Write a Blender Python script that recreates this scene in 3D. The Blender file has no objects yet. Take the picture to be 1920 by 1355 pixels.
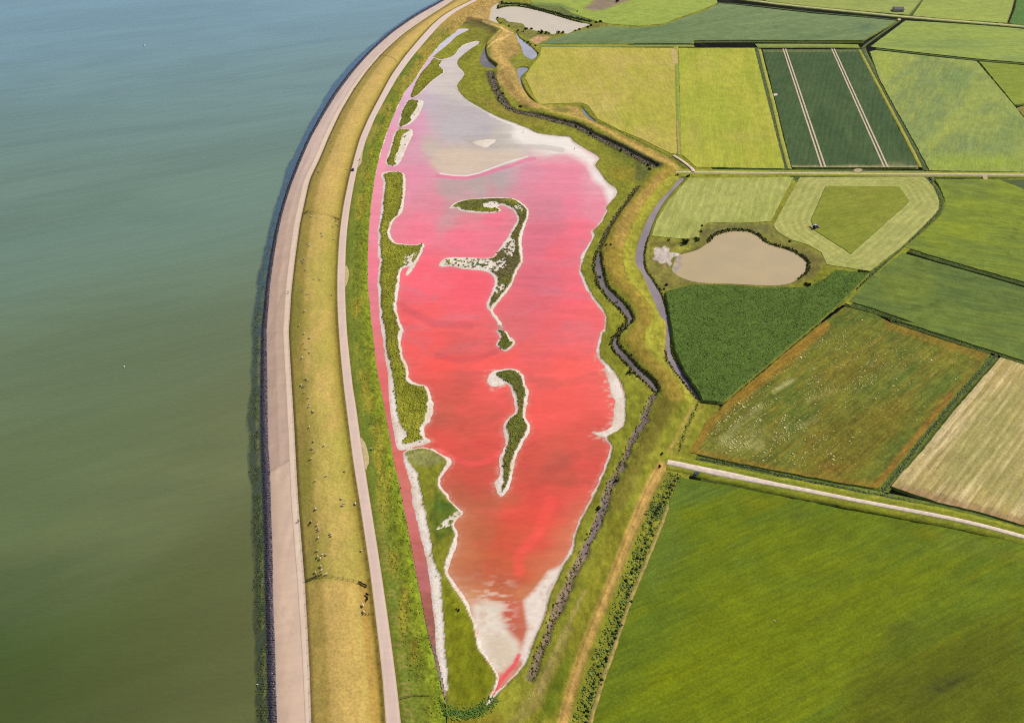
import bpy, math, random
import numpy as np
from mathutils import Vector, Matrix, geometry as mgeo

random.seed(7)
rng = np.random.default_rng(11)
SC = bpy.context.scene
COLL = SC.collection

# ------------------------------------------------------------------ camera, sky, sun, exposure
H, PITCH, FPX = 300.0, math.radians(36.0), 1700.0
cam_d = bpy.data.cameras.new('camera')
cam = bpy.data.objects.new('camera', cam_d)
COLL.objects.link(cam)
cam.location = (0, 0, H)
cam.rotation_euler = (math.pi / 2 - PITCH, 0, 0)
cam_d.sensor_fit = 'HORIZONTAL'
cam_d.sensor_width = 36.0
cam_d.lens = 36.0 * FPX / 1920.0
cam_d.clip_start = 1.0
cam_d.clip_end = 40000.0
SC.camera = cam

SUN_EL, SUN_AZ = math.radians(43), math.radians(55)      # azimuth clockwise from +Y
world = bpy.data.worlds.new('World')
SC.world = world
world.use_nodes = True
wn = world.node_tree
sky = wn.nodes.new('ShaderNodeTexSky')
sky.sky_type = 'NISHITA'
sky.sun_disc = False
sky.sun_elevation = SUN_EL
sky.sun_rotation = SUN_AZ
sky.air_density = 1.0
sky.dust_density = 1.6
bg = wn.nodes['Background']
bg.inputs['Strength'].default_value = 0.09
wn.links.new(sky.outputs[0], bg.inputs['Color'])

sun_d = bpy.data.lights.new('sun', 'SUN')
sun_d.energy = 4.2
sun_d.angle = math.radians(0.5)
sun_d.color = (1.0, 0.955, 0.87)
sun = bpy.data.objects.new('sun', sun_d)
COLL.objects.link(sun)
sd_ = Vector((math.sin(SUN_AZ) * math.cos(SUN_EL), math.cos(SUN_AZ) * math.cos(SUN_EL), math.sin(SUN_EL)))
sun.rotation_euler = sd_.to_track_quat('Z', 'Y').to_euler()
sun.location = (300, 300, 500)

SC.view_settings.view_transform = 'Standard'
SC.view_settings.look = 'None'
SC.view_settings.gamma = 1.0
SC.view_settings.exposure = 0.95
SC.view_settings.use_curve_mapping = False
SC.render.engine = 'CYCLES'
SC.cycles.max_bounces = 4
SC.cycles.diffuse_bounces = 2
SC.cycles.glossy_bounces = 2
SC.cycles.transparent_max_bounces = 6
SC.cycles.volume_bounces = 0
SC.cycles.use_denoising = False
SC.cycles.use_adaptive_sampling = False
SC.cycles.pixel_filter_type = 'BLACKMAN_HARRIS'
SC.cycles.filter_width = 1.05
KEXP = 2.35            # how many times brighter a sunlit surface shows than its base colour

# ------------------------------------------------------------------ helpers: pixels to the ground, noise
TR = {'C1': (440, 0, 3.84), 'C2': (820, 0, 3.84), 'C3': (1300, 0, 3.097), 'C4': (440, 300, 3.84), 'C5': (820, 300, 3.84),
      'C6': (1180, 300, 2.595), 'C7': (440, 620, 3.84), 'C8': (820, 620, 3.84), 'D1': (1180, 600, 2.595),
      'D2': (440, 940, 3.266), 'D3': (820, 940, 3.266), 'D4': (1220, 880, 2.743), 'G5': (900, 0, 7.385),
      'G6': (1200, 400, 8.47), 'G7': (1090, 440, 4.235), 'G8': (880, 120, 4.8), 'E8': (560, 940, 6.16), 'F': (0, 0, 1.0)}


def P(tag, *pts):
    ox, oy, s = TR[tag]
    a = np.array(pts, float).reshape(-1, 2)
    return np.stack([ox + a[:, 0] / s, oy + a[:, 1] / s], 1)


def J(*parts):
    return np.concatenate(parts, 0)


def to_world(p, z=0.0):
    """photo pixels -> points on the horizontal plane at height z"""
    p = np.asarray(p, float).reshape(-1, 2)
    z = np.broadcast_to(np.asarray(z, float), (len(p),))
    u = (p[:, 0] - 960.0) / FPX
    v = (677.5 - p[:, 1]) / FPX
    dy = math.cos(PITCH) + v * math.sin(PITCH)
    dz = -math.sin(PITCH) + v * math.cos(PITCH)
    t = (z - H) / dz
    return np.stack([u * t, dy * t, z], 1)


def to_px(xy, z=0.0):
    x, y = xy[:, 0], xy[:, 1]
    c, s = math.cos(PITCH), math.sin(PITCH)
    zz = z - H
    dep = y * c - zz * s
    up = y * s + zz * c
    return np.stack([960 + FPX * x / dep, 677.5 - FPX * up / dep], 1)


def lin(c):
    c = np.asarray(c, float) / 255.0
    return np.where(c <= 0.04045, c / 12.92, ((c + 0.055) / 1.055) ** 2.4)


def A(r, g, b):
    """base colour of a surface that shows as this 8-bit colour in full sun"""
    return lin((r, g, b)) / KEXP


def A4(c):
    a = A(*c)
    return (float(a[0]), float(a[1]), float(a[2]), 1.0)


def _hash(ix, iy, seed):
    h = (ix.astype(np.int64) * 374761393 + iy.astype(np.int64) * 668265263 + seed * 974634777) & 0xFFFFFFFF
    h = ((h ^ (h >> 13)) * 1274126177) & 0xFFFFFFFF
    h = h ^ (h >> 16)
    return (h & 0xFFFF) / 65535.0


def vnoise(x, y, seed=0):
    ix, iy = np.floor(x), np.floor(y)
    fx, fy = x - ix, y - iy
    fx = fx * fx * (3 - 2 * fx)
    fy = fy * fy * (3 - 2 * fy)
    a, b = _hash(ix, iy, seed), _hash(ix + 1, iy, seed)
    c, d = _hash(ix, iy + 1, seed), _hash(ix + 1, iy + 1, seed)
    return (a * (1 - fx) + b * fx) * (1 - fy) + (c * (1 - fx) + d * fx) * fy


def fbm(x, y, seed=0, octv=4, gain=0.5):
    s, amp, tot = 0.0, 1.0, 0.0
    for k in range(octv):
        s = s + amp * vnoise(x * 2 ** k + 17.3 * k, y * 2 ** k - 9.1 * k, seed + k)
        tot += amp
        amp *= gain
    return s / tot


def sstep(a, b, x):
    t = np.clip((x - a) / (b - a), 0, 1)
    return t * t * (3 - 2 * t)


def smooth(p, closed=True, n=6):
    """Catmull-Rom through the traced points"""
    p = np.asarray(p, float)
    N = len(p)
    out = []
    for i in range(N if closed else N - 1):
        if closed:
            a, b, c, d = p[(i - 1) % N], p[i], p[(i + 1) % N], p[(i + 2) % N]
        else:
            a, b, c, d = p[max(i - 1, 0)], p[i], p[i + 1], p[min(i + 2, N - 1)]
        for k in range(n):
            t = k / n
            out.append(0.5 * ((2 * b) + (c - a) * t + (2 * a - 5 * b + 4 * c - d) * t * t + (3 * b - a - 3 * c + d) * t ** 3))
    if not closed:
        out.append(p[-1])
    return np.array(out)


def resample(w, step, closed=True):
    w = np.asarray(w, float)
    q = np.concatenate([w, w[:1]], 0) if closed else w
    L = np.concatenate([[0], np.cumsum(np.linalg.norm(np.diff(q, axis=0), axis=1))])
    n = max(3, int(round(L[-1] / step)))
    t = np.linspace(0, L[-1], n + 1)
    if closed:
        t = t[:-1]
    return np.stack([np.interp(t, L, q[:, k]) for k in range(q.shape[1])], 1)


def resample_keep(w, step):
    """closed outline subdivided, corners kept"""
    out = []
    N = len(w)
    for i in range(N):
        a, b = w[i], w[(i + 1) % N]
        n = max(1, int(round(np.linalg.norm(b - a) / step)))
        for k in range(n):
            out.append(a + (b - a) * k / n)
    return np.array(out)


def inside(pts, poly):
    x, y = pts[:, 0], pts[:, 1]
    r = np.zeros(len(pts), bool)
    N = len(poly)
    for i in range(N):
        x0, y0 = poly[i]
        x1, y1 = poly[(i + 1) % N]
        if y0 == y1:
            continue
        m = ((y0 > y) != (y1 > y))
        if not m.any():
            continue
        r[m] ^= x[m] < (x1 - x0) * (y[m] - y0) / (y1 - y0) + x0
    return r


def seg_dist(pts, line, closed=False, reach=30.0):
    """distance of points to a polyline, capped at reach"""
    d = np.full(len(pts), reach)
    N = len(line)
    for i in range(N if closed else N - 1):
        a, b = line[i], line[(i + 1) % N]
        lo, hi = np.minimum(a, b) - reach, np.maximum(a, b) + reach
        m = np.nonzero((pts[:, 0] > lo[0]) & (pts[:, 0] < hi[0]) & (pts[:, 1] > lo[1]) & (pts[:, 1] < hi[1]))[0]
        if len(m) == 0:
            continue
        q = pts[m]
        ab = b - a
        L = float(ab @ ab) + 1e-12
        t = np.clip(((q - a) @ ab) / L, 0, 1)
        dd = np.hypot(q[:, 0] - a[0] - t * ab[0], q[:, 1] - a[1] - t * ab[1])
        d[m] = np.minimum(d[m], dd)
    return d


def sdist(pts, poly, reach=30.0):
    """signed distance, positive inside"""
    d = seg_dist(pts, poly, True, reach)
    return np.where(inside(pts, poly), d, -d)


# ------------------------------------------------------------------ helpers: objects and materials
def tag(o, label=None, cat=None, group=None, kind=None):
    if label:
        o['label'] = label
    if cat:
        o['category'] = cat
    if group:
        o['group'] = group
    if kind:
        o['kind'] = kind
    return o


def new_obj(name, data, parent=None, loc=None):
    o = bpy.data.objects.new(name, data)
    COLL.objects.link(o)
    if parent is not None:
        o.parent = parent
    if loc is not None:
        o.location = loc
    return o


def mesh_data(name, verts, faces, mat=None, col=None, smooth_=False, attrs=None, midx=None):
    """faces: int array (n,3) or (n,4), or a list of such arrays / a list of tuples"""
    me = bpy.data.meshes.new(name)
    verts = np.asarray(verts, np.float32)
    if isinstance(faces, np.ndarray):
        n, k = faces.shape
        me.vertices.add(len(verts))
        me.vertices.foreach_set('co', verts.ravel())
        me.loops.add(n * k)
        me.loops.foreach_set('vertex_index', faces.astype(np.int32).ravel())
        me.polygons.add(n)
        me.polygons.foreach_set('loop_start', np.arange(0, n * k, k, dtype=np.int32))
        try:
            me.polygons.foreach_set('loop_total', np.full(n, k, dtype=np.int32))
        except Exception:
            pass
        me.update(calc_edges=True)
    else:
        me.from_pydata([tuple(map(float, v)) for v in verts], [], [tuple(int(i) for i in f) for f in faces])
        me.update()
    if col is not None:
        at = me.color_attributes.new('Col', 'FLOAT_COLOR', 'POINT')
        c = np.ones((len(verts), 4), np.float32)
        c[:, :col.shape[1]] = col
        at.data.foreach_set('color', c.ravel())
    for k, v in (attrs or {}).items():
        at = me.attributes.new(k, 'FLOAT', 'POINT')
        at.data.foreach_set('value', np.asarray(v, np.float32))
    for m in (mat if isinstance(mat, (list, tuple)) else [mat]):
        if m is not None:
            me.materials.append(m)
    if midx is not None:
        me.polygons.foreach_set('material_index', np.asarray(midx, np.int32))
    if smooth_:
        me.polygons.foreach_set('use_smooth', np.ones(len(me.polygons), bool))
    return me


def M_(name):
    m = bpy.data.materials.new(name)
    m.use_nodes = True
    nt = m.node_tree
    return m, nt, nt.nodes['Principled BSDF']


def nd(nt, typ, **kw):
    n = nt.nodes.new(typ)
    for k, v in kw.items():
        if k.startswith('i_'):
            key = k[2:]
            key = int(key) if key.isdigit() else key.replace('_', ' ')
            n.inputs[key].default_value = v
        else:
            setattr(n, k, v)
    return n


def mixc(nt, a, b, fac, blend='MIX'):
    n = nt.nodes.new('ShaderNodeMix')
    n.data_type = 'RGBA'
    n.blend_type = blend
    for sock, v in ((n.inputs[6], a), (n.inputs[7], b), (n.inputs[0], fac)):
        if hasattr(v, 'is_output'):
            nt.links.new(v, sock)
        else:
            sock.default_value = v
    return n.outputs[2]


def math_(nt, op, a, b=None, c=None, clamp=False):
    n = nt.nodes.new('ShaderNodeMath')
    n.operation = op
    n.use_clamp = clamp
    for i, v in enumerate((a, b, c)):
        if v is None:
            continue
        if hasattr(v, 'is_output'):
            nt.links.new(v, n.inputs[i])
        else:
            n.inputs[i].default_value = v
    return n.outputs[0]


def ramp(nt, v, lo, hi, t0=0.0, t1=1.0):
    n = nd(nt, 'ShaderNodeMapRange', interpolation_type='SMOOTHSTEP')
    n.inputs[1].default_value = lo
    n.inputs[2].default_value = hi
    n.inputs[3].default_value = t0
    n.inputs[4].default_value = t1
    nt.links.new(v, n.inputs[0])
    return n.outputs[0]


def mapped(nt, ang=0.0, scale=(1, 1, 1)):
    g = nt.nodes.new('ShaderNodeNewGeometry')
    r = nd(nt, 'ShaderNodeVectorRotate', rotation_type='Z_AXIS')
    r.inputs['Angle'].default_value = -ang
    nt.links.new(g.outputs['Position'], r.inputs['Vector'])
    m = nd(nt, 'ShaderNodeVectorMath', operation='MULTIPLY')
    nt.links.new(r.outputs[0], m.inputs[0])
    m.inputs[1].default_value = scale
    return m.outputs[0]


def noise(nt, vec, scale, detail=4, rough=0.55, dist=0.0):
    n = nd(nt, 'ShaderNodeTexNoise')
    n.inputs['Scale'].default_value = scale
    n.inputs['Detail'].default_value = detail
    n.inputs['Roughness'].default_value = rough
    n.inputs['Distortion'].default_value = dist
    nt.links.new(vec, n.inputs['Vector'])
    return n.outputs['Fac']


def bump(nt, bs, h, strength, dist):
    b = nd(nt, 'ShaderNodeBump')
    b.inputs['Strength'].default_value = strength
    b.inputs['Distance'].default_value = dist
    nt.links.new(h, b.inputs['Height'])
    nt.links.new(b.outputs[0], bs.inputs['Normal'])


def flat_mat(name, c, rough=0.7, spec=0.2, var=0.15, scale=1.0, bumpd=0.0, metal=0.0):
    m, nt, bs = M_(name)
    v = mapped(nt)
    f = noise(nt, v, scale, 4)
    base = A4(c)
    dark = tuple(x * (1 - var) for x in base[:3]) + (1,)
    lite = tuple(min(1, x * (1 + var)) for x in base[:3]) + (1,)
    nt.links.new(mixc(nt, dark, lite, ramp(nt, f, 0.3, 0.7)), bs.inputs['Base Color'])
    bs.inputs['Roughness'].default_value = rough
    bs.inputs['Specular IOR Level'].default_value = spec
    bs.inputs['Metallic'].default_value = metal
    if bumpd:
        bump(nt, bs, f, 1.0, bumpd)
    return m


def attr_mat(name, fine=0.25, scale=0.9, bumpd=0.15, rough=0.95, spec=0.05, stretch=(1, 1, 1), ang=0.0):
    """base colour from the mesh's own colours, broken up by fine noise and relief"""
    m, nt, bs = M_(name)
    a = nd(nt, 'ShaderNodeAttribute', attribute_name='Col')
    v = mapped(nt, ang, stretch)
    f = noise(nt, v, scale, 5, 0.65)
    k = ramp(nt, f, 0.25, 0.75, 1 - fine, 1 + fine)
    cm = nd(nt, 'ShaderNodeCombineXYZ')
    for i in range(3):
        nt.links.new(k, cm.inputs[i])
    nt.links.new(mixc(nt, a.outputs['Color'], cm.outputs[0], 1.0, 'MULTIPLY'), bs.inputs['Base Color'])
    bs.inputs['Roughness'].default_value = rough
    bs.inputs['Specular IOR Level'].default_value = spec
    if bumpd:
        bump(nt, bs, f, 1.0, bumpd)
    return m


def field_mat(name, c1, c2, c3, ang=90, mott=(0.018, 0.35, 0.65), streak=(0.02, 0.35, 0.5), row=None, fine=0.16, bumpd=0.12, seed=0.0,
              rowattr=None, fscale=0.8, grain=0.13):
    """crop or meadow: two mottled greens, streaks along the direction of work, fine grain, optional rows, painted patches"""
    m, nt, bs = M_(name)
    a = math.radians(ang)
    v = mapped(nt, a, (1, 1, 1))
    off = nd(nt, 'ShaderNodeVectorMath', operation='ADD')
    off.inputs[1].default_value = (seed * 13.7, seed * 7.9, seed)
    nt.links.new(v, off.inputs[0])
    v = off.outputs[0]
    vs = nd(nt, 'ShaderNodeVectorMath', operation='MULTIPLY')
    vs.inputs[1].default_value = (0.45, 1, 1)
    nt.links.new(v, vs.inputs[0])
    n1 = noise(nt, vs.outputs[0], mott[0], 6, 0.62, 0.6)
    vt = nd(nt, 'ShaderNodeVectorMath', operation='MULTIPLY')
    vt.inputs[1].default_value = (streak[0], streak[1], 1)
    nt.links.new(v, vt.inputs[0])
    n2 = noise(nt, vt.outputs[0], 1.0, 5, 0.6, 0.3)
    n3 = noise(nt, v, fscale, 4, 0.7)
    col = mixc(nt, A4(c1), A4(c2), ramp(nt, n1, mott[1], mott[2]))
    col = mixc(nt, col, A4(c3), math_(nt, 'MULTIPLY', ramp(nt, n2, 0.42, 0.7), streak[2]))
    at = nd(nt, 'ShaderNodeAttribute', attribute_name='Col')
    brk = ramp(nt, n1, 0.3, 0.7, -0.25, 0.25)
    pa = math_(nt, 'MULTIPLY', at.outputs['Alpha'], math_(nt, 'ADD', 1.0, math_(nt, 'MULTIPLY', brk, math_(nt, 'SUBTRACT', 1.3, at.outputs['Alpha']))), clamp=True)
    col = mixc(nt, col, at.outputs['Color'], pa)
    if row:
        per, amt = row
        if rowattr:
            ra = nd(nt, 'ShaderNodeAttribute', attribute_name=rowattr)
            y = ra.outputs['Fac']
        else:
            sp = nd(nt, 'ShaderNodeSeparateXYZ')
            nt.links.new(v, sp.inputs[0])
            y = sp.outputs[1]
        y = math_(nt, 'ADD', y, math_(nt, 'MULTIPLY', math_(nt, 'SUBTRACT', n1, 0.5), per * 1.2))
        s = math_(nt, 'SINE', math_(nt, 'MULTIPLY', y, 2 * math.pi / per))
        s = math_(nt, 'MULTIPLY', s, ramp(nt, n2, 0.25, 0.75, 0.2, 1.0))
        k = math_(nt, 'ADD', 1.0, math_(nt, 'MULTIPLY', s, amt))
        cm = nd(nt, 'ShaderNodeCombineXYZ')
        for i in range(3):
            nt.links.new(k, cm.inputs[i])
        col = mixc(nt, col, cm.outputs[0], 1.0, 'MULTIPLY')
    vf = nd(nt, 'ShaderNodeVectorMath', operation='MULTIPLY')
    vf.inputs[1].default_value = (0.09, 0.75, 1)
    nt.links.new(v, vf.inputs[0])
    n4 = noise(nt, vf.outputs[0], 1.0, 4, 0.65, 0.4)
    n5 = noise(nt, v, 0.11, 5, 0.68, 0.5)
    k = ramp(nt, n3, 0.25, 0.75, 1 - fine, 1 + fine)
    k = math_(nt, 'MULTIPLY', k, ramp(nt, n4, 0.3, 0.7, 1 - grain, 1 + grain))
    k = math_(nt, 'MULTIPLY', k, ramp(nt, n5, 0.3, 0.7, 1 - 0.8 * grain, 1 + 0.8 * grain))
    cm = nd(nt, 'ShaderNodeCombineXYZ')
    for i in range(3):
        nt.links.new(k, cm.inputs[i])
    col = mixc(nt, col, cm.outputs[0], 1.0, 'MULTIPLY')
    nt.links.new(col, bs.inputs['Base Color'])
    bs.inputs['Roughness'].default_value = 0.95
    bs.inputs['Specular IOR Level'].default_value = 0.04
    h = math_(nt, 'ADD', n3, math_(nt, 'MULTIPLY', n2, 0.7))
    bump(nt, bs, h, 1.0, bumpd)
    return m


def water_mat(name, c, rough=0.12, wave=0.05, scale=0.6, c2=None):
    m, nt, bs = M_(name)
    v = mapped(nt, math.radians(20), (0.6, 1.4, 1))
    f = noise(nt, v, scale, 4, 0.6)
    g = noise(nt, mapped(nt), 0.05, 4, 0.55)
    c2 = c2 or tuple(x * 0.9 for x in c)
    nt.links.new(mixc(nt, A4(c), A4(c2), ramp(nt, g, 0.35, 0.65)), bs.inputs['Base Color'])
    bs.inputs['Roughness'].default_value = rough
    bs.inputs['IOR'].default_value = 1.33
    bs.inputs['Specular IOR Level'].default_value = 0.3
    bump(nt, bs, f, 1.0, wave * 0.25)
    return m


def paint(px, layers, base=None):
    """layers: ('poly', pts, rgb, weight, feather px) or ('blob', (cx,cy,rx,ry,deg), rgb, weight) or ('line', pts, rgb, weight, half width px).
    returns rgb (linear base colour) and weight"""
    n = len(px)
    if base is None:
        col, al = np.zeros((n, 3)), np.zeros(n)
    else:
        col, al = base.copy(), np.ones(n)
    for L in layers:
        kind, geom, rgb, wt = L[:4]
        if kind == 'poly':
            f = L[4] if len(L) > 4 else 4.0
            lo, hi = geom.min(0) - f - 2, geom.max(0) + f + 2
            m = np.nonzero((px[:, 0] > lo[0]) & (px[:, 0] < hi[0]) & (px[:, 1] > lo[1]) & (px[:, 1] < hi[1]))[0]
            if len(m) == 0:
                continue
            w = sstep(-f, f, sdist(px[m], geom, f + 2)) * wt
        elif kind == 'line':
            f = L[4]
            m = np.nonzero(seg_dist(px, geom, False, f + 3) < f + 2)[0]
            if len(m) == 0:
                continue
            w = (1 - sstep(f * 0.5, f * 1.15, seg_dist(px[m], geom, False, f + 3))) * wt
        else:
            cx, cy, rx, ry, dg = geom
            c, s = math.cos(math.radians(dg)), math.sin(math.radians(dg))
            dx, dy = px[:, 0] - cx, px[:, 1] - cy
            q = ((dx * c + dy * s) / rx) ** 2 + ((-dx * s + dy * c) / ry) ** 2
            m = np.nonzero(q < 4)[0]
            w = np.exp(-1.5 * q[m]) * wt
        c3 = A(*rgb)
        na = al[m] + w - al[m] * w
        k = np.where(na > 1e-6, w / np.maximum(na, 1e-6), 0)[:, None]
        col[m] = col[m] * (1 - k) + c3 * k
        al[m] = na
    return col, al


def tufts(pts, sx, sz, cols, jit=0.35):
    """many little bushy clumps as one mesh: jittered eight-sided lumps"""
    n = len(pts)
    base = np.array([(1, 0, 0.25), (0, 1, 0.25), (-1, 0, 0.25), (0, -1, 0.25), (0, 0, 1), (0, 0, -0.15)], float)
    v = np.tile(base, (n, 1, 1)) * (1 + jit * rng.uniform(-1, 1, (n, 6, 3)))
    a = rng.uniform(0, 6.28, n)
    c, s = np.cos(a)[:, None], np.sin(a)[:, None]
    x, y = v[..., 0] * c - v[..., 1] * s, v[..., 0] * s + v[..., 1] * c
    sx = np.broadcast_to(sx, (n,))[:, None]
    sz = np.broadcast_to(sz, (n,))[:, None]
    V = np.stack([x * sx + pts[:, 0:1], y * sx + pts[:, 1:2], v[..., 2] * sz + pts[:, 2:3]], -1).reshape(-1, 3)
    f = np.array([(0, 1, 4), (1, 2, 4), (2, 3, 4), (3, 0, 4), (1, 0, 5), (2, 1, 5), (3, 2, 5), (0, 3, 5)])
    F = (np.arange(n)[:, None, None] * 6 + f[None]).reshape(-1, 3)
    C = np.clip(np.repeat(cols, 6, axis=0) * 1.35, 0, 0.6)
    return V, F, C


veg_mat = attr_mat('plant_leaves', fine=0.35, scale=3.0, bumpd=0.05)
bank_mat = field_mat('ditch_bank', (134, 142, 56), (112, 126, 52), (156, 150, 68), mott=(0.15, 0.35, 0.65), streak=(0.3, 0.5, 0.4), fine=0.3)


def field(name, outline, z, mat, label=None, layers=(), step=3.0, jit=0.35, rounded=0, skirt=True, rowline=None, dz=0.0, kind='structure', deep=1.15):
    """a field: gridded top at height z on a bank that slopes down to the ditches round it"""
    if rounded:
        outline = smooth(outline, True, rounded)
    w = to_world(outline, z)[:, :2]
    w = resample_keep(w, 3.0)
    w = w + rng.normal(0, jit, w.shape) * 0.5
    ar = 0.5 * np.sum(w[:, 0] * np.roll(w[:, 1], -1) - np.roll(w[:, 0], -1) * w[:, 1])
    if ar < 0:
        w = w[::-1]
    lo, hi = w.min(0), w.max(0)
    gx, gy = np.meshgrid(np.arange(lo[0], hi[0], step), np.arange(lo[1], hi[1], step))
    g = np.stack([gx.ravel(), gy.ravel()], 1) + rng.uniform(-0.3, 0.3, (gx.size, 2)) * step * 0.6
    g = g[inside(g, w)]
    g = g[seg_dist(g, w, True, step) > step * 0.45]
    n = len(w)
    allp = np.concatenate([w, g], 0)
    res = mgeo.delaunay_2d_cdt([Vector(p) for p in allp], [(i, (i + 1) % n) for i in range(n)], [], 1, 1e-5)
    V = np.array([tuple(v) for v in res[0]])
    F = [tuple(f) for f in res[2] if len(f) == 3]
    zz = np.full(len(V), z)
    if dz:
        zz = zz + dz * rng.uniform(-1, 1, len(V))
    V3 = np.concatenate([V, zz[:, None]], 1)
    px = to_px(V, z)
    col, al = paint(px, layers)
    C = np.concatenate([col, al[:, None]], 1)
    mi = [0] * len(F)
    nv = len(V3)
    if skirt:
        t = np.roll(w, -1, 0) - np.roll(w, 1, 0)
        t = t / (np.linalg.norm(t, axis=1, keepdims=True) + 1e-9)
        out = np.stack([t[:, 1], -t[:, 0]], 1)
        lowr = np.concatenate([w + out * 0.9, np.full((n, 1), z - deep)], 1)
        topr = np.concatenate([w, np.full((n, 1), z - 0.002)], 1)
        V3 = np.concatenate([V3, topr, lowr], 0)
        C = np.concatenate([C, np.zeros((2 * n, 4))], 0)
        for i in range(n):
            j = (i + 1) % n
            F.append((nv + i, nv + n + i, nv + n + j))
            F.append((nv + i, nv + n + j, nv + j))
            mi += [1, 1]
    attrs = {}
    if rowline is not None:
        rw = to_world(rowline, z)[:, :2]
        attrs['rowd'] = np.concatenate([seg_dist(V3[:, :2], rw, True, 120.0)])
    me = mesh_data(name, V3, np.array(F), [mat, bank_mat], C, False, attrs, mi)
    o = new_obj(name, me)
    tag(o, label, kind=kind)
    return o


def ribbon(name, line, width, z, mat, n=6, smooth_n=5, skirt=0.3, label=None, kind='structure', world_line=False, step=2.0, wob=0.0, taper=None):
    """a strip of given width in metres along a traced line"""
    if not world_line:
        line = smooth(line, False, smooth_n) if smooth_n else line
        w = to_world(line, z)[:, :2]
    else:
        w = line
    w = resample(w, step, False)
    t = np.gradient(w, axis=0)
    t /= np.linalg.norm(t, axis=1, keepdims=True) + 1e-9
    nrm = np.stack([-t[:, 1], t[:, 0]], 1)
    N = len(w)
    width = np.interp(np.linspace(0, 1, N), np.linspace(0, 1, len(width)), width) if np.ndim(width) else np.full(N, width)
    u = np.linspace(-0.5, 0.5, n)
    rows = []
    for k in range(n):
        e = w + nrm * (u[k] * width)[:, None]
        if wob and k in (0, n - 1):
            e = e + nrm * (wob * (fbm(w[:, 0] * 0.3, w[:, 1] * 0.3, 5 + k) - 0.5))[:, None]
        rows.append(np.concatenate([e, np.full((N, 1), z)], 1))
    if skirt:
        for k, s in ((0, -1), (n - 1, 1)):
            e = rows[k].copy()
            e[:, :2] += nrm * s * skirt
            e[:, 2] -= skirt * 1.5
            rows.insert(0 if s < 0 else len(rows), e)
    V = np.stack(rows, 1)
    m = V.shape[1]
    idx = np.arange(N * m).reshape(N, m)
    F = np.stack([idx[:-1, :-1], idx[1:, :-1], idx[1:, 1:], idx[:-1, 1:]], -1).reshape(-1, 4)[:, ::-1]
    me = mesh_data(name, V.reshape(-1, 3), F, mat, np.zeros((N * m, 4)))
    o = new_obj(name, me)
    tag(o, label, kind=kind)
    return o


def flat_poly(name, outline, z, mat, rounded=4, label=None, kind='structure', jit=0.0):
    if rounded:
        outline = smooth(outline, True, rounded)
    w = to_world(outline, z)
    if jit:
        w = resample(w, 1.5)
        w[:, :2] += rng.normal(0, jit, (len(w), 2))
    x, y = w[:, 0], w[:, 1]
    if np.sum(x * np.roll(y, -1) - np.roll(x, -1) * y) < 0:
        w = w[::-1]
    me = mesh_data(name, w, [tuple(range(len(w)))], mat)
    o = new_obj(name, me)
    tag(o, label, kind=kind)
    return o


def along(line, spacing, spread, z, smooth_n=5, two=None):
    """random points along a traced line (px), spread in metres either side"""
    l = smooth(line, False, smooth_n) if smooth_n else line
    w = resample(to_world(l, z)[:, :2], spacing, False)
    t = np.gradient(w, axis=0)
    t /= np.linalg.norm(t, axis=1, keepdims=True) + 1e-9
    nrm = np.stack([-t[:, 1], t[:, 0]], 1)
    w = w + nrm * rng.uniform(-1, 1, (len(w), 1)) * spread + rng.normal(0, spacing * 0.5, w.shape)
    return np.concatenate([w, np.full((len(w), 1), z)], 1)


def in_poly(poly, n, z):
    w = to_world(poly, z)[:, :2]
    lo, hi = w.min(0), w.max(0)
    out = np.zeros((0, 2))
    while len(out) < n:
        q = rng.uniform(lo, hi, (n * 3, 2))
        out = np.concatenate([out, q[inside(q, w)]], 0)
    out = out[:n]
    return np.concatenate([out, np.full((n, 1), z)], 1)


def var_cols(n, *choices, amt=0.25):
    cs = np.array([A(*c) for c in choices])
    k = rng.integers(0, len(cs), n)
    return cs[k] * (1 + amt * rng.uniform(-1, 1, (n, 1)))


def stuff(name, label, V, F, C, mat=None):
    o = new_obj(name, mesh_data(name, V, F, mat or veg_mat, C))
    tag(o, label, kind='stuff')
    return o


# ------------------------------------------------------------------ the dike: traced lines, x as a function of y in the photo
L0 = J(P('C1', (1490, 0), (1280, 110), (1100, 240), (950, 380), (820, 520), (700, 680), (600, 850), (510, 1020), (440, 1180)),
       P('C4', (375, 200), (320, 380), (280, 540), (245, 720), (220, 900), (200, 1100)), P('C7', (185, 0), (180, 300), (176, 600), (183, 900)),
       P('D2', (165, 0), (175, 300), (180, 600), (190, 900), (195, 1200), (200, 1355)))
L1 = J(P('C1', (1520, 0), (1310, 115), (1130, 240), (985, 370), (860, 510), (740, 670), (640, 830), (545, 1000), (480, 1150)),
       P('C4', (400, 200), (345, 380), (310, 540), (280, 720), (255, 900), (240, 1100)), P('C7', (230, 0), (235, 300), (238, 600), (243, 850), (255, 1000)),
       P('D2', (222, 0), (232, 300), (236, 600), (248, 900), (255, 1200), (260, 1355)))
L2 = J(P('C1', (1565, 0), (1360, 130), (1200, 235), (1050, 370), (930, 510), (830, 650), (730, 820), (650, 990), (570, 1180)),
       P('C4', (480, 200), (435, 380), (405, 540), (385, 720), (372, 900), (365, 1100)), P('C7', (360, 0), (365, 300), (378, 600), (390, 900)),
       P('D2', (345, 0), (355, 200), (385, 600), (410, 1000), (430, 1355)))
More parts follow.
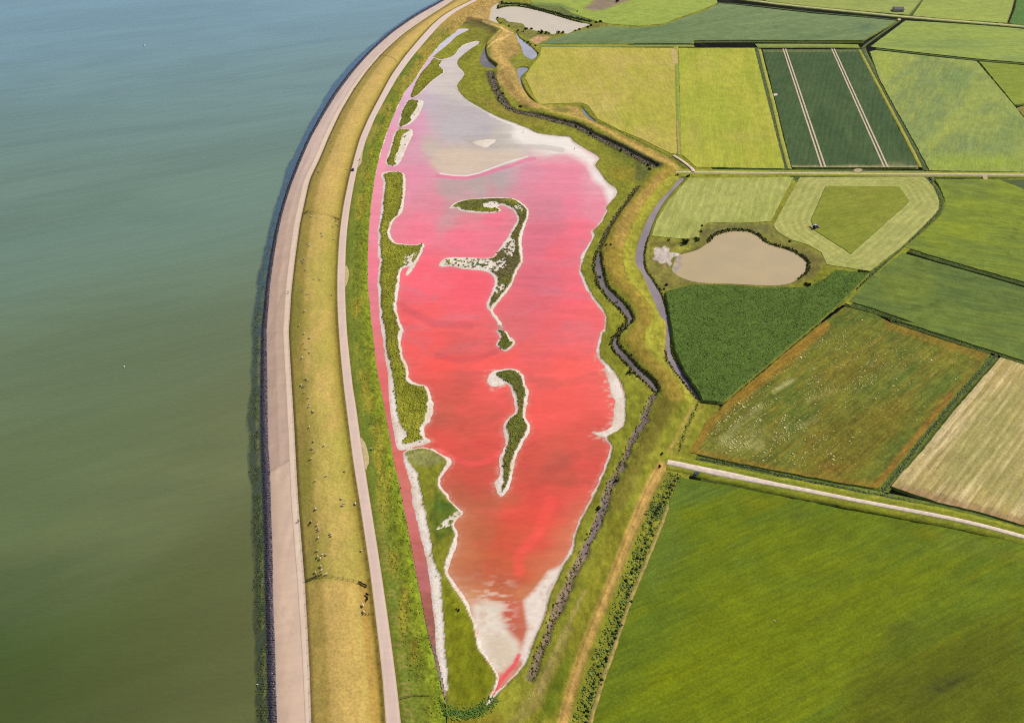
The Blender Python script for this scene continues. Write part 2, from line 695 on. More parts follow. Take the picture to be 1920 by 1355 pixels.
L3 = J(P('C1', (1580, 0), (1380, 130), (1220, 240), (1075, 370), (960, 500), (860, 640), (760, 810), (680, 980), (610, 1150)),
       P('C4', (540, 140), (505, 300), (470, 460), (445, 640), (425, 800), (408, 960), (398, 1130)), P('C7', (390, 0), (400, 200), (415, 450), (430, 700), (440, 900)),
       P('D2', (390, 0), (410, 250), (430, 500), (445, 750), (460, 1050), (470, 1355)))
L6 = J(P('C1', (1720, 0), (1560, 70), (1440, 160), (1340, 270), (1230, 400), (1130, 540), (1050, 690), (970, 840), (900, 1000), (845, 1200)),
       P('C4', (820, 150), (785, 320), (765, 450), (750, 600), (740, 780), (738, 950), (742, 1100)), P('C7', (750, 0), (765, 200), (785, 400), (805, 560), (830, 760), (855, 950)),
       P('D2', (765, 0), (795, 200), (825, 400), (850, 600), (880, 850), (905, 1080), (925, 1355)))
L7 = J(P('C1', (1755, 0), (1600, 75), (1490, 165), (1380, 290), (1270, 420), (1170, 560), (1085, 710), (1010, 850), (945, 1010), (890, 1180)),
       P('C4', (860, 170), (830, 340), (810, 500), (800, 650), (795, 850), (797, 1000)), P('C7', (808, 0), (828, 200), (850, 400), (875, 550), (905, 770), (940, 1000)),
       P('D2', (830, 0), (870, 250), (905, 480), (940, 720), (975, 980), (1000, 1180), (1018, 1355)))
L8 = J(P('F', (935, -8), (905, 12), (880, 32), (858, 57)),
       P('C1', (1480, 310), (1380, 430), (1300, 560), (1220, 660), (1160, 780), (1110, 900), (1075, 1000), (1050, 1080), (1020, 1200)),
       P('C4', (1000, 150), (975, 340), (962, 500), (955, 700), (955, 900), (965, 1000), (985, 1200)),
       P('C7', (990, 0), (1010, 200), (1035, 350), (1070, 520), (1100, 680), (1130, 850), (1150, 980), (1175, 1050), (1190, 1150)),
       P('D2', (1025, 0), (1050, 120), (1075, 260), (1105, 420), (1140, 600), (1170, 760), (1205, 900), (1240, 1040), (1260, 1140), (1290, 1230)),
       P('F', (838, 1355), (842, 1400)))

Y0, Y1 = -70.0, 1425.0


def line_x(L, y):
    L = L[np.argsort(L[:, 1])]
    k = np.ones(len(L), bool)
    k[1:] = np.diff(L[:, 1]) > 1.5
    L = L[k]
    xs = np.interp(y, L[:, 1], L[:, 0])
    s0 = (L[2, 0] - L[0, 0]) / (L[2, 1] - L[0, 1])
    s1 = (L[-1, 0] - L[-3, 0]) / (L[-1, 1] - L[-3, 1])
    xs = np.where(y < L[0, 1], L[0, 0] + s0 * (y - L[0, 1]), xs)
    return np.where(y > L[-1, 1], L[-1, 0] + s1 * (y - L[-1, 1]), xs)


# rows about every 1.1 m on the ground
_y = np.linspace(Y0, Y1, 4000)
_wy = to_world(np.stack([np.full(4000, 700.0), _y], 1))[:, 1]
ROWY = np.interp(np.arange(_wy[-1], _wy[0], 1.1)[::-1], _wy[::-1], _y[::-1])
_k = np.hanning(61)
_k /= _k.sum()
LX = {}
for nm, L in dict(L0=L0, L1=L1, L2=L2, L3=L3, L6=L6, L7=L7, L8=L8).items():
    yy = np.linspace(Y0 - 90, Y1 + 90, 2400)
    xx = line_x(L, yy)
    xx = np.convolve(np.pad(xx, 30, mode='edge'), _k * 1.0, 'valid') if nm != 'L8' else np.convolve(np.pad(xx, 7, mode='edge'), np.hanning(15) / np.hanning(15).sum(), 'valid')
    LX[nm] = np.interp(ROWY, yy, xx)
NR = len(ROWY)
LX['L2'] = LX['L3'] - np.interp(ROWY, [-70, 0, 100, 200, 300, 400, 500, 700, 870, 940, 1120, 1355], [3, 4, 6.5, 9, 11, 12, 12, 11.5, 13, 14, 14.5, 12])


def strip(name, xa, xb, prof, ncol, mat, colfn=None, label=None, zj=0.0, kind='structure'):
    """a long strip of the dike between two traced lines; prof: heights across it as (fraction, z)"""
    u = np.linspace(0, 1, ncol)
    pu, pz = np.array([p[0] for p in prof]), np.array([p[1] for p in prof])
    if len(prof) > 3:
        uu = np.linspace(0, 1, 101)
        z_ = np.interp(uu, pu, pz)
        kk = np.hanning(19); kk /= kk.sum()
        zs = np.convolve(np.pad(z_, 9, mode='edge'), kk, 'valid')
        e = np.minimum(uu, 1 - uu) / 0.12
        z_ = np.where(e < 1, z_ + (zs - z_) * np.clip(e, 0, 1), zs)
        z = np.interp(u, uu, z_)
    else:
        z = np.interp(u, pu, pz)
    X = xa[:, None] * (1 - u) + xb[:, None] * u
    Yp = np.repeat(ROWY[:, None], ncol, 1)
    Z = np.repeat(z[None], NR, 0)
    if zj:
        Z = Z + zj * (rng.uniform(-1, 1, Z.shape)) * ((u > 0.02) & (u < 0.98))
    px = np.stack([X.ravel(), Yp.ravel()], 1)
    V = to_world(px, Z.ravel())
    idx = np.arange(NR * ncol).reshape(NR, ncol)
    F = np.stack([idx[:-1, :-1], idx[1:, :-1], idx[1:, 1:], idx[:-1, 1:]], -1).reshape(-1, 4)
    C = colfn(np.repeat(u[None], NR, 0).ravel(), px, V) if colfn else None
    o = new_obj(name, mesh_data(name, V, F, mat, C, zj == 0))
    tag(o, label, kind=kind)
    return o, V.reshape(NR, ncol, 3)


def blend_u(u, stops):
    """colour across the strip from (u, rgb) stops"""
    us = [s[0] for s in stops]
    cs = np.array([A(*s[1]) for s in stops])
    return np.stack([np.interp(u, us, cs[:, k]) for k in range(3)], 1)


def mulnoise(c, n, amt):
    return c * (1 + amt * (n[:, None] - 0.5) * 2)


# --- sea
def sea_material():
    m, nt, bs = M_('sea_water')
    g = nt.nodes.new('ShaderNodeNewGeometry')
    big = noise(nt, mapped(nt, math.radians(30), (0.5, 1.0, 1)), 0.0035, 5, 0.55, 0.8)
    mid = noise(nt, mapped(nt, math.radians(26), (0.35, 1.0, 1)), 0.02, 5, 0.6, 0.4)
    col = mixc(nt, A4((78, 92, 30)), A4((68, 90, 38)), ramp(nt, big, 0.3, 0.7))
    # turbid shallow water near the camera; further out, sky reflection painted in as blue
    sp = nd(nt, 'ShaderNodeSeparateXYZ')
    nt.links.new(g.outputs['Position'], sp.inputs[0])
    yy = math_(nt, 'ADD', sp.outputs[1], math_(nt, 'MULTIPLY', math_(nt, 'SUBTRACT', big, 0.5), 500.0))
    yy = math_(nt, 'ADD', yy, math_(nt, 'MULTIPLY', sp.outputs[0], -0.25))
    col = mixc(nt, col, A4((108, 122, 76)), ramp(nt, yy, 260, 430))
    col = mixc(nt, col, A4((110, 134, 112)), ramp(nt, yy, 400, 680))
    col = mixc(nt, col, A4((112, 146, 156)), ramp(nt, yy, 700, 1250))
    col = mixc(nt, col, A4((112, 108, 62)), math_(nt, 'MULTIPLY', ramp(nt, mid, 0.5, 0.75), math_(nt, 'MULTIPLY', ramp(nt, yy, 700, 330), 0.25)))
    silt = math_(nt, 'MULTIPLY', ramp(nt, math_(nt, 'ADD', sp.outputs[0], math_(nt, 'MULTIPLY', math_(nt, 'SUBTRACT', big, 0.5), 90.0)), -230, -80), ramp(nt, sp.outputs[1], 760, 330))
    col = mixc(nt, col, A4((122, 116, 70)), math_(nt, 'MULTIPLY', silt, 0.5))
    ws = noise(nt, mapped(nt, math.radians(29), (0.12, 1.0, 1)), 0.1, 5, 0.6, 0.6)
    slick = noise(nt, mapped(nt, math.radians(22), (0.25, 1.0, 1)), 0.012, 4, 0.6, 1.2)
    k = math_(nt, 'MULTIPLY', ramp(nt, ws, 0.3, 0.7, 0.97, 1.03), ramp(nt, slick, 0.35, 0.65, 0.93, 1.07))
    cm = nd(nt, 'ShaderNodeCombineXYZ')
    for i in range(3):
        nt.links.new(k, cm.inputs[i])
    col = mixc(nt, col, cm.outputs[0], 1.0, 'MULTIPLY')
    nt.links.new(col, bs.inputs['Base Color'])
    bs.inputs['Roughness'].default_value = 0.28
    bs.inputs['IOR'].default_value = 1.33
    w1 = noise(nt, mapped(nt, math.radians(29), (0.14, 1.0, 1)), 0.13, 3, 0.5, 0.5)
    w2 = noise(nt, mapped(nt, math.radians(14), (0.4, 1.0, 1)), 0.55, 4, 0.62, 0.3)
    h = math_(nt, 'ADD', math_(nt, 'MULTIPLY', w1, 1.5), math_(nt, 'MULTIPLY', w2, 0.9))
    bump(nt, bs, h, 0.5, 0.5)
    return m


SEA_Z = -2.0
sea_v = np.array([(-9000, -400, SEA_Z), (2500, -400, SEA_Z), (2500, 12000, SEA_Z), (-9000, 12000, SEA_Z)])
tag(new_obj('sea', mesh_data('sea', sea_v, [(0, 1, 2, 3)], sea_material())), 'calm green to blue sea outside the curved dike', kind='structure')

# --- strips of the dike
def dist_to(xline):
    return xline


wob = 10 * (fbm(ROWY / 40.0, ROWY * 0, 31, 4) - 0.5)
near_w = np.interp(ROWY, [0, 120, 300, 450, 620, 800, 950, 1355], [6, 12, 15, 16, 21, 25, 24, 25])
near_w = np.maximum(near_w + wob, 5)


def shoal_mat():
    m, nt, bs = M_('shallow_water')
    a = nd(nt, 'ShaderNodeAttribute', attribute_name='Col')
    f = noise(nt, mapped(nt, math.radians(75), (0.35, 1, 1)), 0.5, 5, 0.65, 0.4)
    k = ramp(nt, f, 0.35, 0.65, 0.45, 1.25)
    al = math_(nt, 'MULTIPLY', a.outputs['Alpha'], k, clamp=True)
    nt.links.new(a.outputs['Color'], bs.inputs['Base Color'])
    nt.links.new(al, bs.inputs['Alpha'])
    bs.inputs['Roughness'].default_value = 0.5
    bs.inputs['Specular IOR Level'].default_value = 0.3
    return m


def shoal_col(u, px, V):
    up = blend_u(px[:, 1], [(0, (84, 116, 156)), (350, (70, 98, 124)), (560, (62, 84, 86)), (760, (64, 78, 58)), (1355, (56, 66, 36))])  # far blue stops: sky mirrored in calm water, put into the colour
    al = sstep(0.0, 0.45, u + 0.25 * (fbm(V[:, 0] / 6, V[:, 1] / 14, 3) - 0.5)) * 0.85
    yel = sstep(0.62, 0.75, u) * (1 - sstep(0.8, 0.92, u)) * sstep(380, 640, px[:, 1]) * sstep(0.4, 0.6, fbm(V[:, 0] / 3, V[:, 1] / 9, 8))
    up = up * (1 - yel[:, None]) + A(118, 118, 62) * yel[:, None]
    return np.concatenate([up, np.where(u < 0.02, 0, al)[:, None]], 1)


strip('shallow_water', LX['L0'] - near_w, LX['L0'] + 3, [(0, SEA_Z + 0.03), (1, SEA_Z + 0.05)], 14, shoal_mat(), shoal_col, 'dark shallow water over weedy stones at the foot of the dike, far end painted with reflected sky')

rock_mat = attr_mat('basalt_stone', fine=0.5, scale=1.6, bumpd=0.3, rough=0.8, spec=0.3)


def rock_col(u, px, V):
    c = blend_u(u, [(0, (34, 36, 62)), (0.35, (44, 40, 60)), (0.62, (92, 78, 84)), (0.85, (112, 94, 96)), (1, (168, 146, 140))])
    return mulnoise(c, rng.uniform(0, 1, len(u)), 0.35)


strip('stone_revetment', LX['L0'], LX['L1'] + 0.4, [(0, SEA_Z - 0.2), (0.5, -1.45), (1, -0.95)], 9, rock_mat, rock_col, 'dark basalt stone revetment along the waterline', zj=0.16)

asph_mat = attr_mat('pale_asphalt', fine=0.05, scale=0.35, bumpd=0.0, rough=0.9, spec=0.15, stretch=(1, 0.12, 1), ang=math.radians(90))
JOINT = lambda u, px: px[:, 1] - (884 - 20 * u)


def asph_col(u, px, V):
    old = blend_u(u, [(0, (186, 158, 144)), (0.12, (202, 170, 148)), (0.45, (188, 156, 136)), (0.6, (204, 172, 150)), (1, (198, 168, 146))])
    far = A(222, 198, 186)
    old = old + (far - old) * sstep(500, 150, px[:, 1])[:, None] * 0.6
    new = blend_u(u, [(0, (204, 174, 154)), (0.15, (218, 184, 156)), (1, (226, 194, 168))])
    k = (JOINT(u, px) > 0)[:, None]
    c = np.where(k, new, old)
    n = fbm(V[:, 0] / 2.2, V[:, 1] / 40, 41, 4)
    c = mulnoise(c, n, 0.12)
    c = mulnoise(c * 1.18, fbm(V[:, 0] / 5, V[:, 1] / 9, 43, 5), 0.09)
    c = c * (1 - 0.10 * sstep(0.62, 0.8, fbm(V[:, 0] / 1.5, V[:, 1] / 6, 44, 4)))[:, None]
    seam = np.exp(-(JOINT(u, px) / 1.6) ** 2)[:, None]
    return c * (1 - 0.3 * seam)


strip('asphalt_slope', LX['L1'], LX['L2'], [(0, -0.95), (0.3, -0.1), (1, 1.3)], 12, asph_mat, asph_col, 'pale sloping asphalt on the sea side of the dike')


def berm_col(u, px, V):
    c = blend_u(u, [(0, (186, 158, 146)), (0.12, (228, 206, 190)), (0.75, (232, 210, 196)), (1, (214, 190, 168))])
    return mulnoise(c * A(232, 206, 182) / A(232, 210, 196), fbm(V[:, 0], V[:, 1] / 30, 42, 3), 0.09)


strip('berm_path', LX['L2'] - 0.05, LX['L3'], [(0, 1.305), (0.1, 1.33), (1, 1.4)], 7, asph_mat, berm_col, 'light strip of path at the top of the asphalt slope')

grass_mat = attr_mat('dry_grass', fine=0.2, scale=0.8, bumpd=0.18)


def dike_col(u, px, V):
    y = px[:, 1]
    c = blend_u(u, [(0, (112, 92, 44)), (0.035, (124, 104, 48)), (0.06, (170, 148, 76)), (0.22, (182, 156, 78)), (0.3, (212, 178, 102)),  # seaward slope stops darkened: its shade is painted into the grass colour
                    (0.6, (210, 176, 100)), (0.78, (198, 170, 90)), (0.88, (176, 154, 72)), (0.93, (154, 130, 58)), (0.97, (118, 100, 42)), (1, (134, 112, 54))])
    g = sstep(0.35, 0.7, fbm(V[:, 0] / 9, V[:, 1] / 30, 51, 5))
    mid = sstep(360, 440, y) * (1 - sstep(1085 - 4 * 0, 1091, y + 8 * (u - 0.5)))
    grn = blend_u(u, [(0, (112, 98, 40)), (0.06, (142, 134, 58)), (0.25, (158, 148, 62)), (0.5, (190, 172, 84)), (0.75, (178, 166, 76)), (0.9, (166, 154, 64)), (1, (118, 110, 44))])
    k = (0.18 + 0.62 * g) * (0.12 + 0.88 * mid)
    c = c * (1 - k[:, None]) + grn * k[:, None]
    tan = (1 - sstep(0.5, 0.85, u)) * sstep(1085, 1094, y)
    c = c * (1 - 0.25 * tan[:, None]) + A(214, 176, 94) * 0.25 * tan[:, None]
    worn = sstep(0.78, 0.82, u) * (1 - sstep(0.9, 0.94, u)) * sstep(1088, 1100, y)
    c = c * (1 - 0.55 * worn[:, None]) + A(190, 144, 74) * 0.55 * worn[:, None]
    c = mulnoise(c, fbm(V[:, 0] / 1.4, V[:, 1] / 2.2, 52, 3), 0.16)
    c = mulnoise(c, fbm(V[:, 0] / 5, V[:, 1] / 9, 53, 4), 0.12)
    return c


DIKE_PROF = [(0, 1.45), (0.18, 2.5), (0.28, 3.2), (0.45, 3.6), (0.65, 3.4), (0.86, 2.5), (1, 1.9)]
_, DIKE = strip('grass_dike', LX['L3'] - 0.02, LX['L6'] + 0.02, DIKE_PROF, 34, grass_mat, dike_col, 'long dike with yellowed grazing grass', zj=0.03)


def road_col(u, px, V):
    c = blend_u(u, [(0, (198, 170, 140)), (0.1, (232, 206, 188)), (0.2, (224, 196, 180)), (0.8, (222, 194, 178)), (0.9, (234, 208, 192)), (1, (200, 176, 140))])
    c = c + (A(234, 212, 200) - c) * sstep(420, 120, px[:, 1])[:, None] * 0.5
    return mulnoise(c, fbm(V[:, 0] / 1.2, V[:, 1] / 25, 61, 3), 0.06)


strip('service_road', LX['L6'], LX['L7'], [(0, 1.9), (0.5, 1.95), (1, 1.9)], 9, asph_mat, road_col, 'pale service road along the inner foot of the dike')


def slope_col(u, px, V):
    y = px[:, 1]
    c = blend_u(u, [(0, (120, 108, 40)), (0.05, (110, 122, 40)), (0.2, (116, 128, 46)), (0.4, (118, 128, 44)), (0.55, (122, 130, 40)), (0.8, (132, 142, 36)), (0.95, (128, 146, 40)), (1, (112, 130, 40))])
    n = fbm(V[:, 0] / 5, V[:, 1] / 22, 71, 5)
    yel = sstep(0.5, 0.72, n) * np.exp(-((u - 0.5) / 0.28) ** 2)
    c = c * (1 - 0.75 * yel[:, None]) + A(166, 148, 50) * 0.75 * yel[:, None]
    far = sstep(420, 60, y)
    tan = far * sstep(0.42, 0.6, fbm(V[:, 0] / 8, V[:, 1] / 25, 72, 4)) * 0.8
    c = c * (1 - tan[:, None]) + A(176, 152, 66) * tan[:, None]
    top = sstep(90, 20, y)
    c = c * (1 - top[:, None]) + A(190, 156, 84) * top[:, None]
    n2 = fbm(V[:, 0] / 1.3, V[:, 1] / 2.0, 73, 3)
    n3_ = fbm(V[:, 0] / 0.9, V[:, 1] / 2.6, 76, 3)
    drk = sstep(0.5, 0.72, n2) * sstep(0.2, 0.5, u)
    c = c * (1 - 0.42 * drk[:, None])
    lit = sstep(0.55, 0.75, n3_) * sstep(0.15, 0.4, u)
    c = c * (1 + 0.35 * lit[:, None])
    # worn cross ruts by the road in the lower part
    rut = (np.sin(y * 0.62) > 0.55) * sstep(900, 960, y) * sstep(0.06, 0.12, u) * (1 - sstep(0.24, 0.32, u)) * (fbm(V[:, 0] / 2, V[:, 1] / 2, 75, 2) > 0.45)
    c = c * (1 - 0.55 * rut[:, None]) + A(168, 140, 84) * 0.55 * rut[:, None]
    return mulnoise(c, fbm(V[:, 0] / 3, V[:, 1] / 7, 74, 4), 0.2)


slope_mat = attr_mat('lush_grass', fine=0.3, scale=0.7, bumpd=0.3)
_, SLOPE = strip('inner_slope', LX['L7'], LX['L8'] + 3.0, [(0, 1.87), (0.2, 1.7), (0.8, 0.7), (0.93, 0.25), (1, -0.5)], 30, slope_mat, slope_col, 'green inner slope between service road and pink channel', zj=0.035)

# --- ground sheet to the horizon (east of the dike), at ditch-bottom level
crest = DIKE[:, 20, :2]
gp = [(crest[-1, 0] - 2, -300)] + [tuple(p) for p in crest[::-1][::12]] + [(crest[0, 0] + 60, crest[0, 1] + 40), (900, 2600), (2400, 12000), (12000, 12000), (12000, -300)]
gv = np.array([(x, y, -0.72) for x, y in gp])
g_mat = field_mat('polder_grass', (112, 128, 44), (92, 112, 40), (132, 140, 60), mott=(0.03, 0.35, 0.65), fine=0.3)
g_o = new_obj('ground', mesh_data('ground', gv, [tuple(range(len(gv)))], g_mat))
tag(g_o, 'green polder ground reaching to the horizon', kind='structure')

# ------------------------------------------------------------------ lagoon and marsh
BASIN_R = J(P('C1', (1590, 212), (1690, 212), (1600, 260), (1550, 310), (1440, 400)),
            P('C1', (1432, 412), (1475, 428), (1515, 425), (1580, 400), (1640, 330), (1740, 298), (1760, 315), (1690, 360), (1610, 430), (1610, 480), (1655, 540), (1600, 620)),
            P('C2', (200, 710), (330, 790), (450, 850), (560, 890), (660, 930), (720, 960), (850, 980), (950, 990), (980, 1020), (1040, 1060), (1110, 1100), (1165, 1140), (1135, 1190), (1170, 1240)),
            P('C5', (1220, 160), (1285, 210), (1285, 260), (1215, 340), (1220, 370), (1180, 450), (1120, 510), (1130, 540), (1100, 610), (1060, 690), (1030, 790), (1050, 840), (1110, 970), (1180, 1060), (1215, 1140), (1205, 1240)),
            P('C8', (1192, 0), (1165, 180), (1240, 260), (1310, 360), (1345, 460), (1350, 560), (1335, 690), (1220, 762), (1255, 830), (1240, 920), (1190, 1040), (1130, 1180)),
            P('D3', (930, 20), (880, 110), (840, 220), (830, 300), (770, 390), (735, 470), (690, 570), (660, 680), (620, 780), (580, 880), (540, 980), (490, 1050), (430, 1110), (370, 1170), (310, 1240)))
E_SHORE = J(P('D3', (350, 1130), (365, 1060), (300, 960), (250, 890), (225, 760), (205, 700), (160, 610), (110, 540), (60, 460), (45, 400), (70, 320), (110, 210), (95, 140), (145, 70)),
            P('C7', (1610, 1290), (1530, 1200), (1460, 1100), (1510, 990), (1530, 940), (1490, 900), (1430, 865), (1350, 845), (1270, 860), (1225, 885), (1240, 980), (1280, 1080), (1300, 1200)),
            P('D2', (1100, 0), (1140, 150), (1170, 300), (1200, 450), (1215, 600), (1230, 750), (1235, 900), (1250, 1050), (1275, 1180), (1290, 1235)))
LEFTSHORE = np.stack([LX['L8'], ROWY], 1)
LEFTSHORE = LEFTSHORE[(ROWY > 56) & (ROWY < 1318)][::6]          # top to bottom
BASIN = J(BASIN_R, E_SHORE, LEFTSHORE[::-1])
ISL = {}
ISL['A'] = P('C1', (1430, 420), (1480, 436), (1500, 440), (1475, 475), (1510, 520), (1430, 580), (1360, 650), (1300, 700), (1265, 695), (1290, 620), (1330, 540), (1400, 460))
ISL['B'] = P('C1', (1240, 725), (1310, 720), (1360, 740), (1300, 860), (1210, 915), (1175, 905), (1200, 810))
ISL['C'] = P('C1', (1160, 940), (1240, 930), (1285, 950), (1240, 1060), (1180, 1180), (1120, 1195), (1085, 1170), (1120, 1060))
ISL['D'] = J(P('C4', (1050, 110), (1100, 85), (1190, 85), (1225, 120), (1225, 240), (1205, 370), (1150, 430), (1115, 510), (1140, 580), (1190, 603), (1290, 612), (1350, 600), (1362, 625),
             (1310, 740), (1250, 825), (1235, 812), (1258, 765), (1195, 800), (1180, 930), (1165, 1080), (1215, 1230)),
             P('C7', (1208, 0), (1195, 100), (1215, 200), (1245, 260), (1250, 330), (1290, 375), (1385, 405), (1410, 480), (1430, 540), (1410, 640), (1360, 700), (1370, 760), (1400, 780), (1400, 805), (1300, 835), (1200, 860), (1165, 830), (1150, 740), (1130, 640), (1112, 480), (1105, 330), (1088, 200), (1062, 20)),
             P('C4', (1045, 1150), (1040, 1050), (1030, 850), (1045, 730), (1030, 690), (1035, 600), (1030, 520), (1050, 400), (1060, 300), (1070, 170)))
ISL['F'] = P('C5', (85, 345), (150, 298), (270, 278), (420, 270), (560, 282), (645, 345), (655, 400), (630, 480), (605, 580), (615, 720), (570, 810), (522, 920), (450, 1010), (402, 1080), (432, 1130), (472, 1195), (450, 1202), (395, 1110), (355, 1040), (395, 950), (412, 850), (345, 800), (200, 785), (90, 765), (15, 765), (45, 715), (120, 700), (370, 705), (430, 660), (490, 580), (560, 460), (578, 420), (540, 360), (470, 325), (432, 340), (460, 362), (400, 380), (280, 380), (180, 368), (140, 345))
ISL['G'] = J(P('C5', (415, 1230), (450, 1215), (500, 1240), (535, 1300)), P('C8', (520, 42), (562, 85), (490, 147), (428, 100), (450, 50), (425, 5)))
ISL['H'] = P('C8', (365, 370), (380, 310), (430, 285), (540, 275), (610, 308), (628, 380), (660, 440), (640, 540), (635, 620), (672, 690), (642, 760), (592, 850), (552, 950), (520, 1120), (460, 1195), (430, 1140), (415, 1090), (450, 1040), (450, 920), (490, 820), (478, 690), (510, 630), (562, 580), (550, 500), (520, 400), (460, 375), (395, 400))
ISL['I'] = P('F', (886, 268), (900, 263), (929, 262), (920, 272), (908, 277))
BEACH = [P('C8', (1175, 195), (1240, 260), (1310, 360), (1345, 460), (1350, 560), (1335, 690), (1220, 762), (1130, 738), (1180, 735), (1265, 690), (1280, 560), (1245, 440), (1230, 330), (1210, 270)),
         P('C8', (375, 370), (385, 310), (420, 290), (440, 330), (500, 370), (460, 385), (395, 402))]
BEACH_SOFT = [
         P('C2', (560, 890), (660, 930), (850, 980), (950, 990), (1040, 1060), (1165, 1140), (1135, 1190), (1170, 1250), (1250, 1306), (1180, 1290), (1060, 1170), (930, 1100), (760, 1080), (620, 1050), (540, 980)),
         P('C5', (1165, 90), (1220, 160), (1285, 210), (1285, 260), (1235, 320), (1195, 200), (1120, 140), (1090, 60)),
         P('D3', (770, 390), (735, 470), (690, 570), (660, 680), (620, 780), (580, 880), (540, 980), (500, 960), (530, 860), (555, 780), (540, 680), (530, 610), (600, 540), (680, 430)),
         P('D3', (215, 640), (300, 610), (390, 640), (385, 720), (430, 790), (500, 870), (500, 920), (460, 980), (400, 1030), (355, 1045), (300, 960), (250, 890), (225, 760))]
MR = J(P('F', (945, -25), (1345, -25), (1340, 60), (1130, 92), (1105, 190), (1290, 280), (1340, 320), (1480, 330), (1560, 400), (1612, 470), (1605, 560), (1350, 700), (1350, 765), (1310, 850), (1290, 905), (1240, 1045), (1155, 1290), (1125, 1424)),
       P('F', (842, 1424)))
_ls = np.stack([LX['L8'] - 1.0, ROWY], 1)[::8]
_ls = _ls[(_ls[:, 1] > -22) & (_ls[:, 1] < 1420)]
MREG = J(MR, _ls[::-1])
W1L = P('G7', (130, 130), (105, 190), (100, 250), (112, 310), (125, 380), (160, 440), (200, 490), (240, 540), (290, 580), (340, 640), (365, 680), (320, 740), (270, 800), (240, 850), (240, 890), (280, 950), (340, 1010), (400, 1070), (470, 1140), (540, 1210), (598, 1262))
W1R = P('G7', (618, 1245), (595, 1180), (525, 1110), (455, 1050), (395, 980), (335, 920), (295, 870), (285, 840), (312, 780), (372, 720), (412, 680), (408, 640), (382, 590), (332, 530), (282, 480), (222, 420), (192, 370), (182, 310), (162, 230), (155, 150))
W1 = J(W1L, W1R)
W2L = J(P('C6', (240, 88), (200, 140), (150, 190), (95, 270), (55, 360), (30, 440), (28, 500), (60, 550), (90, 620), (120, 690), (150, 760)), P('D1', (178, 20), (176, 150), (198, 220), (268, 310), (328, 385)))
W2R = J(P('D1', (352, 385), (292, 270), (222, 190), (203, 120), (208, 40)), P('C6', (190, 760), (160, 660), (120, 590), (85, 540), (75, 500), (75, 440), (95, 370), (120, 300), (160, 220), (215, 150), (270, 90)))
W2 = J(W2L, W2R)
CREEK = J(P('C8', (1560, 470), (1530, 520), (1500, 590), (1480, 660), (1400, 800), (1350, 920), (1290, 1040), (1220, 1170), (1190, 1290)),
          P('D3', (1000, 80), (960, 180), (925, 260), (870, 370), (820, 470), (760, 610), (710, 720), (660, 850), (610, 980), (570, 1090)))
CREEK_N = P('C5', (1440, 195), (1380, 280), (1290, 400), (1210, 540), (1165, 640))
DARK = P('C2', (385, 520), (420, 640), (480, 740), (560, 800), (700, 830), (850, 870), (1000, 910), (1150, 990), (1300, 1060), (1450, 1140), (1570, 1200))
POOL = P('C2', (350, 325), (312, 390), (305, 450), (335, 478), (400, 494), (428, 475), (372, 430), (350, 370))
P1 = P('G5', (270, 30), (170, 90), (140, 170), (130, 290), (200, 325), (280, 345), (240, 285), (228, 248), (320, 252), (390, 300), (480, 312), (590, 332), (640, 390), (700, 412), (790, 430), (870, 435), (950, 442), (1000, 478), (1060, 462), (1120, 442), (1200, 470), (1300, 430), (1500, 352), (1520, 332), (1420, 312), (1300, 285), (1150, 240), (950, 180), (760, 130), (560, 90), (400, 85), (280, 105), (250, 120), (242, 80))
P2 = P('C2', (565, 225), (590, 268), (640, 305), (690, 348), (722, 390), (690, 428), (640, 412), (615, 380), (600, 330), (572, 280))
P3 = P('C2', (578, 490), (640, 483), (655, 500), (622, 530), (602, 560), (615, 610), (645, 670), (695, 730), (722, 757), (660, 712), (608, 630), (578, 560))
P4 = P('C2', (1035, 765), (1062, 795), (1100, 838), (1135, 868), (1122, 876), (1075, 840), (1045, 805))
POND = P('C6', (205, 525), (228, 470), (250, 455), (330, 432), (380, 398), (420, 362), (480, 343), (560, 342), (620, 360), (670, 400), (780, 435), (840, 468), (868, 500), (862, 540), (820, 580), (760, 605), (660, 610), (500, 602), (340, 596), (260, 575), (220, 552))
MUD = P('G6', (190, 740), (230, 690), (220, 560), (280, 540), (330, 560), (390, 520), (470, 570), (450, 620), (560, 630), (660, 650), (520, 700), (480, 760), (510, 800), (470, 850), (420, 780), (340, 810), (280, 760))

GR = 0.66
mw = to_world(smooth(MREG, True, 1))[:, :2]
lo, hi = mw.min(0) - 2, mw.max(0) + 2
nx, ny = int((hi[0] - lo[0]) / GR), int((hi[1] - lo[1]) / GR)
gx, gy = np.meshgrid(lo[0] + np.arange(nx) * GR, lo[1] + np.arange(ny) * GR)
G = np.stack([gx.ravel(), gy.ravel()], 1)
inM = inside(G, mw)
GP = to_px(G)
x_, y_ = G[:, 0], G[:, 1]
edge_n = (fbm(x_ / 3.0, y_ / 3.0, 101, 4) - 0.5)
edge_n2 = (fbm(x_ / 9.0, y_ / 9.0, 102, 4) - 0.5)


def wsd(poly, rounded=4, reach=30.0, z=0.0):
    return sdist(G, to_world(smooth(poly, True, rounded), z)[:, :2], reach)


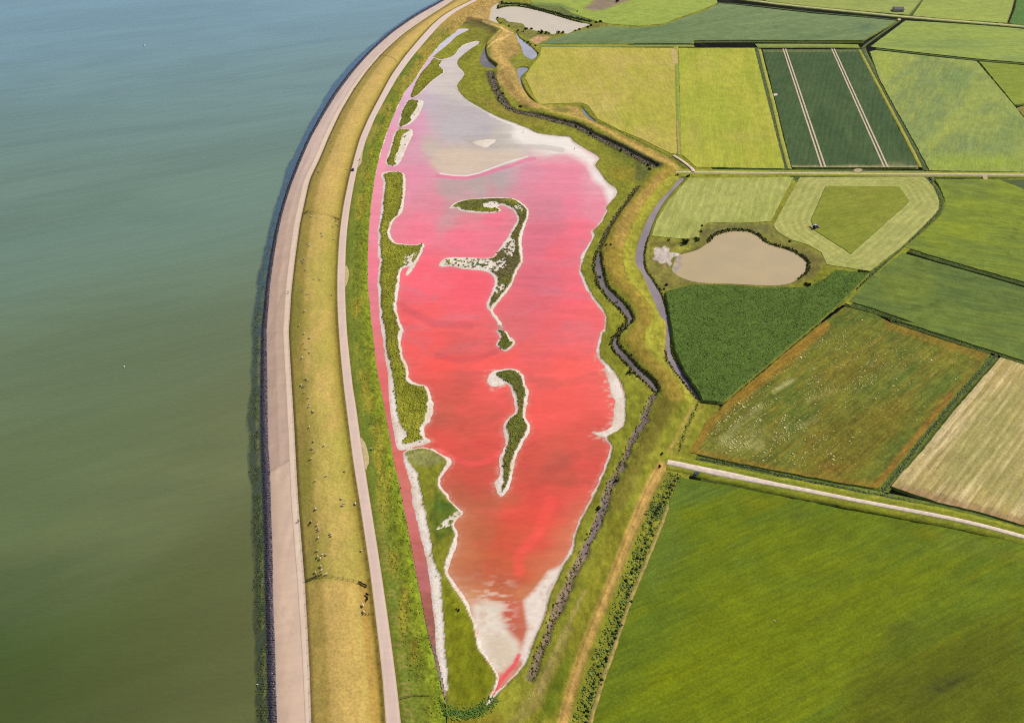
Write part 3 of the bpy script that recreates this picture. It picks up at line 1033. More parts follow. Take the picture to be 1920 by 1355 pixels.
sd_basin = -wsd(BASIN, 3)                 # positive on land, negative inside the basin
rim = 0.3 + 3.6 * np.clip(fbm(x_ / 14, y_ / 14, 104, 3) - 0.42, 0, 1) + 0.9 * np.clip(edge_n2 + 0.3, 0, 1)
d_left = seg_dist(G, to_world(LEFTSHORE)[:, :2], False, 12)
rim = rim * (1 - sstep(6.0, 3.0, d_left) * (0.25 + 0.6 * sstep(250, 420, GP[:, 1]) - 0.6 * (np.abs(GP[:, 1] - 930) < 45)))
land = sd_basin + rim                     # white rim lies inside the traced outline
isl_sd = {}
for k, p in ISL.items():
    isl_sd[k] = wsd(p, 4)
    land = np.maximum(land, isl_sd[k])
b_sd = np.full(len(G), -30.0)
for p in BEACH:
    b_sd = np.maximum(b_sd, wsd(p, 3))
land = np.maximum(land, b_sd + 1.6 * edge_n2 * 2)
near_left = sstep(6.0, 2.5, d_left) * sstep(330, 430, GP[:, 1])
land = land + 1.5 * edge_n * (1 - 0.8 * near_left) - 0.7 * near_left * (np.maximum(isl_sd['D'], sd_basin + 0 * x_) < 1.0) * (GP[:, 0] < np.interp(GP[:, 1], ROWY, LX['L8']) + 6)
# vegetation: distance from the white rim
rw = {'A': 0.8, 'B': 1.6, 'C': 1.6, 'D': 1.7, 'F': 1.7, 'G': 1.5, 'H': 1.6, 'I': 9.0}
veg = sd_basin - 0.2
for k in ISL:
    veg = np.maximum(veg, isl_sd[k] - rw[k] * (0.35 + 1.3 * fbm(x_ / 10, y_ / 10, 105, 3)))
SALT = [  # bare salt inside the shores
    (J(P('D2', (1100, 0), (1140, 150), (1170, 300), (1200, 450), (1215, 600), (1230, 750), (1235, 900), (1250, 1050), (1280, 1180), (1300, 1180), (1298, 1000), (1285, 850), (1275, 700), (1265, 560), (1255, 450), (1215, 350), (1195, 200), (1175, 100), (1150, 0)), P('C7', (1355, 1300), (1340, 1150), (1310, 1020), (1270, 970), (1240, 900), (1215, 890), (1240, 980), (1280, 1080), (1300, 1200))), 1.0),
    (P('C7', (1085, 200), (1110, 480), (1130, 640), (1150, 740), (1165, 830), (1200, 855), (1390, 805), (1370, 780), (1250, 815), (1200, 810), (1240, 760), (1235, 730), (1190, 670), (1170, 560), (1150, 440), (1130, 290), (1115, 200)), 1.0),
    (P('C7', (1390, 500), (1430, 540), (1410, 640), (1360, 700), (1375, 780), (1345, 770), (1335, 700), (1375, 620)), 0.9),
    (P('C4', (1225, 680), (1270, 690), (1300, 660), (1310, 740), (1250, 825), (1235, 812), (1258, 765), (1225, 770)), 0.55),
    (P('C1', (1245, 950), (1285, 950), (1240, 1060), (1180, 1180), (1150, 1150), (1190, 1060), (1200, 990)), 0.95),
    (P('C1', (1320, 725), (1360, 740), (1300, 860), (1265, 850), (1310, 780)), 0.95),
    (P('C8', (365, 370), (385, 310), (418, 292), (412, 325), (440, 350), (510, 375), (520, 400), (460, 380), (395, 402)), 1.0),
    (P('C8', (440, 1040), (455, 1030), (480, 1080), (455, 1130), (470, 1160), (430, 1140), (415, 1090)), 1.0),
    (P('C5', (15, 765), (45, 715), (120, 705), (340, 710), (420, 740), (440, 800), (340, 795), (200, 780)), 0.62),
    (P('C5', (330, 320), (400, 300), (440, 312), (400, 350), (340, 340)), 0.9),
    (P('C5', (500, 560), (560, 590), (540, 700), (470, 640)), 0.45), (P('C5', (420, 740), (480, 700), (500, 760), (430, 800)), 0.4),
    (P('C5', (410, 900), (500, 900), (450, 960), (410, 950)), 0.55), (P('C5', (545, 320), (600, 330), (610, 370), (570, 350)), 0.5),
    (P('D2', (1320, 90), (1385, 60), (1370, 130), (1250, 170), (1260, 150)), 0.55),
    (P('D3', (150, 560), (90, 480), (60, 470), (110, 545)), 0.5),
]
salt_n = fbm(x_ / 1.6, y_ / 1.6, 111, 3)
salt_zone = np.zeros(len(G), bool)
for p, dens in SALT:
    s = wsd(p, 3, 6.0) + 1.6 * edge_n
    m = (s > 0) & (salt_n < 0.28 + 0.55 * dens)
    salt_zone |= m
    veg[m] = np.minimum(veg[m], -0.5)
veg[b_sd > 0.3] = np.minimum(veg[b_sd > 0.3], -1)
vegm = sstep(-0.35, 0.35, veg + 0.9 * edge_n)

# heights
h = np.where(land > 0, np.minimum(land * 0.14, 0.17), np.maximum(land * 0.16, -0.7))
h = h + 0.35 * vegm * (0.5 + 0.9 * fbm(x_ / 2.2, y_ / 2.2, 121, 3)) * sstep(0, 1.2, veg + 0.6) * (1 - 0.75 * sstep(8, 22, sd_basin))
RIDGE_N = P('C2', (60, 90), (250, 130), (410, 185), (450, 235), (400, 300), (395, 400), (460, 480), (540, 580), (620, 700), (720, 790), (850, 835), (1000, 875), (1150, 945), (1350, 1065), (1500, 1140), (1640, 1200))
RIDGE_S = J(P('C5', (1640, 70), (1530, 190), (1430, 330), (1340, 450), (1285, 600), (1265, 720), (1300, 850), (1390, 960), (1480, 1080), (1490, 1180), (1440, 1290)),
            P('C8', (1440, 100), (1530, 230), (1640, 350), (1700, 460), (1690, 560), (1630, 680), (1560, 800), (1490, 940), (1410, 1090), (1330, 1270)), P('D3', (960, 420), (830, 780), (690, 1150), (600, 1420)))
rn = seg_dist(G, to_world(smooth(RIDGE_N, False, 4))[:, :2], False, 25)
rs = seg_dist(G, to_world(smooth(RIDGE_S, False, 4))[:, :2], False, 25)
south = sstep(1100, 760, GP[:, 1])
h = h + 2.0 * (1 - sstep(1.0, 11.0, rn)) + 1.9 * (1 - sstep(1.0, 10.0, rs)) * (0.3 + 0.7 * south)
# carve channels
creek_w = to_world(smooth(CREEK, False, 4))[:, :2]
dcreek = seg_dist(G, creek_w, False, 12)
dcn = seg_dist(G, to_world(smooth(CREEK_N, False, 4))[:, :2], False, 12)
ddark = seg_dist(G, to_world(smooth(DARK, False, 4))[:, :2], False, 14)
wat_sd = np.full(len(G), -30.0)
for p in (W1, W2, POOL, P1, P2, P3, P4, POND):
    wat_sd = np.maximum(wat_sd, wsd(p, 3))
h = h - (h + 1.1) * sstep(-0.8, 1.5, wat_sd)
cw = np.maximum(0.5, 1.25 + 3.4 * (fbm(x_ / 5, y_ / 5, 131, 4) - 0.5))
h = h - (h + 0.42) * (1 - sstep(0.3, 1.5, dcreek / cw)) * 0.95
h = h - (h + 0.6) * (1 - sstep(0.4, 1.4, dcn / 1.2)) * 0.9
h = h - (h + 0.3) * (1 - sstep(0.5, 1.5, ddark / 2.4)) * 0.8

# colours
base = A(138, 138, 42) * (1 + 0.0 * x_[:, None])
n5 = fbm(x_ / 12, y_ / 18, 141, 5)
n6 = fbm(x_ / 3, y_ / 4, 142, 4)
base = base * (1 - sstep(0.4, 0.65, n5)[:, None] * 0.5) + A(156, 150, 52) * sstep(0.4, 0.65, n5)[:, None] * 0.5
lay = [
    ('poly', P('C2', (0, 80), (300, 0), (460, 0), (380, 150), (470, 230), (400, 300), (380, 420), (450, 500), (420, 560), (520, 680), (620, 760), (720, 800), (760, 770), (690, 740), (600, 600), (560, 500), (520, 430), (600, 380), (590, 300), (540, 220), (440, 190), (330, 160), (180, 150), (60, 200), (0, 260)), (196, 160, 92), 0.85, 3),
    ('poly', P('C2', (0, 0), (300, 0), (460, 0), (380, 160), (180, 140), (60, 190), (0, 180)), (198, 162, 96), 0.8, 4),
    ('poly', P('C2', (0, 180), (110, 180), (70, 220), (0, 300)), (176, 148, 72), 0.6, 4),
    ('poly', P('C2', (60, 140), (200, 135), (330, 160), (440, 220), (420, 260), (340, 220), (200, 180), (90, 175)), (104, 92, 56), 0.8, 3),
    ('poly', P('C2', (210, 200), (350, 200), (420, 250), (360, 320), (300, 290), (200, 290)), (132, 126, 48), 0.7, 4),
    ('poly', P('C2', (520, 430), (600, 390), (660, 430), (600, 500), (560, 490)), (150, 150, 56), 0.8, 4),
    ('line', P('C2', (330, 165), (460, 215), (540, 240), (500, 265), (400, 320), (350, 370), (370, 430)), (224, 186, 122), 0.75, 2.0),
    ('line', P('C2', (460, 225), (400, 290), (350, 340)), (216, 180, 112), 0.6, 1.6),
    ('line', P('C2', (440, 500), (470, 580), (530, 660), (600, 740), (700, 790)), (204, 164, 94), 0.6, 3),
    ('poly', P('C2', (700, 780), (860, 830), (1000, 865), (1150, 935), (1350, 1050), (1560, 1160), (1700, 1240), (1760, 1225), (1680, 1150), (1500, 1060), (1300, 960), (1150, 890), (1080, 840), (1020, 780), (860, 765), (740, 765)), (192, 160, 84), 0.85, 3),
    ('line', P('C2', (1090, 870), (1300, 985), (1500, 1090), (1700, 1190)), (206, 158, 86), 0.7, 2.2),
    ('poly', P('C2', (800, 800), (860, 770), (960, 780), (980, 810), (900, 820)), (126, 124, 58), 0.8, 3),
    ('poly', P('C2', (930, 765), (1000, 765), (1030, 820), (990, 830)), (196, 158, 92), 0.7, 3),
    ('poly', P('C2', (270, 700), (350, 700), (450, 770), (640, 850), (830, 900), (820, 920), (620, 880), (420, 800)), (148, 126, 58), 0.6, 5),
    ('poly', P('G8', (1240, 700), (1430, 780), (1500, 930), (1440, 950), (1300, 820), (1240, 780)), (116, 122, 44), 0.6, 5),
    ('poly', P('G8', (1480, 830), (1620, 900), (1640, 960), (1560, 1056), (1480, 1056), (1500, 920)), (92, 98, 52), 0.75, 4),
    ('poly', P('G8', (1240, 940), (1440, 930), (1500, 960), (1470, 1050), (1280, 1040)), (146, 128, 40), 0.6, 5),
    # southern embankment
    ('poly', J(P('C5', (1640, 60), (1560, 120), (1460, 230), (1360, 340), (1280, 470), (1200, 640), (1190, 760), (1260, 900), (1370, 1000), (1440, 1110), (1420, 1200), (1340, 1306)), P('C8', (1340, 60), (1420, 190), (1520, 290), (1610, 420), (1640, 520), (1720, 540), (1780, 510), (1740, 410), (1680, 320), (1540, 200), (1480, 100), (1500, 0)), P('C5', (1560, 1200), (1550, 1100), (1460, 960), (1370, 870), (1335, 740), (1345, 620), (1410, 450), (1500, 310), (1620, 170), (1720, 90))), (170, 142, 58), 0.8, 4),
    ('poly', P('C5', (1640, 80), (1560, 150), (1400, 340), (1300, 480), (1260, 640), (1330, 640), (1400, 460), (1500, 300), (1620, 160)), (186, 152, 78), 0.7, 4),
    ('poly', J(P('C5', (1690, 110), (1760, 130), (1600, 290), (1520, 400), (1470, 500), (1425, 640), (1430, 740), (1520, 870), (1590, 1020), (1650, 1200)), P('C8', (1645, 0), (1630, 100), (1620, 200), (1690, 290), (1800, 440), (1860, 520), (1780, 520), (1770, 420), (1700, 330), (1560, 210), (1480, 120), (1500, 30)), P('C5', (1545, 1180), (1540, 1080), (1450, 960), (1370, 880), (1340, 740), (1350, 620), (1420, 450), (1500, 310), (1620, 170))), (172, 166, 58), 0.9, 2.5),
    ('line', J(P('C5', (1560, 1180), (1550, 1090), (1450, 960), (1375, 880), (1340, 760)), ), (116, 108, 40), 0.5, 1.5),
    ('line', J(P('C5', (1580, 1010), (1640, 1160)), P('C8', (1640, 60), (1625, 170), (1700, 280), (1810, 440))), (214, 182, 100), 0.6, 2),
    ('line', P('C8', (1490, 40), (1490, 120), (1580, 210), (1690, 310), (1770, 430), (1775, 500)), (126, 118, 44), 0.5, 1.6),
    ('poly', P('C8', (1560, 480), (1660, 500), (1720, 560), (1640, 700), (1560, 860), (1480, 1000), (1380, 1200), (1330, 1306), (1230, 1306), (1330, 1060), (1420, 860), (1500, 680)), (128, 116, 46), 0.7, 5),
    # brown track and verges in the south
    ('poly', J(P('D1', (180, 650), (270, 480), (330, 400), (380, 410), (300, 540), (240, 680)), ), (162, 152, 58), 0.8, 3),
    ('line', P('D1', (190, 640), (270, 490), (310, 420)), (190, 160, 88), 0.7, 2),
    ('line', J(P('D1', (155, 720), (90, 840), (40, 960)), P('D3', (1180, 200), (1090, 430), (980, 700), (900, 900), (820, 1150), (770, 1355), (755, 1420))), (204, 162, 90), 0.95, 12.0),
    ('line', J(P('D1', (165, 730), (100, 850), (50, 960)), P('D3', (1190, 200), (1105, 430), (995, 700), (915, 900), (838, 1150), (790, 1355))), (168, 148, 70), 0.6, 2.4),
    ('line', J(P('D1', (140, 720), (80, 830), (25, 960)), P('D3', (1160, 210), (1075, 430), (965, 700), (885, 900), (805, 1150), (752, 1355))), (160, 122, 66), 0.7, 2.0),
    ('line', J(P('D1', (175, 740), (115, 850), (65, 960)), P('D3', (1205, 210), (1120, 430), (1010, 700), (930, 900), (852, 1150), (806, 1355))), (156, 120, 66), 0.65, 2.0),
    ('poly', P('D3', (1060, 120), (1180, 60), (1100, 350), (1020, 560), (900, 860), (780, 1180), (720, 1355), (520, 1355), (640, 1180), (760, 900), (860, 620), (980, 330)), (132, 126, 36), 0.7, 8),
    ('poly', P('D3', (800, 760), (830, 780), (640, 1250), (520, 1355), (440, 1355), (560, 1180), (700, 960)), (150, 132, 74), 0.6, 6),
    ('line', P('D3', (900, 560), (800, 760), (700, 960), (620, 1180)), (176, 150, 96), 0.45, 4),
    ('poly', P('D3', (660, 1180), (760, 1000), (830, 900), (800, 1060), (720, 1300), (620, 1355)), (96, 118, 24), 0.6, 6),
    # salty green margins and bottom lawns
    ('poly', P('D3', (40, 500), (210, 720), (250, 900), (340, 1060), (330, 1160), (260, 1240), (120, 1260), (80, 1150), (60, 900), (40, 700)), (124, 128, 14), 0.7, 6),
    ('poly', P('D2', (1020, 1210), (1180, 1190), (1240, 1290), (1340, 1340), (1633, 1300), (1700, 1420), (1020, 1420)), (138, 124, 38), 0.75, 6),
    ('poly', P('C8', (1060, 700), (1240, 770), (1260, 950), (1150, 1250), (1060, 1306), (1140, 1160), (1230, 960)), (118, 116, 22), 0.5, 5),
    ('poly', P('C7', (1230, 880), (1350, 850), (1490, 900), (1500, 950), (1400, 980), (1290, 970)), (152, 150, 96), 0.7, 4),
    ('poly', P('C7', (1430, 1130), (1600, 1306), (1450, 1306)), (84, 112, 40), 0.75, 4),
    ('poly', P('D2', (1190, 0), (1330, 10), (1380, 60), (1330, 200), (1240, 250), (1190, 120)), (84, 112, 40), 0.6, 5),
    ('poly', P('C5', (150, 298), (420, 270), (640, 345), (650, 400), (610, 480), (600, 600), (610, 720), (560, 820), (440, 1010), (370, 1060), (410, 850), (340, 790), (20, 760), (370, 705), (560, 440), (470, 325), (180, 368)), (96, 96, 54), 0.75, 3),
    ('poly', P('C5', (430, 620), (530, 640), (600, 700), (560, 810), (430, 860), (420, 760)), (110, 96, 66), 0.55, 4),
    ('poly', smooth(ISL['H'], True, 3), (92, 98, 44), 0.8, 3),
    ('poly', smooth(ISL['G'], True, 3), (92, 104, 40), 0.8, 3),
    ('poly', smooth(ISL['B'], True, 3), (116, 122, 42), 0.7, 3),
    ('line', P('D2', (1190, 1200), (1230, 1250), (1300, 1290), (1400, 1305), (1490, 1290), (1545, 1255), (1590, 1200)), (84, 110, 46), 0.9, 8),
    # pond bank
    ('poly', P('C6', (85, 380), (260, 400), (345, 340), (380, 312), (540, 312), (690, 310), (770, 390), (870, 430), (940, 460), (950, 510), (880, 590), (740, 620), (300, 605), (180, 640), (120, 590), (80, 500)), (136, 130, 62), 0.85, 3),
    ('poly', P('C6', (345, 345), (420, 315), (560, 312), (680, 320), (700, 370), (600, 345), (480, 335), (400, 365), (350, 385)), (118, 114, 66), 0.7, 3),
    ('poly', P('C6', (700, 400), (860, 440), (930, 470), (930, 520), (880, 580), (870, 500), (800, 440)), (124, 112, 60), 0.6, 3),
    ('poly', P('C6', (85, 390), (140, 395), (115, 470), (90, 520)), (166, 160, 62), 0.8, 2),
    ('poly', P('G6', (150, 440), (560, 480), (570, 560), (470, 570), (390, 500), (200, 530), (180, 740), (150, 740)), (112, 102, 46), 0.75, 3),
    ('poly', P('G6', (560, 530), (830, 510), (760, 600), (640, 640), (480, 620)), (160, 154, 56), 0.8, 2),
    ('poly', P('G6', (110, 840), (380, 880), (560, 1020), (840, 1090), (500, 1130), (300, 1080)), (150, 140, 68), 0.8, 3),
    ('poly', MUD, (212, 194, 180), 1.0, 1.2),
    ('blob', (1240, 478, 10, 8, 0), (196, 178, 170), 0.7), ('blob', (1246, 499, 3, 3, 0), (216, 164, 120), 0.9),
    # north: banks of the ponds
    ('poly', P('G5', (260, 20), (600, 60), (1160, 60), (1400, 180), (1540, 300), (1500, 320), (950, 170), (560, 80), (270, 90)), (108, 118, 66), 0.85, 3),
    ('poly', P('G5', (330, 240), (480, 300), (600, 330), (650, 400), (780, 430), (1000, 480), (1200, 480), (1520, 370), (1700, 300), (1850, 330), (1500, 420), (900, 520), (640, 540), (560, 470), (400, 350), (300, 310)), (126, 120, 62), 0.8, 3),
    ('poly', P('G5', (680, 560), (800, 500), (980, 510), (900, 560), (780, 620)), (206, 160, 116), 0.9, 2.5),
    ('line', P('G5', (1400, 318), (1150, 250), (950, 192), (760, 140), (560, 96), (420, 92)), (206, 156, 96), 0.6, 1.0),
]
col, _ = paint(GP, lay, base)
col = mulnoise(col, n6, 0.36)
col = mulnoise(col, fbm(x_ / 1.0, y_ / 2.4, 143, 3), 0.34)
col = mulnoise(col, fbm(x_ / 16, y_ / 30, 144, 4), 0.22)
# dark scrub on the outer slope of the northern embankment, muddy creek beds
scr = (1 - sstep(2.0, 6.4, ddark + 6 * edge_n2)) * 0.85
col = col * (1 - scr[:, None]) + (A(90, 82, 62) * (0.6 + 0.8 * fbm(x_ / 2, y_ / 2, 145, 3))[:, None]) * scr[:, None]
mud = (1 - sstep(0.5, 1.3, dcreek / cw)) * 0.9
mudc = blend_u(GP[:, 1], [(600, (112, 98, 94)), (900, (138, 118, 110)), (1050, (160, 134, 116)), (1355, (130, 112, 90))])
col = col * (1 - mud[:, None]) + mulnoise(mudc, salt_n, 0.5) * mud[:, None]
thr = (1 - sstep(0.5, 1.3, np.abs(ddark - 0.6) / (1.0 + 1.2 * np.clip(edge_n2 + 0.2, 0, 1)))) * 0.75
col = col * (1 - thr[:, None]) + mulnoise(np.repeat(A(132, 114, 112)[None], len(G), 0), salt_n, 0.4) * thr[:, None]
mud2 = (1 - sstep(0.4, 1.2, dcn / 1.2)) * 0.8
col = col * (1 - mud2[:, None]) + A(104, 92, 84) * mud2[:, None]
bankd = sstep(-2.2, -0.3, wat_sd) * (sdist(GP, MUD, 12) < 0)
bankd = bankd * (1 - (wsd(P1, 3, 4) > -3.5) * 0.6)
col = col * (1 - 0.3 * bankd[:, None]) + A(84, 78, 46) * 0.3 * bankd[:, None]
# salt where nothing grows
saltc = A(244, 230, 214) * (0.86 + 0.24 * fbm(x_ / 1.2, y_ / 1.2, 151, 3))[:, None]
sn1 = sstep(0.45, 0.7, fbm(x_ / 7, y_ / 7, 152, 4))[:, None]
saltc = saltc * (1 - 0.6 * sn1) + A(222, 202, 178) * 0.6 * sn1
sn2 = (sstep(0.55, 0.75, fbm(x_ / 2.4, y_ / 2.0, 153, 4)) * sstep(2.2, 0.2, land) * sstep(500, 800, GP[:, 1]))[:, None]
saltc = saltc * (1 - 0.45 * sn2) + A(228, 148, 126) * 0.45 * sn2
farsalt = sstep(380, 150, GP[:, 1])[:, None]
saltc = saltc * (1 - 0.35 * farsalt) + A(236, 220, 204) * 0.35 * farsalt
nearl = (land < 40) & (sd_basin < 3)
sm = np.where(nearl, 1 - vegm, 0.0)
sm = np.maximum(sm * (sd_basin < 1.0), np.where(salt_zone, 1.0, 0.0))
damp = sstep(0.5, -0.6, land)
saltc = saltc * (1 - 0.35 * damp[:, None]) + A(206, 150, 140) * 0.35 * damp[:, None]
col = col * (1 - sm[:, None]) + saltc * sm[:, None]
# vegetation rim browner
rimv = (vegm > 0.4) & (veg < 1.2) & (sd_basin < 0.8)
col[rimv] = col[rimv] * 0.5 + A(112, 94, 42) * 0.5 * (0.6 + 0.8 * salt_n[rimv])[:, None]

marsh_mat = attr_mat('marsh_ground', fine=0.15, scale=1.1, bumpd=0.22)


def grid_object(name, mask, Z, C, mat, label, smooth_=True, kind='structure', attrs=None):
    q = np.arange(nx * ny).reshape(ny, nx)
    f = np.stack([q[:-1, :-1], q[:-1, 1:], q[1:, 1:], q[1:, :-1]], -1).reshape(-1, 4)
    f = f[mask[f].all(1)]
    used = np.unique(f)
    remap = np.zeros(nx * ny, np.int64)
    remap[used] = np.arange(len(used))
    V = np.stack([G[used, 0], G[used, 1], Z[used]], 1)
    o = new_obj(name, mesh_data(name, V, remap[f], mat, C[used], smooth_))
    tag(o, label, kind=kind)
    return o


inner_isl = {}
lx8 = np.interp(GP[:, 1], ROWY, LX['L8'])
m_rest = inM & ~((GP[:, 0] < lx8 + 4.5) & (GP[:, 1] > 345) & (GP[:, 1] < 1300))
for k, lab in dict(F='curved question-mark island with white salt edges in the pink lagoon', H='slim green island with a hooked white head in the pink lagoon',
                   G='tiny green islet below the curved island', D='long green barrier island between pink channel and lagoon', B='small green islet with white rim near the far channel',
                   C='small islet half green and half white salt').items():
    near = isl_sd[k] > -4.5
    inner_isl[k] = near
    grid_object('island', near, h, col, marsh_mat, lab)
    m_rest &= ~(isl_sd[k] > -3.4)
grid_object('salt_marsh', m_rest, h, col, marsh_mat, 'green salt marsh and grassy embankments round the pink lagoon')

# --- lagoon water
WZ = -0.02
CP = [(830, 150, 205, 190, 178), (845, 172, 196, 184, 176), (800, 200, 200, 182, 186), (850, 230, 190, 184, 188), (900, 238, 186, 178, 180), (780, 222, 226, 160, 182), (770, 250, 222, 152, 172),
      (815, 290, 206, 190, 170), (870, 300, 204, 190, 170), (935, 255, 200, 188, 176), (970, 255, 216, 204, 190), (960, 285, 212, 200, 180), (1030, 280, 230, 220, 206), (780, 290, 224, 160, 176), (765, 330, 236, 146, 166),
      (790, 318, 230, 150, 168), (835, 350, 196, 164, 160), (900, 350, 188, 168, 162), (940, 335, 188, 166, 164), (985, 318, 214, 150, 166), (1030, 310, 242, 142, 162), (1060, 325, 242, 138, 158), (1100, 345, 236, 160, 170),
      (800, 380, 234, 142, 156), (835, 390, 204, 158, 156), (870, 372, 204, 160, 158), (1010, 350, 232, 134, 152), (1050, 380, 242, 130, 150), (1015, 380, 222, 132, 146), (1110, 395, 238, 142, 156), (920, 362, 206, 150, 152),
      (790, 430, 248, 126, 144), (870, 440, 250, 120, 138), (930, 425, 246, 122, 140), (1060, 440, 250, 118, 134), (1010, 450, 226, 116, 132), (1085, 470, 240, 120, 134), (1035, 480, 244, 110, 122), (1000, 520, 226, 108, 120),
      (800, 520, 254, 106, 118), (880, 540, 254, 100, 112), (790, 600, 250, 98, 104), (1000, 570, 232, 104, 114), (1060, 560, 250, 102, 114), (1100, 620, 248, 102, 110), (1040, 620, 240, 98, 106), (960, 610, 226, 104, 112),
      (800, 650, 250, 92, 96), (850, 668, 226, 92, 96), (900, 655, 236, 94, 100), (1000, 660, 236, 96, 102), (1080, 690, 254, 94, 96), (960, 690, 252, 92, 96), (900, 690, 254, 90, 94),
      (835, 700, 252, 86, 86), (880, 730, 236, 88, 86), (850, 770, 214, 92, 84), (1060, 740, 255, 92, 94), (1130, 740, 252, 98, 100), (900, 760, 232, 88, 86), (1020, 780, 254, 90, 90),
      (850, 820, 232, 82, 78), (900, 840, 236, 82, 80), (880, 800, 216, 86, 78), (1090, 820, 232, 86, 82), (1050, 850, 216, 88, 80), (1000, 850, 226, 84, 78), (1110, 870, 238, 84, 82), (1060, 900, 222, 84, 76),
      (870, 930, 204, 92, 76), (920, 965, 202, 94, 74), (1000, 910, 232, 80, 74), (1050, 940, 248, 82, 78), (960, 960, 236, 82, 72), (890, 890, 220, 84, 76), (1080, 940, 244, 88, 84), (1010, 960, 240, 80, 72),
      (900, 1000, 204, 98, 72), (950, 1010, 220, 86, 66), (1010, 1000, 228, 86, 70), (880, 1050, 208, 106, 76), (930, 1050, 216, 96, 68), (985, 1070, 222, 92, 66), (1010, 1050, 220, 104, 80), (1040, 1020, 230, 100, 84),
      (960, 1095, 204, 104, 76), (900, 1095, 214, 124, 92), (880, 1120, 222, 156, 124), (965, 1150, 208, 96, 78), (975, 1190, 204, 96, 84), (965, 1230, 214, 120, 110), (935, 1280, 240, 118, 122), (1000, 1110, 214, 120, 90),
      (858, 62, 206, 196, 208), (830, 95, 212, 204, 214), (800, 135, 226, 206, 216), (775, 172, 224, 178, 198), (750, 215, 226, 164, 184), (735, 260, 232, 156, 176), (720, 310, 240, 152, 168), (712, 350, 240, 148, 164), (700, 420, 240, 140, 156),
      (697, 500, 240, 126, 142), (702, 580, 228, 122, 134), (712, 640, 226, 112, 120), (722, 720, 222, 98, 106), (735, 790, 210, 92, 98), (748, 850, 214, 98, 100), (765, 850, 226, 96, 98), (760, 930, 208, 104, 104), (775, 980, 200, 98, 98),
      (785, 1020, 188, 92, 90), (798, 1080, 172, 88, 86), (808, 1140, 156, 82, 80), (815, 1190, 138, 82, 82), (820, 1230, 110, 92, 96), (828, 1280, 140, 120, 110), (890, 85, 216, 204, 192), (845, 115, 212, 200, 188)]
cp = np.array(CP, float)
wx = GP[:, 0] + 34 * (fbm(x_ / 40, y_ / 60, 201, 4) - 0.5) * 2 + 10 * (fbm(x_ / 9, y_ / 14, 203, 3) - 0.5)
wy = GP[:, 1] + 24 * (fbm(x_ / 50, y_ / 26, 202, 4) - 0.5) * 2 * np.clip(GP[:, 1] / 500, 0.35, 1.2) + 8 * (fbm(x_ / 14, y_ / 8, 204, 3) - 0.5)
wmask = inM & (land < 2.0) & (sd_basin < 2.5)
wi = np.nonzero(wmask)[0]
cl = lin(cp[:, 2:])
cl[:, 1] *= 1 + 0.22 * sstep(520, 700, cp[:, 1])
cl[:, 2] *= 1 - 0.06 * sstep(520, 700, cp[:, 1])
wc = np.zeros((len(G), 3))
left_ch = np.zeros(len(G), bool)
chan = J(np.stack([LX['L8'] - 8, ROWY], 1)[(ROWY > 40) & (ROWY < 1325)][::8], P('F', (832, 1300), (800, 1000), (760, 850), (735, 700), (712, 560), (708, 420), (726, 300), (745, 240), (775, 180), (812, 108), (846, 80), (885, 54)))
left_ch = inside(GP, chan)
isleft = np.array([1.0 if inside(cp[i:i + 1, :2], chan)[0] else 0.0 for i in range(len(cp))])
for s in range(0, len(wi), 20000):
    q = wi[s:s + 20000]
    L = left_ch[q]
    X = np.where(L, GP[q, 0], wx[q])
    Yq = np.where(L, GP[q, 1], wy[q])
    d2 = (X[:, None] - cp[None, :, 0]) ** 2 + (Yq[:, None] - cp[None, :, 1]) ** 2
    w = 1.0 / (d2 + 160.0) ** 1.9
    w *= np.where(L[:, None], isleft[None] + 0.002, 1.0 - 0.98 * isleft[None])
    wc[q] = (w @ cl) / w.sum(1, keepdims=True)
wc = wc / KEXP * 1.03
wc = wc * np.where(left_ch, 1.06, 1 - 0.09 * sstep(640, 860, GP[:, 1]))[:, None]
sw = fbm(x_ / 26 + 2.2 * fbm(x_ / 30, y_ / 30, 231, 3), y_ / 11 + 2.2 * fbm(x_ / 25, y_ / 25, 232, 3), 233, 5)
south_w = sstep(560, 760, GP[:, 1]) * (~left_ch)
b1 = (sstep(0.52, 0.72, sw) * south_w * 0.4)[:, None]
wc = wc * (1 - b1) + A(192, 92, 72) * b1
b2 = (sstep(0.46, 0.28, sw) * south_w * 0.22 * sstep(1080, 1000, GP[:, 1]))[:, None]
wc = wc * (1 - b2) + A(255, 100, 90) * b2
b3 = (sstep(0.5, 0.7, sw) * (1 - south_w) * sstep(330, 420, GP[:, 1]) * 0.35)[:, None]
wc = wc * (1 - b3) + A(220, 128, 138) * b3
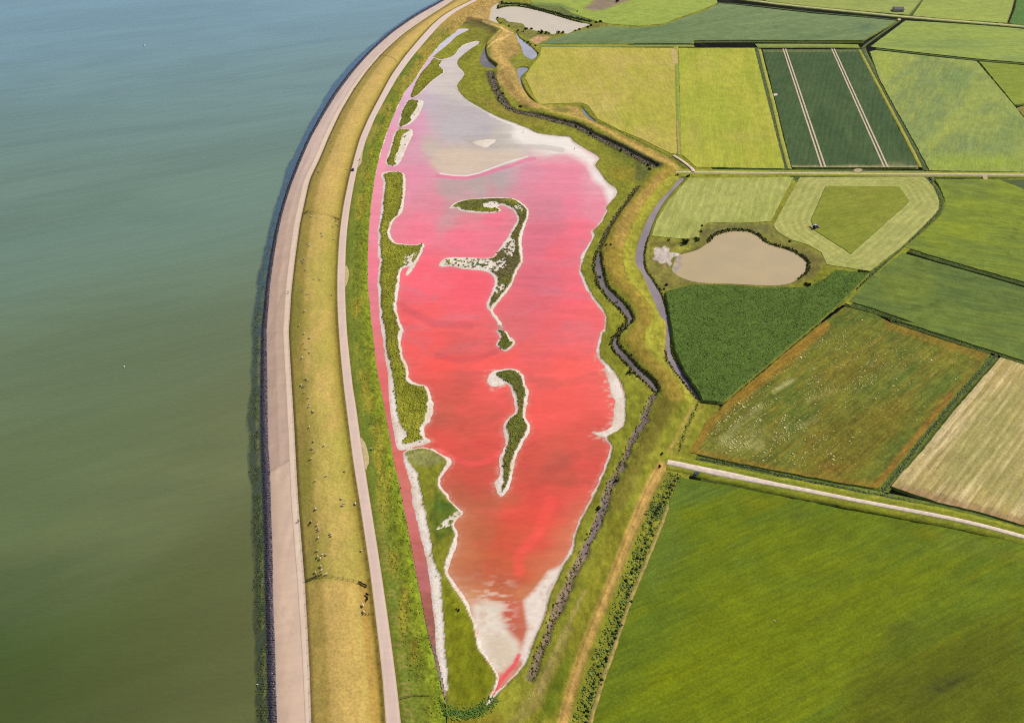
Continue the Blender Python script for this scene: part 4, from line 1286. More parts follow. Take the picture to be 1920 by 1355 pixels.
# features of the water: sand bar, pink ribbon, brighter streaks and the white salt slicks in the south
feat = [
    ('poly', BEACH_SOFT[0], (250, 238, 224), 0.95, 9), ('poly', BEACH_SOFT[1], (248, 236, 224), 0.95, 7),
    ('poly', BEACH_SOFT[2], (238, 220, 202), 0.95, 6), ('poly', BEACH_SOFT[3], (234, 216, 194), 0.95, 10), ('poly', P('D3', (290, 820), (420, 820), (480, 920), (450, 980), (380, 1030), (330, 960)), (216, 200, 172), 0.85, 8), ('line', P('D3', (500, 940), (470, 1000), (430, 1045), (385, 1100), (365, 1140)), (240, 92, 100), 0.85, 4.5),
    ('line', P('D3', (770, 390), (735, 470), (690, 570), (660, 680), (620, 780), (580, 880), (540, 980)), (246, 230, 216), 0.8, 3.5),
    ('line', P('C2', (150, 620), (250, 730), (400, 830), (560, 895), (660, 940), (850, 985), (950, 1000)), (246, 234, 220), 0.9, 4),
    ('poly', P('C1', (1490, 440), (1600, 430), (1610, 500), (1650, 540), (1590, 620), (1680, 720), (1800, 810), (1680, 760), (1520, 690), (1400, 660), (1440, 580), (1520, 520)), (222, 208, 194), 0.6, 8),
    ('poly', P('C2', (0, 1090), (120, 1060), (300, 1080), (560, 1090), (640, 1125), (500, 1165), (380, 1215), (220, 1262), (100, 1258), (20, 1248), (-60, 1180)), (222, 197, 172), 0.85, 6),
    ('line', P('C2', (0, 1265), (110, 1278), (210, 1280), (330, 1255), (430, 1222), (540, 1190), (640, 1150), (700, 1145)), (238, 128, 160), 0.85, 4.0),
    ('line', P('C2', (20, 1250), (110, 1262), (210, 1266), (300, 1246), (390, 1212), (480, 1178), (580, 1146), (650, 1128)), (240, 228, 214), 0.95, 1.7),
    ('poly', P('C2', (690, 1140), (830, 1140), (960, 1180), (1060, 1290), (1100, 1400), (900, 1420), (700, 1400), (580, 1330), (600, 1220)), (242, 140, 160), 0.55, 10),
    ('poly', P('C2', (0, 740), (150, 720), (330, 810), (440, 880), (380, 930), (250, 960), (120, 1000), (0, 960), (-80, 880)), (200, 184, 180), 0.6, 8),
    ('line', P('C2', (240, 1030), (420, 1050), (760, 1060), (900, 1080)), (186, 172, 156), 0.45, 5),
    ('line', P('C2', (200, 1000), (330, 985), (520, 980)), (188, 172, 156), 0.4, 5),
    ('line', P('D3', (690, 0), (640, 140), (600, 220), (520, 300), (495, 350), (500, 420)), (252, 90, 78), 0.55, 13),
    ('line', P('D3', (640, 180), (580, 240), (520, 295)), (255, 96, 84), 0.4, 7),
    ('line', P('C8', (0, 860), (120, 920), (240, 960), (400, 930), (440, 880)), (254, 92, 88), 0.6, 6),
    ('line', P('C8', (0, 180), (140, 210), (300, 200), (420, 150)), (196, 84, 88), 0.4, 6),
    ('line', P('C4', (1200, 1050), (1320, 1120), (1450, 1180), (1700, 1190)), (206, 92, 96), 0.45, 8),
    ('line', P('C8', (620, 200), (800, 175), (1000, 190)), (216, 92, 98), 0.3, 8),
    ('line', P('C8', (480, 280), (600, 210), (720, 190)), (255, 104, 104), 0.5, 6),
    ('line', P('C8', (700, 1100), (860, 980), (1000, 900)), (190, 84, 72), 0.35, 12),
    ('poly', P('D3', (400, 620), (520, 600), (550, 780), (500, 860), (430, 780)), (208, 96, 80), 0.6, 8),
    ('poly', P('D3', (500, 940), (470, 1000), (400, 1050), (360, 1130), (390, 1120), (470, 1040), (520, 970)), (236, 106, 112), 0.8, 3),
]
wcol, _ = paint(GP[wi], feat, wc[wi])
wc[wi] = wcol
fle = sstep(0.5, 0.68, fbm(x_ / 3.0 + 2 * edge_n2, y_ / 1.6, 226, 4))[:, None] * (sstep(1100, 1180, GP[:, 1]) * (1 - sstep(1262, 1275, GP[:, 1])))[:, None]
wc = wc * (1 - 0.38 * fle) + A(212, 128, 100) * 0.38 * fle
# salt slicks in the south, torn along the wind
sl = sstep(0.5, 0.64, fbm(x_ / 4.2 + 3 * edge_n2, y_ / 1.5, 221, 4)) * sstep(1055, 1130, GP[:, 1] + 40 * edge_n2) * (1 - sstep(935, 985, GP[:, 0])) * (GP[:, 0] > 835) * (1 - sstep(1250, 1275, GP[:, 1]))
sl2 = sstep(0.5, 0.62, fbm(x_ / 2.2, y_ / 1.6, 222, 4)) * sstep(5.5, 0.0, -b_sd) * sstep(600, 700, GP[:, 1])
sl3 = sstep(0.52, 0.66, fbm(x_ / 1.8, y_ / 1.2, 224, 3)) * sstep(4.0, 0.5, -land) * sstep(600, 960, GP[:, 1]) * 0.3
sl = np.maximum(np.maximum(sl, sl2 * 0.85), sl3)
sl = np.where(left_ch, sl * 0.12, sl)
wc = wc * (1 - sl[:, None]) + A(228, 192, 170) * sl[:, None]
# pale shoal water at the shores
halo = sstep(-3.0, 0.1, land) * 0.34
halo = np.where(left_ch, halo * 0.25, halo)
haloc = wc * 0.5 + A(214, 170, 150) * 0.5
tan_h = (sstep(-13.0, -0.5, land + 3.5 * (fbm(x_ / 2.5, y_ / 1.6, 227, 3) - 0.5)) * sstep(880, 1010, GP[:, 1]) * (~left_ch) * 0.55)[:, None]
wc = wc * (1 - tan_h) + A(206, 134, 92) * tan_h
wc = wc * (1 - halo[:, None]) + haloc * halo[:, None]
stria = fbm(x_ / 22 + 1.5 * edge_n2, y_ / 5, 223, 4)
wc = mulnoise(wc, stria, 0.10)
tip, ta = paint(GP[wi], [('poly', BEACH_SOFT[2], (240, 224, 208), 0.97, 5), ('poly', BEACH_SOFT[3], (236, 220, 200), 0.97, 9), ('poly', P('D3', (290, 820), (420, 820), (480, 920), (450, 980), (380, 1030), (330, 960)), (218, 196, 166), 0.7, 8), ('line', P('D3', (500, 940), (470, 1000), (430, 1045), (385, 1100), (365, 1140), (330, 1190)), (240, 92, 100), 0.9, 4.5)])
brk = 1 - 0.55 * sstep(0.56, 0.7, fbm(x_[wi] / 3.2 + 2 * edge_n2[wi], y_[wi] / 1.7, 228, 4)) * sstep(1280, 1080, GP[wi, 1])
ta = (ta * np.where(ta > 0.93, np.maximum(brk, 0.6), brk))[:, None]
wc[wi] = wc[wi] * (1 - ta) + tip * (0.9 + 0.2 * salt_n[wi])[:, None] * ta


def lagoon_mat():
    m, nt, bs = M_('pink_water')
    a = nd(nt, 'ShaderNodeAttribute', attribute_name='Col')
    v = mapped(nt, math.radians(8), (0.35, 1, 1))
    f = noise(nt, v, 0.5, 5, 0.65, 0.5)
    k = ramp(nt, f, 0.25, 0.75, 0.93, 1.07)
    cm = nd(nt, 'ShaderNodeCombineXYZ')
    for i in range(3):
        nt.links.new(k, cm.inputs[i])
    nt.links.new(mixc(nt, a.outputs['Color'], cm.outputs[0], 1.0, 'MULTIPLY'), bs.inputs['Base Color'])
    bs.inputs['Roughness'].default_value = 0.4
    bs.inputs['IOR'].default_value = 1.33
    bs.inputs['Specular IOR Level'].default_value = 0.14
    bump(nt, bs, noise(nt, mapped(nt, 0.3, (0.7, 1, 1)), 1.2, 3, 0.6), 1.0, 0.02)
    return m


grid_object('lagoon_water', wmask, np.full(len(G), WZ), wc, lagoon_mat(), 'pink to red salt lagoon fading to grey mud flats at its far end')

# --- ditches, canals and ponds
mauve = water_mat('canal_water', (130, 116, 114), 0.35, 0.05, 0.8, (104, 94, 94))
flat_poly('canal_water', W1, -0.5, mauve, 3, 'winding mauve canal in the marsh')
flat_poly('canal_water', W2, -0.5, water_mat('inner_canal_water', (160, 144, 144), 0.35, 0.04, 0.8, (142, 128, 130)), 3, 'winding grey canal beside the mown strip')
flat_poly('pool_water', POOL, -0.5, mauve, 3, 'dark mauve pool under the embankment bend')
ribbon('canal_water', P('D3', (1035, -20), (1005, 70), (965, 170), (930, 255), (890, 330)), [1.2, 2.2, 2.6, 2.4, 1.2], -0.30, water_mat('creek_water', (140, 122, 124), 0.3, 0.04, 0.8), 3, 4, 0.0, 'thin mauve creek along the marsh edge', wob=1.0)
ribbon('canal_water', P('C8', (1520, 560), (1480, 650), (1400, 800)), [0.6, 1.0, 0.7], -0.30, water_mat('upper_creek_water', (130, 114, 122), 0.3, 0.04, 0.8), 3, 4, 0.0, 'narrow dark stretch of the creek below the canal', wob=0.8)
pale = water_mat('pond_water', (218, 200, 174), 0.4, 0.03, 0.5, (212, 196, 172))
flat_poly('pond_water', P1, -0.5, pale, 3, 'pale grey pond near the top of the view')
flat_poly('pond_water', P2, -0.5, water_mat('grey_pond_water', (182, 176, 186), 0.25, 0.03, 0.5), 3, 'narrow pale pool in the inner ditch')
flat_poly('pond_water', P3, -0.5, water_mat('grey_ditch_water', (164, 160, 172), 0.25, 0.03, 0.5), 3, 'bent pale ditch beside the yellow field')
flat_poly('pond_water', P4, -0.5, water_mat('blue_ditch_water', (130, 144, 160), 0.2, 0.03, 0.5), 2, 'short bluish ditch end at the yellow field corner')


def pond_mat():
    m = water_mat('brown_pond_water', (196, 171, 126), 0.35, 0.02, 0.4, (188, 166, 124))
    return m


flat_poly('pond_water', POND, -0.5, pond_mat(), 3, 'round khaki brown pond among the hay fields')
flat_poly('shallow_mud', P('G6', (500, 720), (560, 690), (680, 670), (640, 760), (680, 820), (600, 900), (560, 960), (500, 850), (560, 830), (620, 790), (540, 760)), -0.45, flat_mat('wet_mud', (168, 150, 128), 0.5, 0.3, 0.2, 0.3), 3, 'grey mud shoal at the end of the khaki pond')
# ditch water lying between the fields
dw = water_mat('ditch_water', (46, 52, 40), 0.2, 0.03, 0.8, (38, 44, 34))

ditch_bed = field_mat('ditch_bed_grass', (104, 118, 50), (84, 100, 44), (126, 130, 62), 0, mott=(0.12, 0.35, 0.65), streak=(0.2, 0.6, 0.4), fine=0.3, seed=31)
DITCH = {
    'lower road north': (P('D1', (225, 662), (400, 685), (600, 722), (800, 768), (1000, 810), (1200, 850), (1400, 892), (1700, 962), (1930, 1020)), 2.4),
    'lower road south': (P('D1', (350, 757), (500, 784), (700, 822), (900, 860), (1100, 897), (1300, 934), (1500, 972), (1700, 1018), (1930, 1080)), 2.4),
    'flower east': (P('D1', (1790, 165), (1600, 370), (1420, 590), (1230, 835)), 2.0),
    'flower west': (P('D1', (925, 12), (760, 155), (600, 290), (440, 425), (350, 540), (262, 665)), 1.8),
    'flower north': (J(P('C6', (1050, 697), (1200, 738), (1400, 806)), P('D1', (1270, -2), (1500, 72), (1800, 172), (1930, 214))), 1.8),
    'meadows': (P('C6', (1330, 430), (1500, 484), (1700, 540), (1930, 606)), 1.8),
    'hay east': (P('C6', (1445, 82), (1490, 140), (1518, 200), (1515, 240), (1480, 280), (1400, 358), (1330, 428), (1250, 500), (1175, 560), (1100, 632), (1045, 694)), 2.0),
    'hay middle': (P('C6', (815, 84), (780, 150), (735, 230), (695, 302)), 1.3),
    'mid road south': (P('C6', (240, 74), (420, 72), (640, 74), (820, 76), (1000, 78), (1200, 79), (1440, 80)), 1.6),
    'mid road north': (P('C3', (0, 990), (300, 990), (560, 988), (950, 992), (1360, 996)), 1.6),
    'bean east': (P('C3', (985, 275), (1010, 335), (1100, 500), (1190, 680), (1280, 850), (1358, 992), (1390, 1050)), 2.0),
    'bean west': (P('C3', (368, 276), (400, 420), (445, 610), (490, 800), (545, 985)), 1.8),
    'north long': (J(P('C2', (725, 322), (1000, 325), (1400, 322), (1800, 322)), P('C3', (0, 246), (300, 243), (600, 245), (990, 246))), 1.1),
    'north bend': (P('C3', (1195, 122), (1100, 190), (1000, 262), (985, 285)), 1.1),
    'north east': (P('C3', (1060, 284), (1200, 300), (1400, 322), (1650, 350), (1930, 372)), 1.2),
    'north road': (P('C3', (60, 14), (300, 28), (700, 72), (1000, 98), (1190, 118)), 1.0),
    'far cross': (P('C3', (1330, 0), (1300, 40), (1260, 92)), 0.8),
    'yellow west': (P('C2', (1130, 868), (1200, 900), (1300, 945), (1450, 1020), (1600, 1098), (1700, 1150), (1785, 1218)), 2.2),
    'corn side': (P('D1', (340, 395), (300, 480), (265, 560), (240, 640)), 0.8),
}
for nm, (ln, wd) in DITCH.items():
    z = -0.45 if nm in ('yellow west', 'corn side') else -0.1
    if z > -0.2:
        ribbon('ditch_bank', ln, wd * 2.6, -0.18, ditch_bed, 4, 4, 0.5, 'sunken grassy bed of a field ditch')
    ribbon('ditch_water', ln, wd * (0.6 if z < -0.2 else 0.38), z, dw, 2, 4, 0.0, 'narrow dark field ditch', wob=0.5)

# ------------------------------------------------------------------ fields
FZ = 0.5
fm = field_mat
F_YW = J(P('C2', (748, 340), (742, 400), (668, 492), (632, 560), (700, 700), (735, 750), (1040, 740), (1085, 758), (1155, 858), (1300, 930), (1500, 1015), (1680, 1105), (1720, 1108)), P('F', (1269, 288), (1264, 90)))
field('yellow_meadow', F_YW, FZ, fm('yellow_meadow_grass', (186, 176, 74), (198, 178, 92), (176, 174, 64), 95, (0.02, 0.4, 0.62), (0.015, 0.12, 0.35), row=(22.0, 0.035), seed=1), 'yellow green meadow left of the thin divide', layers=[
    ('poly', P('C2', (750, 340), (1720, 345), (1720, 400), (760, 420)), (196, 178, 86), 0.5, 8), ('blob', (1110, 130, 60, 25, 0), (192, 172, 84), 0.5), ('blob', (1040, 210, 40, 12, 0), (188, 168, 80), 0.3), ('blob', (1235, 290, 45, 20, 30), (184, 166, 84), 0.5), ('blob', (1000, 120, 14, 25, 20), (186, 188, 64), 0.5), ('blob', (1180, 225, 60, 20, 0), (168, 172, 58), 0.4), ('blob', (1130, 200, 40, 8, 0), (190, 180, 96), 0.4)])
field('yellow_meadow', P('F', (1272, 90), (1277, 288), (1305, 313), (1471, 316), (1414, 90)), FZ, fm('yellow_strip_grass', (172, 176, 62), (186, 182, 70), (160, 168, 58), 82, (0.02, 0.4, 0.62), (0.01, 0.14, 0.45), (18.0, 0.04), seed=2), 'yellow green meadow right of the thin divide', layers=[
    ('blob', (1390, 255, 60, 18, 0), (184, 168, 88), 0.5), ('blob', (1330, 120, 30, 20, 0), (186, 176, 88), 0.4), ('blob', (1300, 250, 20, 30, 0), (180, 166, 90), 0.4), ('line', P('F', (1340, 95), (1350, 312)), (180, 186, 66), 0.4, 8)])
bean = fm('bean_crop', (72, 94, 56), (82, 102, 62), (62, 86, 48), 70, (0.03, 0.35, 0.65), (0.02, 0.25, 0.5), (4.5, 0.10), 0.18, 0.25, seed=3)
field('bean_field', P('C3', (403, 288), (955, 288), (1306, 972), (572, 970)), FZ + 0.35, bean, 'dark green crop field with two pale tramlines', layers=[
    ('poly', P('C3', (403, 288), (955, 288), (960, 300), (405, 302)), (132, 134, 84), 0.7, 2), ('poly', P('C3', (565, 962), (1310, 962), (1310, 985), (565, 985)), (186, 170, 122), 0.85, 2),
    ('blob', (1680, 310, 25, 8, 0), (150, 146, 100), 0.5), ('blob', (1600, 313, 14, 4, 0), (196, 176, 130), 0.9), ('blob', (1590, 250, 5, 30, -12), (88, 112, 66), 0.5), ('blob', (1510, 285, 8, 20, -15), (86, 108, 66), 0.4)])
tram = flat_mat('bare_tramline', (212, 188, 162), 0.95, 0.05, 0.2, 0.6)
for a, b in (((529, 284), (757, 972)), ((811, 284), (1120, 972))):
    for off in (-9, 9):
        ribbon('tramline', P('C3', (a[0] + off * 0.8, a[1]), (b[0] + off * 1.15, b[1])), 1.35, FZ + 0.40, tram, 3, 0, 0.0, 'pale bare wheel track in the dark crop', wob=0.3)
field('mottled_meadow', P('C3', (1025, 300), (1060, 292), (1200, 308), (1400, 330), (1645, 356), (1760, 490), (1868, 620), (1925, 690), (1925, 998), (1372, 990), (1290, 835), (1180, 640), (1080, 455)), FZ, fm('mottled_grass', (158, 168, 84), (134, 150, 88), (172, 176, 76), 63, (0.022, 0.38, 0.6), (0.03, 0.22, 0.5), None, 0.14, seed=4), 'green meadow mottled blue green beside the dark crop', layers=[
    ('poly', P('C3', (1380, 900), (1925, 900), (1925, 1000), (1380, 1000)), (160, 176, 62), 0.6, 14), ('poly', P('C3', (1030, 300), (1120, 300), (1180, 420), (1100, 440)), (164, 176, 66), 0.6, 8), ('blob', (1800, 150, 40, 40, 0), (122, 146, 82), 0.5), ('blob', (1900, 240, 40, 50, 0), (128, 150, 84), 0.5)])
field('olive_meadow', P('C3', (1662, 358), (1925, 380), (1925, 600), (1868, 610), (1760, 478)), FZ, fm('olive_grass', (138, 152, 56), (148, 158, 58), (126, 142, 50), 10, seed=5), 'plain olive green meadow at the right edge')
field('brown_corner', P('C3', (1878, 628), (1925, 612), (1925, 680)), FZ, fm('brown_grass', (150, 136, 68), (134, 130, 60), (164, 148, 80), 10, seed=6), 'small brownish corner of a field')
field('far_meadow', P('C3', (1232, 120), (1500, 136), (1780, 156), (1925, 170), (1925, 364), (1650, 342), (1400, 314), (1200, 292), (1060, 276), (1030, 270)), FZ, fm('far_grass', (152, 168, 80), (136, 154, 82), (164, 176, 80), 5, (0.02, 0.38, 0.62), (0.012, 0.1, 0.5), (24.0, 0.03), seed=7), 'pale green meadow under the far road', layers=[
    ('poly', P('C3', (1232, 120), (1500, 136), (1925, 170), (1925, 230), (1200, 180)), (160, 174, 74), 0.5, 10)])
field('grey_green_field', J(P('C3', (0, 234), (300, 232), (600, 234), (985, 234), (1180, 122), (1000, 104), (700, 80), (300, 34), (150, 20)), P('C2', (1920, 82), (1755, 134), (1620, 186), (1450, 200), (1240, 188), (1010, 228), (820, 282), (735, 316), (1000, 314), (1500, 312), (1840, 312))), FZ, fm('grey_green_crop', (124, 142, 92), (112, 132, 86), (134, 150, 100), 25, (0.02, 0.4, 0.62), (0.006, 0.06, 0.4), (26.0, 0.055), 0.1, seed=8), 'grey green field with faint diagonal tracks', layers=[
    ('blob', (1625, 50, 22, 10, 0), (96, 120, 86), 0.7), ('blob', (1180, 60, 70, 10, -8), (102, 126, 82), 0.5), ('poly', P('C2', (735, 318), (1000, 316), (1840, 314), (1840, 300), (850, 305)), (98, 120, 76), 0.6, 3)])
field('bright_meadow', J(P('F', (975, -30), (1342, -30), (1344, 6), (1320, 17), (1276, 32), (1242, 45), (1197, 49), (1143, 45), (1112, 38), (1075, 26), (1052, 14), (1000, 10))), FZ, fm('bright_grass', (158, 174, 78), (168, 180, 80), (146, 164, 74), 15, seed=9), 'bright green meadow beyond the pale pond', layers=[
    ('poly', P('C2', (1055, 60), (1130, 78), (1200, 70), (1300, 32), (1390, 5), (1390, -40), (1180, -30)), (152, 128, 112), 0.95, 2), ('poly', P('C2', (480, 0), (900, 30), (1000, 80), (880, 75), (600, 40)), (116, 134, 76), 0.8, 3)])
field('roadside_meadow', P('C3', (420, -40), (1322, -40), (1322, 0), (1290, 40), (1250, 88), (1000, 66), (700, 38), (420, 6)), FZ, fm('roadside_grass', (162, 170, 88), (150, 164, 84), (172, 176, 90), 8, seed=10), 'pale green meadow behind the far shed')
field('roadside_meadow', P('C3', (1345, -40), (1872, -40), (1845, 60), (1818, 134), (1500, 112), (1272, 92), (1310, 40), (1336, 0)), FZ, fm('roadside_grass_right', (162, 174, 82), (152, 166, 80), (170, 178, 80), 8, seed=11), 'pale green meadow right of the far shed')
field('dark_corner_field', P('C3', (1885, -40), (1930, -40), (1930, 150), (1836, 136), (1870, 50)), FZ, fm('dark_corner_crop', (92, 128, 60), (84, 120, 58), (100, 134, 62), 60, seed=12), 'dark green field in the far right corner')
HAY_IN = P('C6', (958, 126), (1312, 128), (1360, 196), (1345, 216), (1075, 455), (1055, 438), (905, 342), (885, 292))
field('hay_field', P('C6', (290, 88), (798, 84), (688, 298), (540, 306), (420, 304), (380, 306), (342, 336), (338, 376), (250, 383), (108, 368), (130, 300), (190, 200)), FZ, fm('cut_hay', (168, 172, 88), (178, 178, 98), (190, 188, 110), 71, (0.03, 0.38, 0.62), (0.03, 0.3, 0.6), (6.0, 0.10), 0.16, seed=13), 'cut hay field with fine slanting rows', layers=[
    ('poly', P('C6', (290, 88), (798, 84), (780, 110), (270, 112)), (164, 170, 80), 0.4, 6), ('blob', (1290, 420, 40, 20, 0), (152, 158, 70), 0.4)], jit=0.3)
field('mown_field', P('C6', (830, 84), (1436, 82), (1480, 130), (1506, 195), (1504, 236), (1480, 270), (1330, 418), (1170, 540), (960, 508), (935, 450), (870, 412), (780, 385), (725, 350), (700, 318)), FZ, fm('mown_grass', (170, 170, 92), (180, 178, 102), (156, 160, 78), 40, (0.03, 0.38, 0.62), (0.05, 0.12, 0.2), (5.2, 0.13), 0.14, seed=14, rowattr='rowd'), 'half mown field with rows circling an uncut middle', rowline=HAY_IN, jit=0.3, step=2.4, layers=[
    ('poly', P('C6', (705, 320), (780, 380), (870, 412), (935, 450), (1060, 470), (900, 345), (880, 290), (740, 290)), (182, 178, 98), 0.4, 6)])
field('uncut_grass', HAY_IN, FZ + 0.3, fm('uncut_grass_blades', (138, 144, 52), (146, 148, 56), (128, 140, 48), 25, (0.04, 0.38, 0.62), (0.03, 0.2, 0.4), seed=15), 'standing uncut grass inside the mown field', skirt=True, deep=0.5, jit=0.2)
CORN = J(P('C6', (178, 640), (300, 607), (480, 607), (660, 622), (740, 617), (860, 622), (960, 572), (1002, 534), (1165, 549), (1040, 678)), P('D1', (915, 8), (450, 398), (360, 388), (342, 348), (268, 245), (222, 135), (210, 40)))
field('maize_field', CORN, FZ + 1.3, fm('maize_leaves', (92, 114, 46), (82, 104, 42), (106, 126, 56), 40, (0.06, 0.35, 0.65), (0.1, 0.4, 0.4), (3.2, 0.10), 0.3, 0.3, seed=16), 'dark green maize field below the khaki pond', step=1.5, dz=0.14, jit=0.4, layers=[
    ('poly', P('D1', (830, 85), (915, 8), (450, 398), (420, 395)), (92, 114, 58), 0.5, 5), ('blob', (1580, 525, 40, 14, -30), (88, 118, 46), 0.4)])
field('green_meadow', P('C6', (1490, 92), (1780, 92), (1930, 90), (1930, 594), (1700, 530), (1500, 472), (1345, 424), (1500, 290), (1530, 250), (1538, 205), (1520, 150)), FZ, fm('green_meadow_grass', (134, 146, 48), (118, 134, 54), (148, 158, 46), 160, (0.016, 0.36, 0.62), (0.015, 0.14, 0.55), seed=17, grain=0.17), 'bright green meadow right of the mown field', layers=[
    ('poly', P('C6', (1490, 92), (1780, 92), (1800, 140), (1560, 200)), (116, 132, 60), 0.6, 10), ('blob', (1800, 430, 60, 14, 20), (150, 160, 46), 0.6), ('line', P('C6', (1915, 260), (1880, 340), (1850, 400), (1845, 460)), (100, 116, 42), 0.6, 2.5), ('blob', (1840, 366, 14, 8, 0), (96, 112, 58), 0.5), ('blob', (1760, 455, 50, 12, 20), (148, 156, 44), 0.5)])
field('rough_patch', P('C6', (1800, 96), (1930, 96), (1930, 144)), FZ + 0.03, fm('rough_grass', (78, 92, 56), (92, 104, 62), (70, 84, 50), 20, seed=18), 'dark rough patch at the right edge under the road', skirt=False)
field('dark_meadow', J(P('C6', (1328, 450), (1500, 500), (1700, 556), (1930, 622)), P('D1', (1930, 200), (1800, 158), (1500, 62), (1270, -10)), P('C6', (1400, 796), (1200, 724), (1068, 686), (1180, 570))), FZ, fm('dark_meadow_grass', (112, 128, 56), (98, 116, 58), (126, 138, 56), 160, (0.018, 0.38, 0.6), (0.012, 0.14, 0.5), seed=19, grain=0.17), 'darker green meadow above the flowering field', layers=[
    ('line', P('C6', (1395, 470), (1415, 520), (1440, 555)), (94, 104, 46), 0.6, 2.5), ('poly', P('C6', (1240, 560), (1460, 560), (1500, 640), (1440, 690), (1240, 680)), (124, 136, 50), 0.6, 16), ('line', P('C6', (1320, 730), (1450, 710), (1540, 680), (1580, 640), (1500, 600)), (88, 104, 46), 0.5, 4), ('blob', (1800, 560, 60, 14, 20), (96, 116, 62), 0.5)])
FLOW = J(P('C6', (1052, 712), (1200, 750)), P('D1', (1270, 12), (1500, 88), (1750, 166), (1600, 345), (1400, 585), (1205, 820), (1000, 785), (700, 728), (480, 685), (295, 642), (370, 500), (470, 400), (640, 260), (800, 125), (920, 28)))
field('flower_field', FLOW, FZ, fm('flowering_fallow', (120, 122, 44), (98, 112, 44), (146, 126, 48), 42, (0.03, 0.36, 0.62), (0.03, 0.3, 0.6), None, 0.3, 0.2, seed=20, grain=0.22), 'brown and olive fallow field speckled with cream flowers', step=2.2, layers=[
    ('line', P('D1', (300, 620), (400, 490), (520, 380), (700, 240), (860, 100), (940, 30)), (164, 122, 46), 0.75, 15), ('line', P('D1', (290, 650), (480, 690), (700, 740), (1000, 795), (1210, 820)), (150, 120, 48), 0.7, 14),
    ('line', P('D1', (1230, 790), (1340, 650), (1480, 480), (1560, 380)), (162, 114, 48), 0.75, 11), ('line', P('D1', (1270, 15), (1500, 90), (1750, 168), (1700, 250), (1600, 360)), (144, 114, 44), 0.65, 14),
    ('line', P('D1', (450, 590), (560, 480), (640, 420)), (190, 182, 120), 0.4, 9), ('line', P('D1', (480, 600), (640, 610)), (186, 178, 116), 0.35, 10), ('line', P('D1', (700, 350), (800, 285)), (200, 192, 132), 0.45, 5), ('line', P('D1', (860, 390), (1010, 340)), (176, 164, 92), 0.4, 6), ('line', P('D1', (820, 520), (910, 480)), (178, 168, 96), 0.4, 6), ('blob', (1400, 820, 60, 26, -10), (160, 154, 88), 0.35), ('blob', (1590, 700, 90, 30, -40), (128, 106, 38), 0.5), ('blob', (1380, 780, 60, 30, -20), (108, 108, 44), 0.5), ('poly', P('D1', (900, 540), (1200, 400), (1420, 420), (1300, 560), (1100, 740), (800, 700)), (126, 106, 36), 0.45, 14), ('blob', (1560, 880, 40, 20, 0), (150, 106, 44), 0.6)])
STRAW = J(P('D1', (1808, 182), (1860, 196), (1935, 222), (1935, 1000), (1700, 932), (1500, 884), (1272, 806), (1420, 640), (1600, 420)))
field('straw_field', STRAW, FZ, fm('cut_straw', (186, 164, 98), (170, 152, 92), (232, 206, 152), 47, (0.03, 0.36, 0.62), (0.02, 0.5, 0.9), (3.6, 0.16), 0.2, seed=21), 'pale straw field with fine stripes at the right edge', layers=[
    ('poly', P('D1', (1700, 400), (1935, 250), (1935, 930), (1700, 830), (1500, 760), (1600, 560)), (170, 162, 96), 0.6, 14), ('line', P('D1', (1290, 815), (1420, 850), (1560, 890), (1700, 925), (1935, 990)), (166, 132, 92), 0.75, 10),
    ('line', P('D1', (1330, 760), (1500, 560), (1650, 380), (1760, 250)), (224, 200, 154), 0.5, 8)], jit=0.3)
BIG = J(P('D4', (150, 38), (250, 56), (600, 122), (1000, 204), (1500, 296), (1960, 392)), P('F', (1960, 1440), (1085, 1440), (1106, 1355)), P('D3', (1003, 1130), (1083, 900), (1184, 600), (1294, 330), (1402, 60)))
field('large_meadow', BIG, FZ, fm('large_meadow_grass', (116, 128, 22), (100, 118, 32), (132, 138, 20), 27, (0.02, 0.34, 0.64), (0.016, 0.2, 0.45), (3.4, 0.05), 0.2, 0.2, seed=22, grain=0.13), 'large lush green meadow in the lower right', step=3.5, layers=[
    ('poly', P('D4', (0, 1000), (400, 850), (700, 900), (500, 1100), (150, 1303), (-200, 1303)), (124, 132, 14), 0.45, 30), ('poly', P('D4', (1100, 1000), (1920, 700), (1960, 1400), (900, 1400)), (98, 98, 22), 0.6, 40), ('poly', P('D4', (150, 38), (420, 110), (250, 180), (100, 200)), (98, 120, 48), 0.6, 12),
    ('poly', P('D4', (0, 300), (120, 100), (180, 420), (0, 650), (-80, 500)), (106, 124, 46), 0.6, 16), ('blob', (1770, 1285, 60, 16, -22), (64, 68, 34), 0.8), ('blob', (1690, 1180, 50, 24, -22), (84, 88, 34), 0.6), ('blob', (1560, 1150, 40, 12, -25), (84, 92, 36), 0.55), ('blob', (1500, 965, 24, 10, 0), (86, 96, 42), 0.5), ('blob', (1545, 990, 20, 8, 10), (88, 96, 42), 0.45),
    ('blob', (1420, 940, 50, 12, 12), (134, 132, 22), 0.6), ('blob', (1740, 1000, 40, 12, 10), (132, 130, 20), 0.55), ('blob', (1890, 1040, 40, 12, 10), (134, 130, 18), 0.6), ('blob', (1250, 1275, 40, 16, -20), (124, 132, 10), 0.6), ('line', P('D4', (1000, 335), (1100, 430), (1180, 500), (1280, 640)), (90, 96, 38), 0.4, 3), ('poly', P('D4', (1500, 330), (1920, 420), (1920, 470), (1500, 400)), (112, 126, 48), 0.5, 14)])

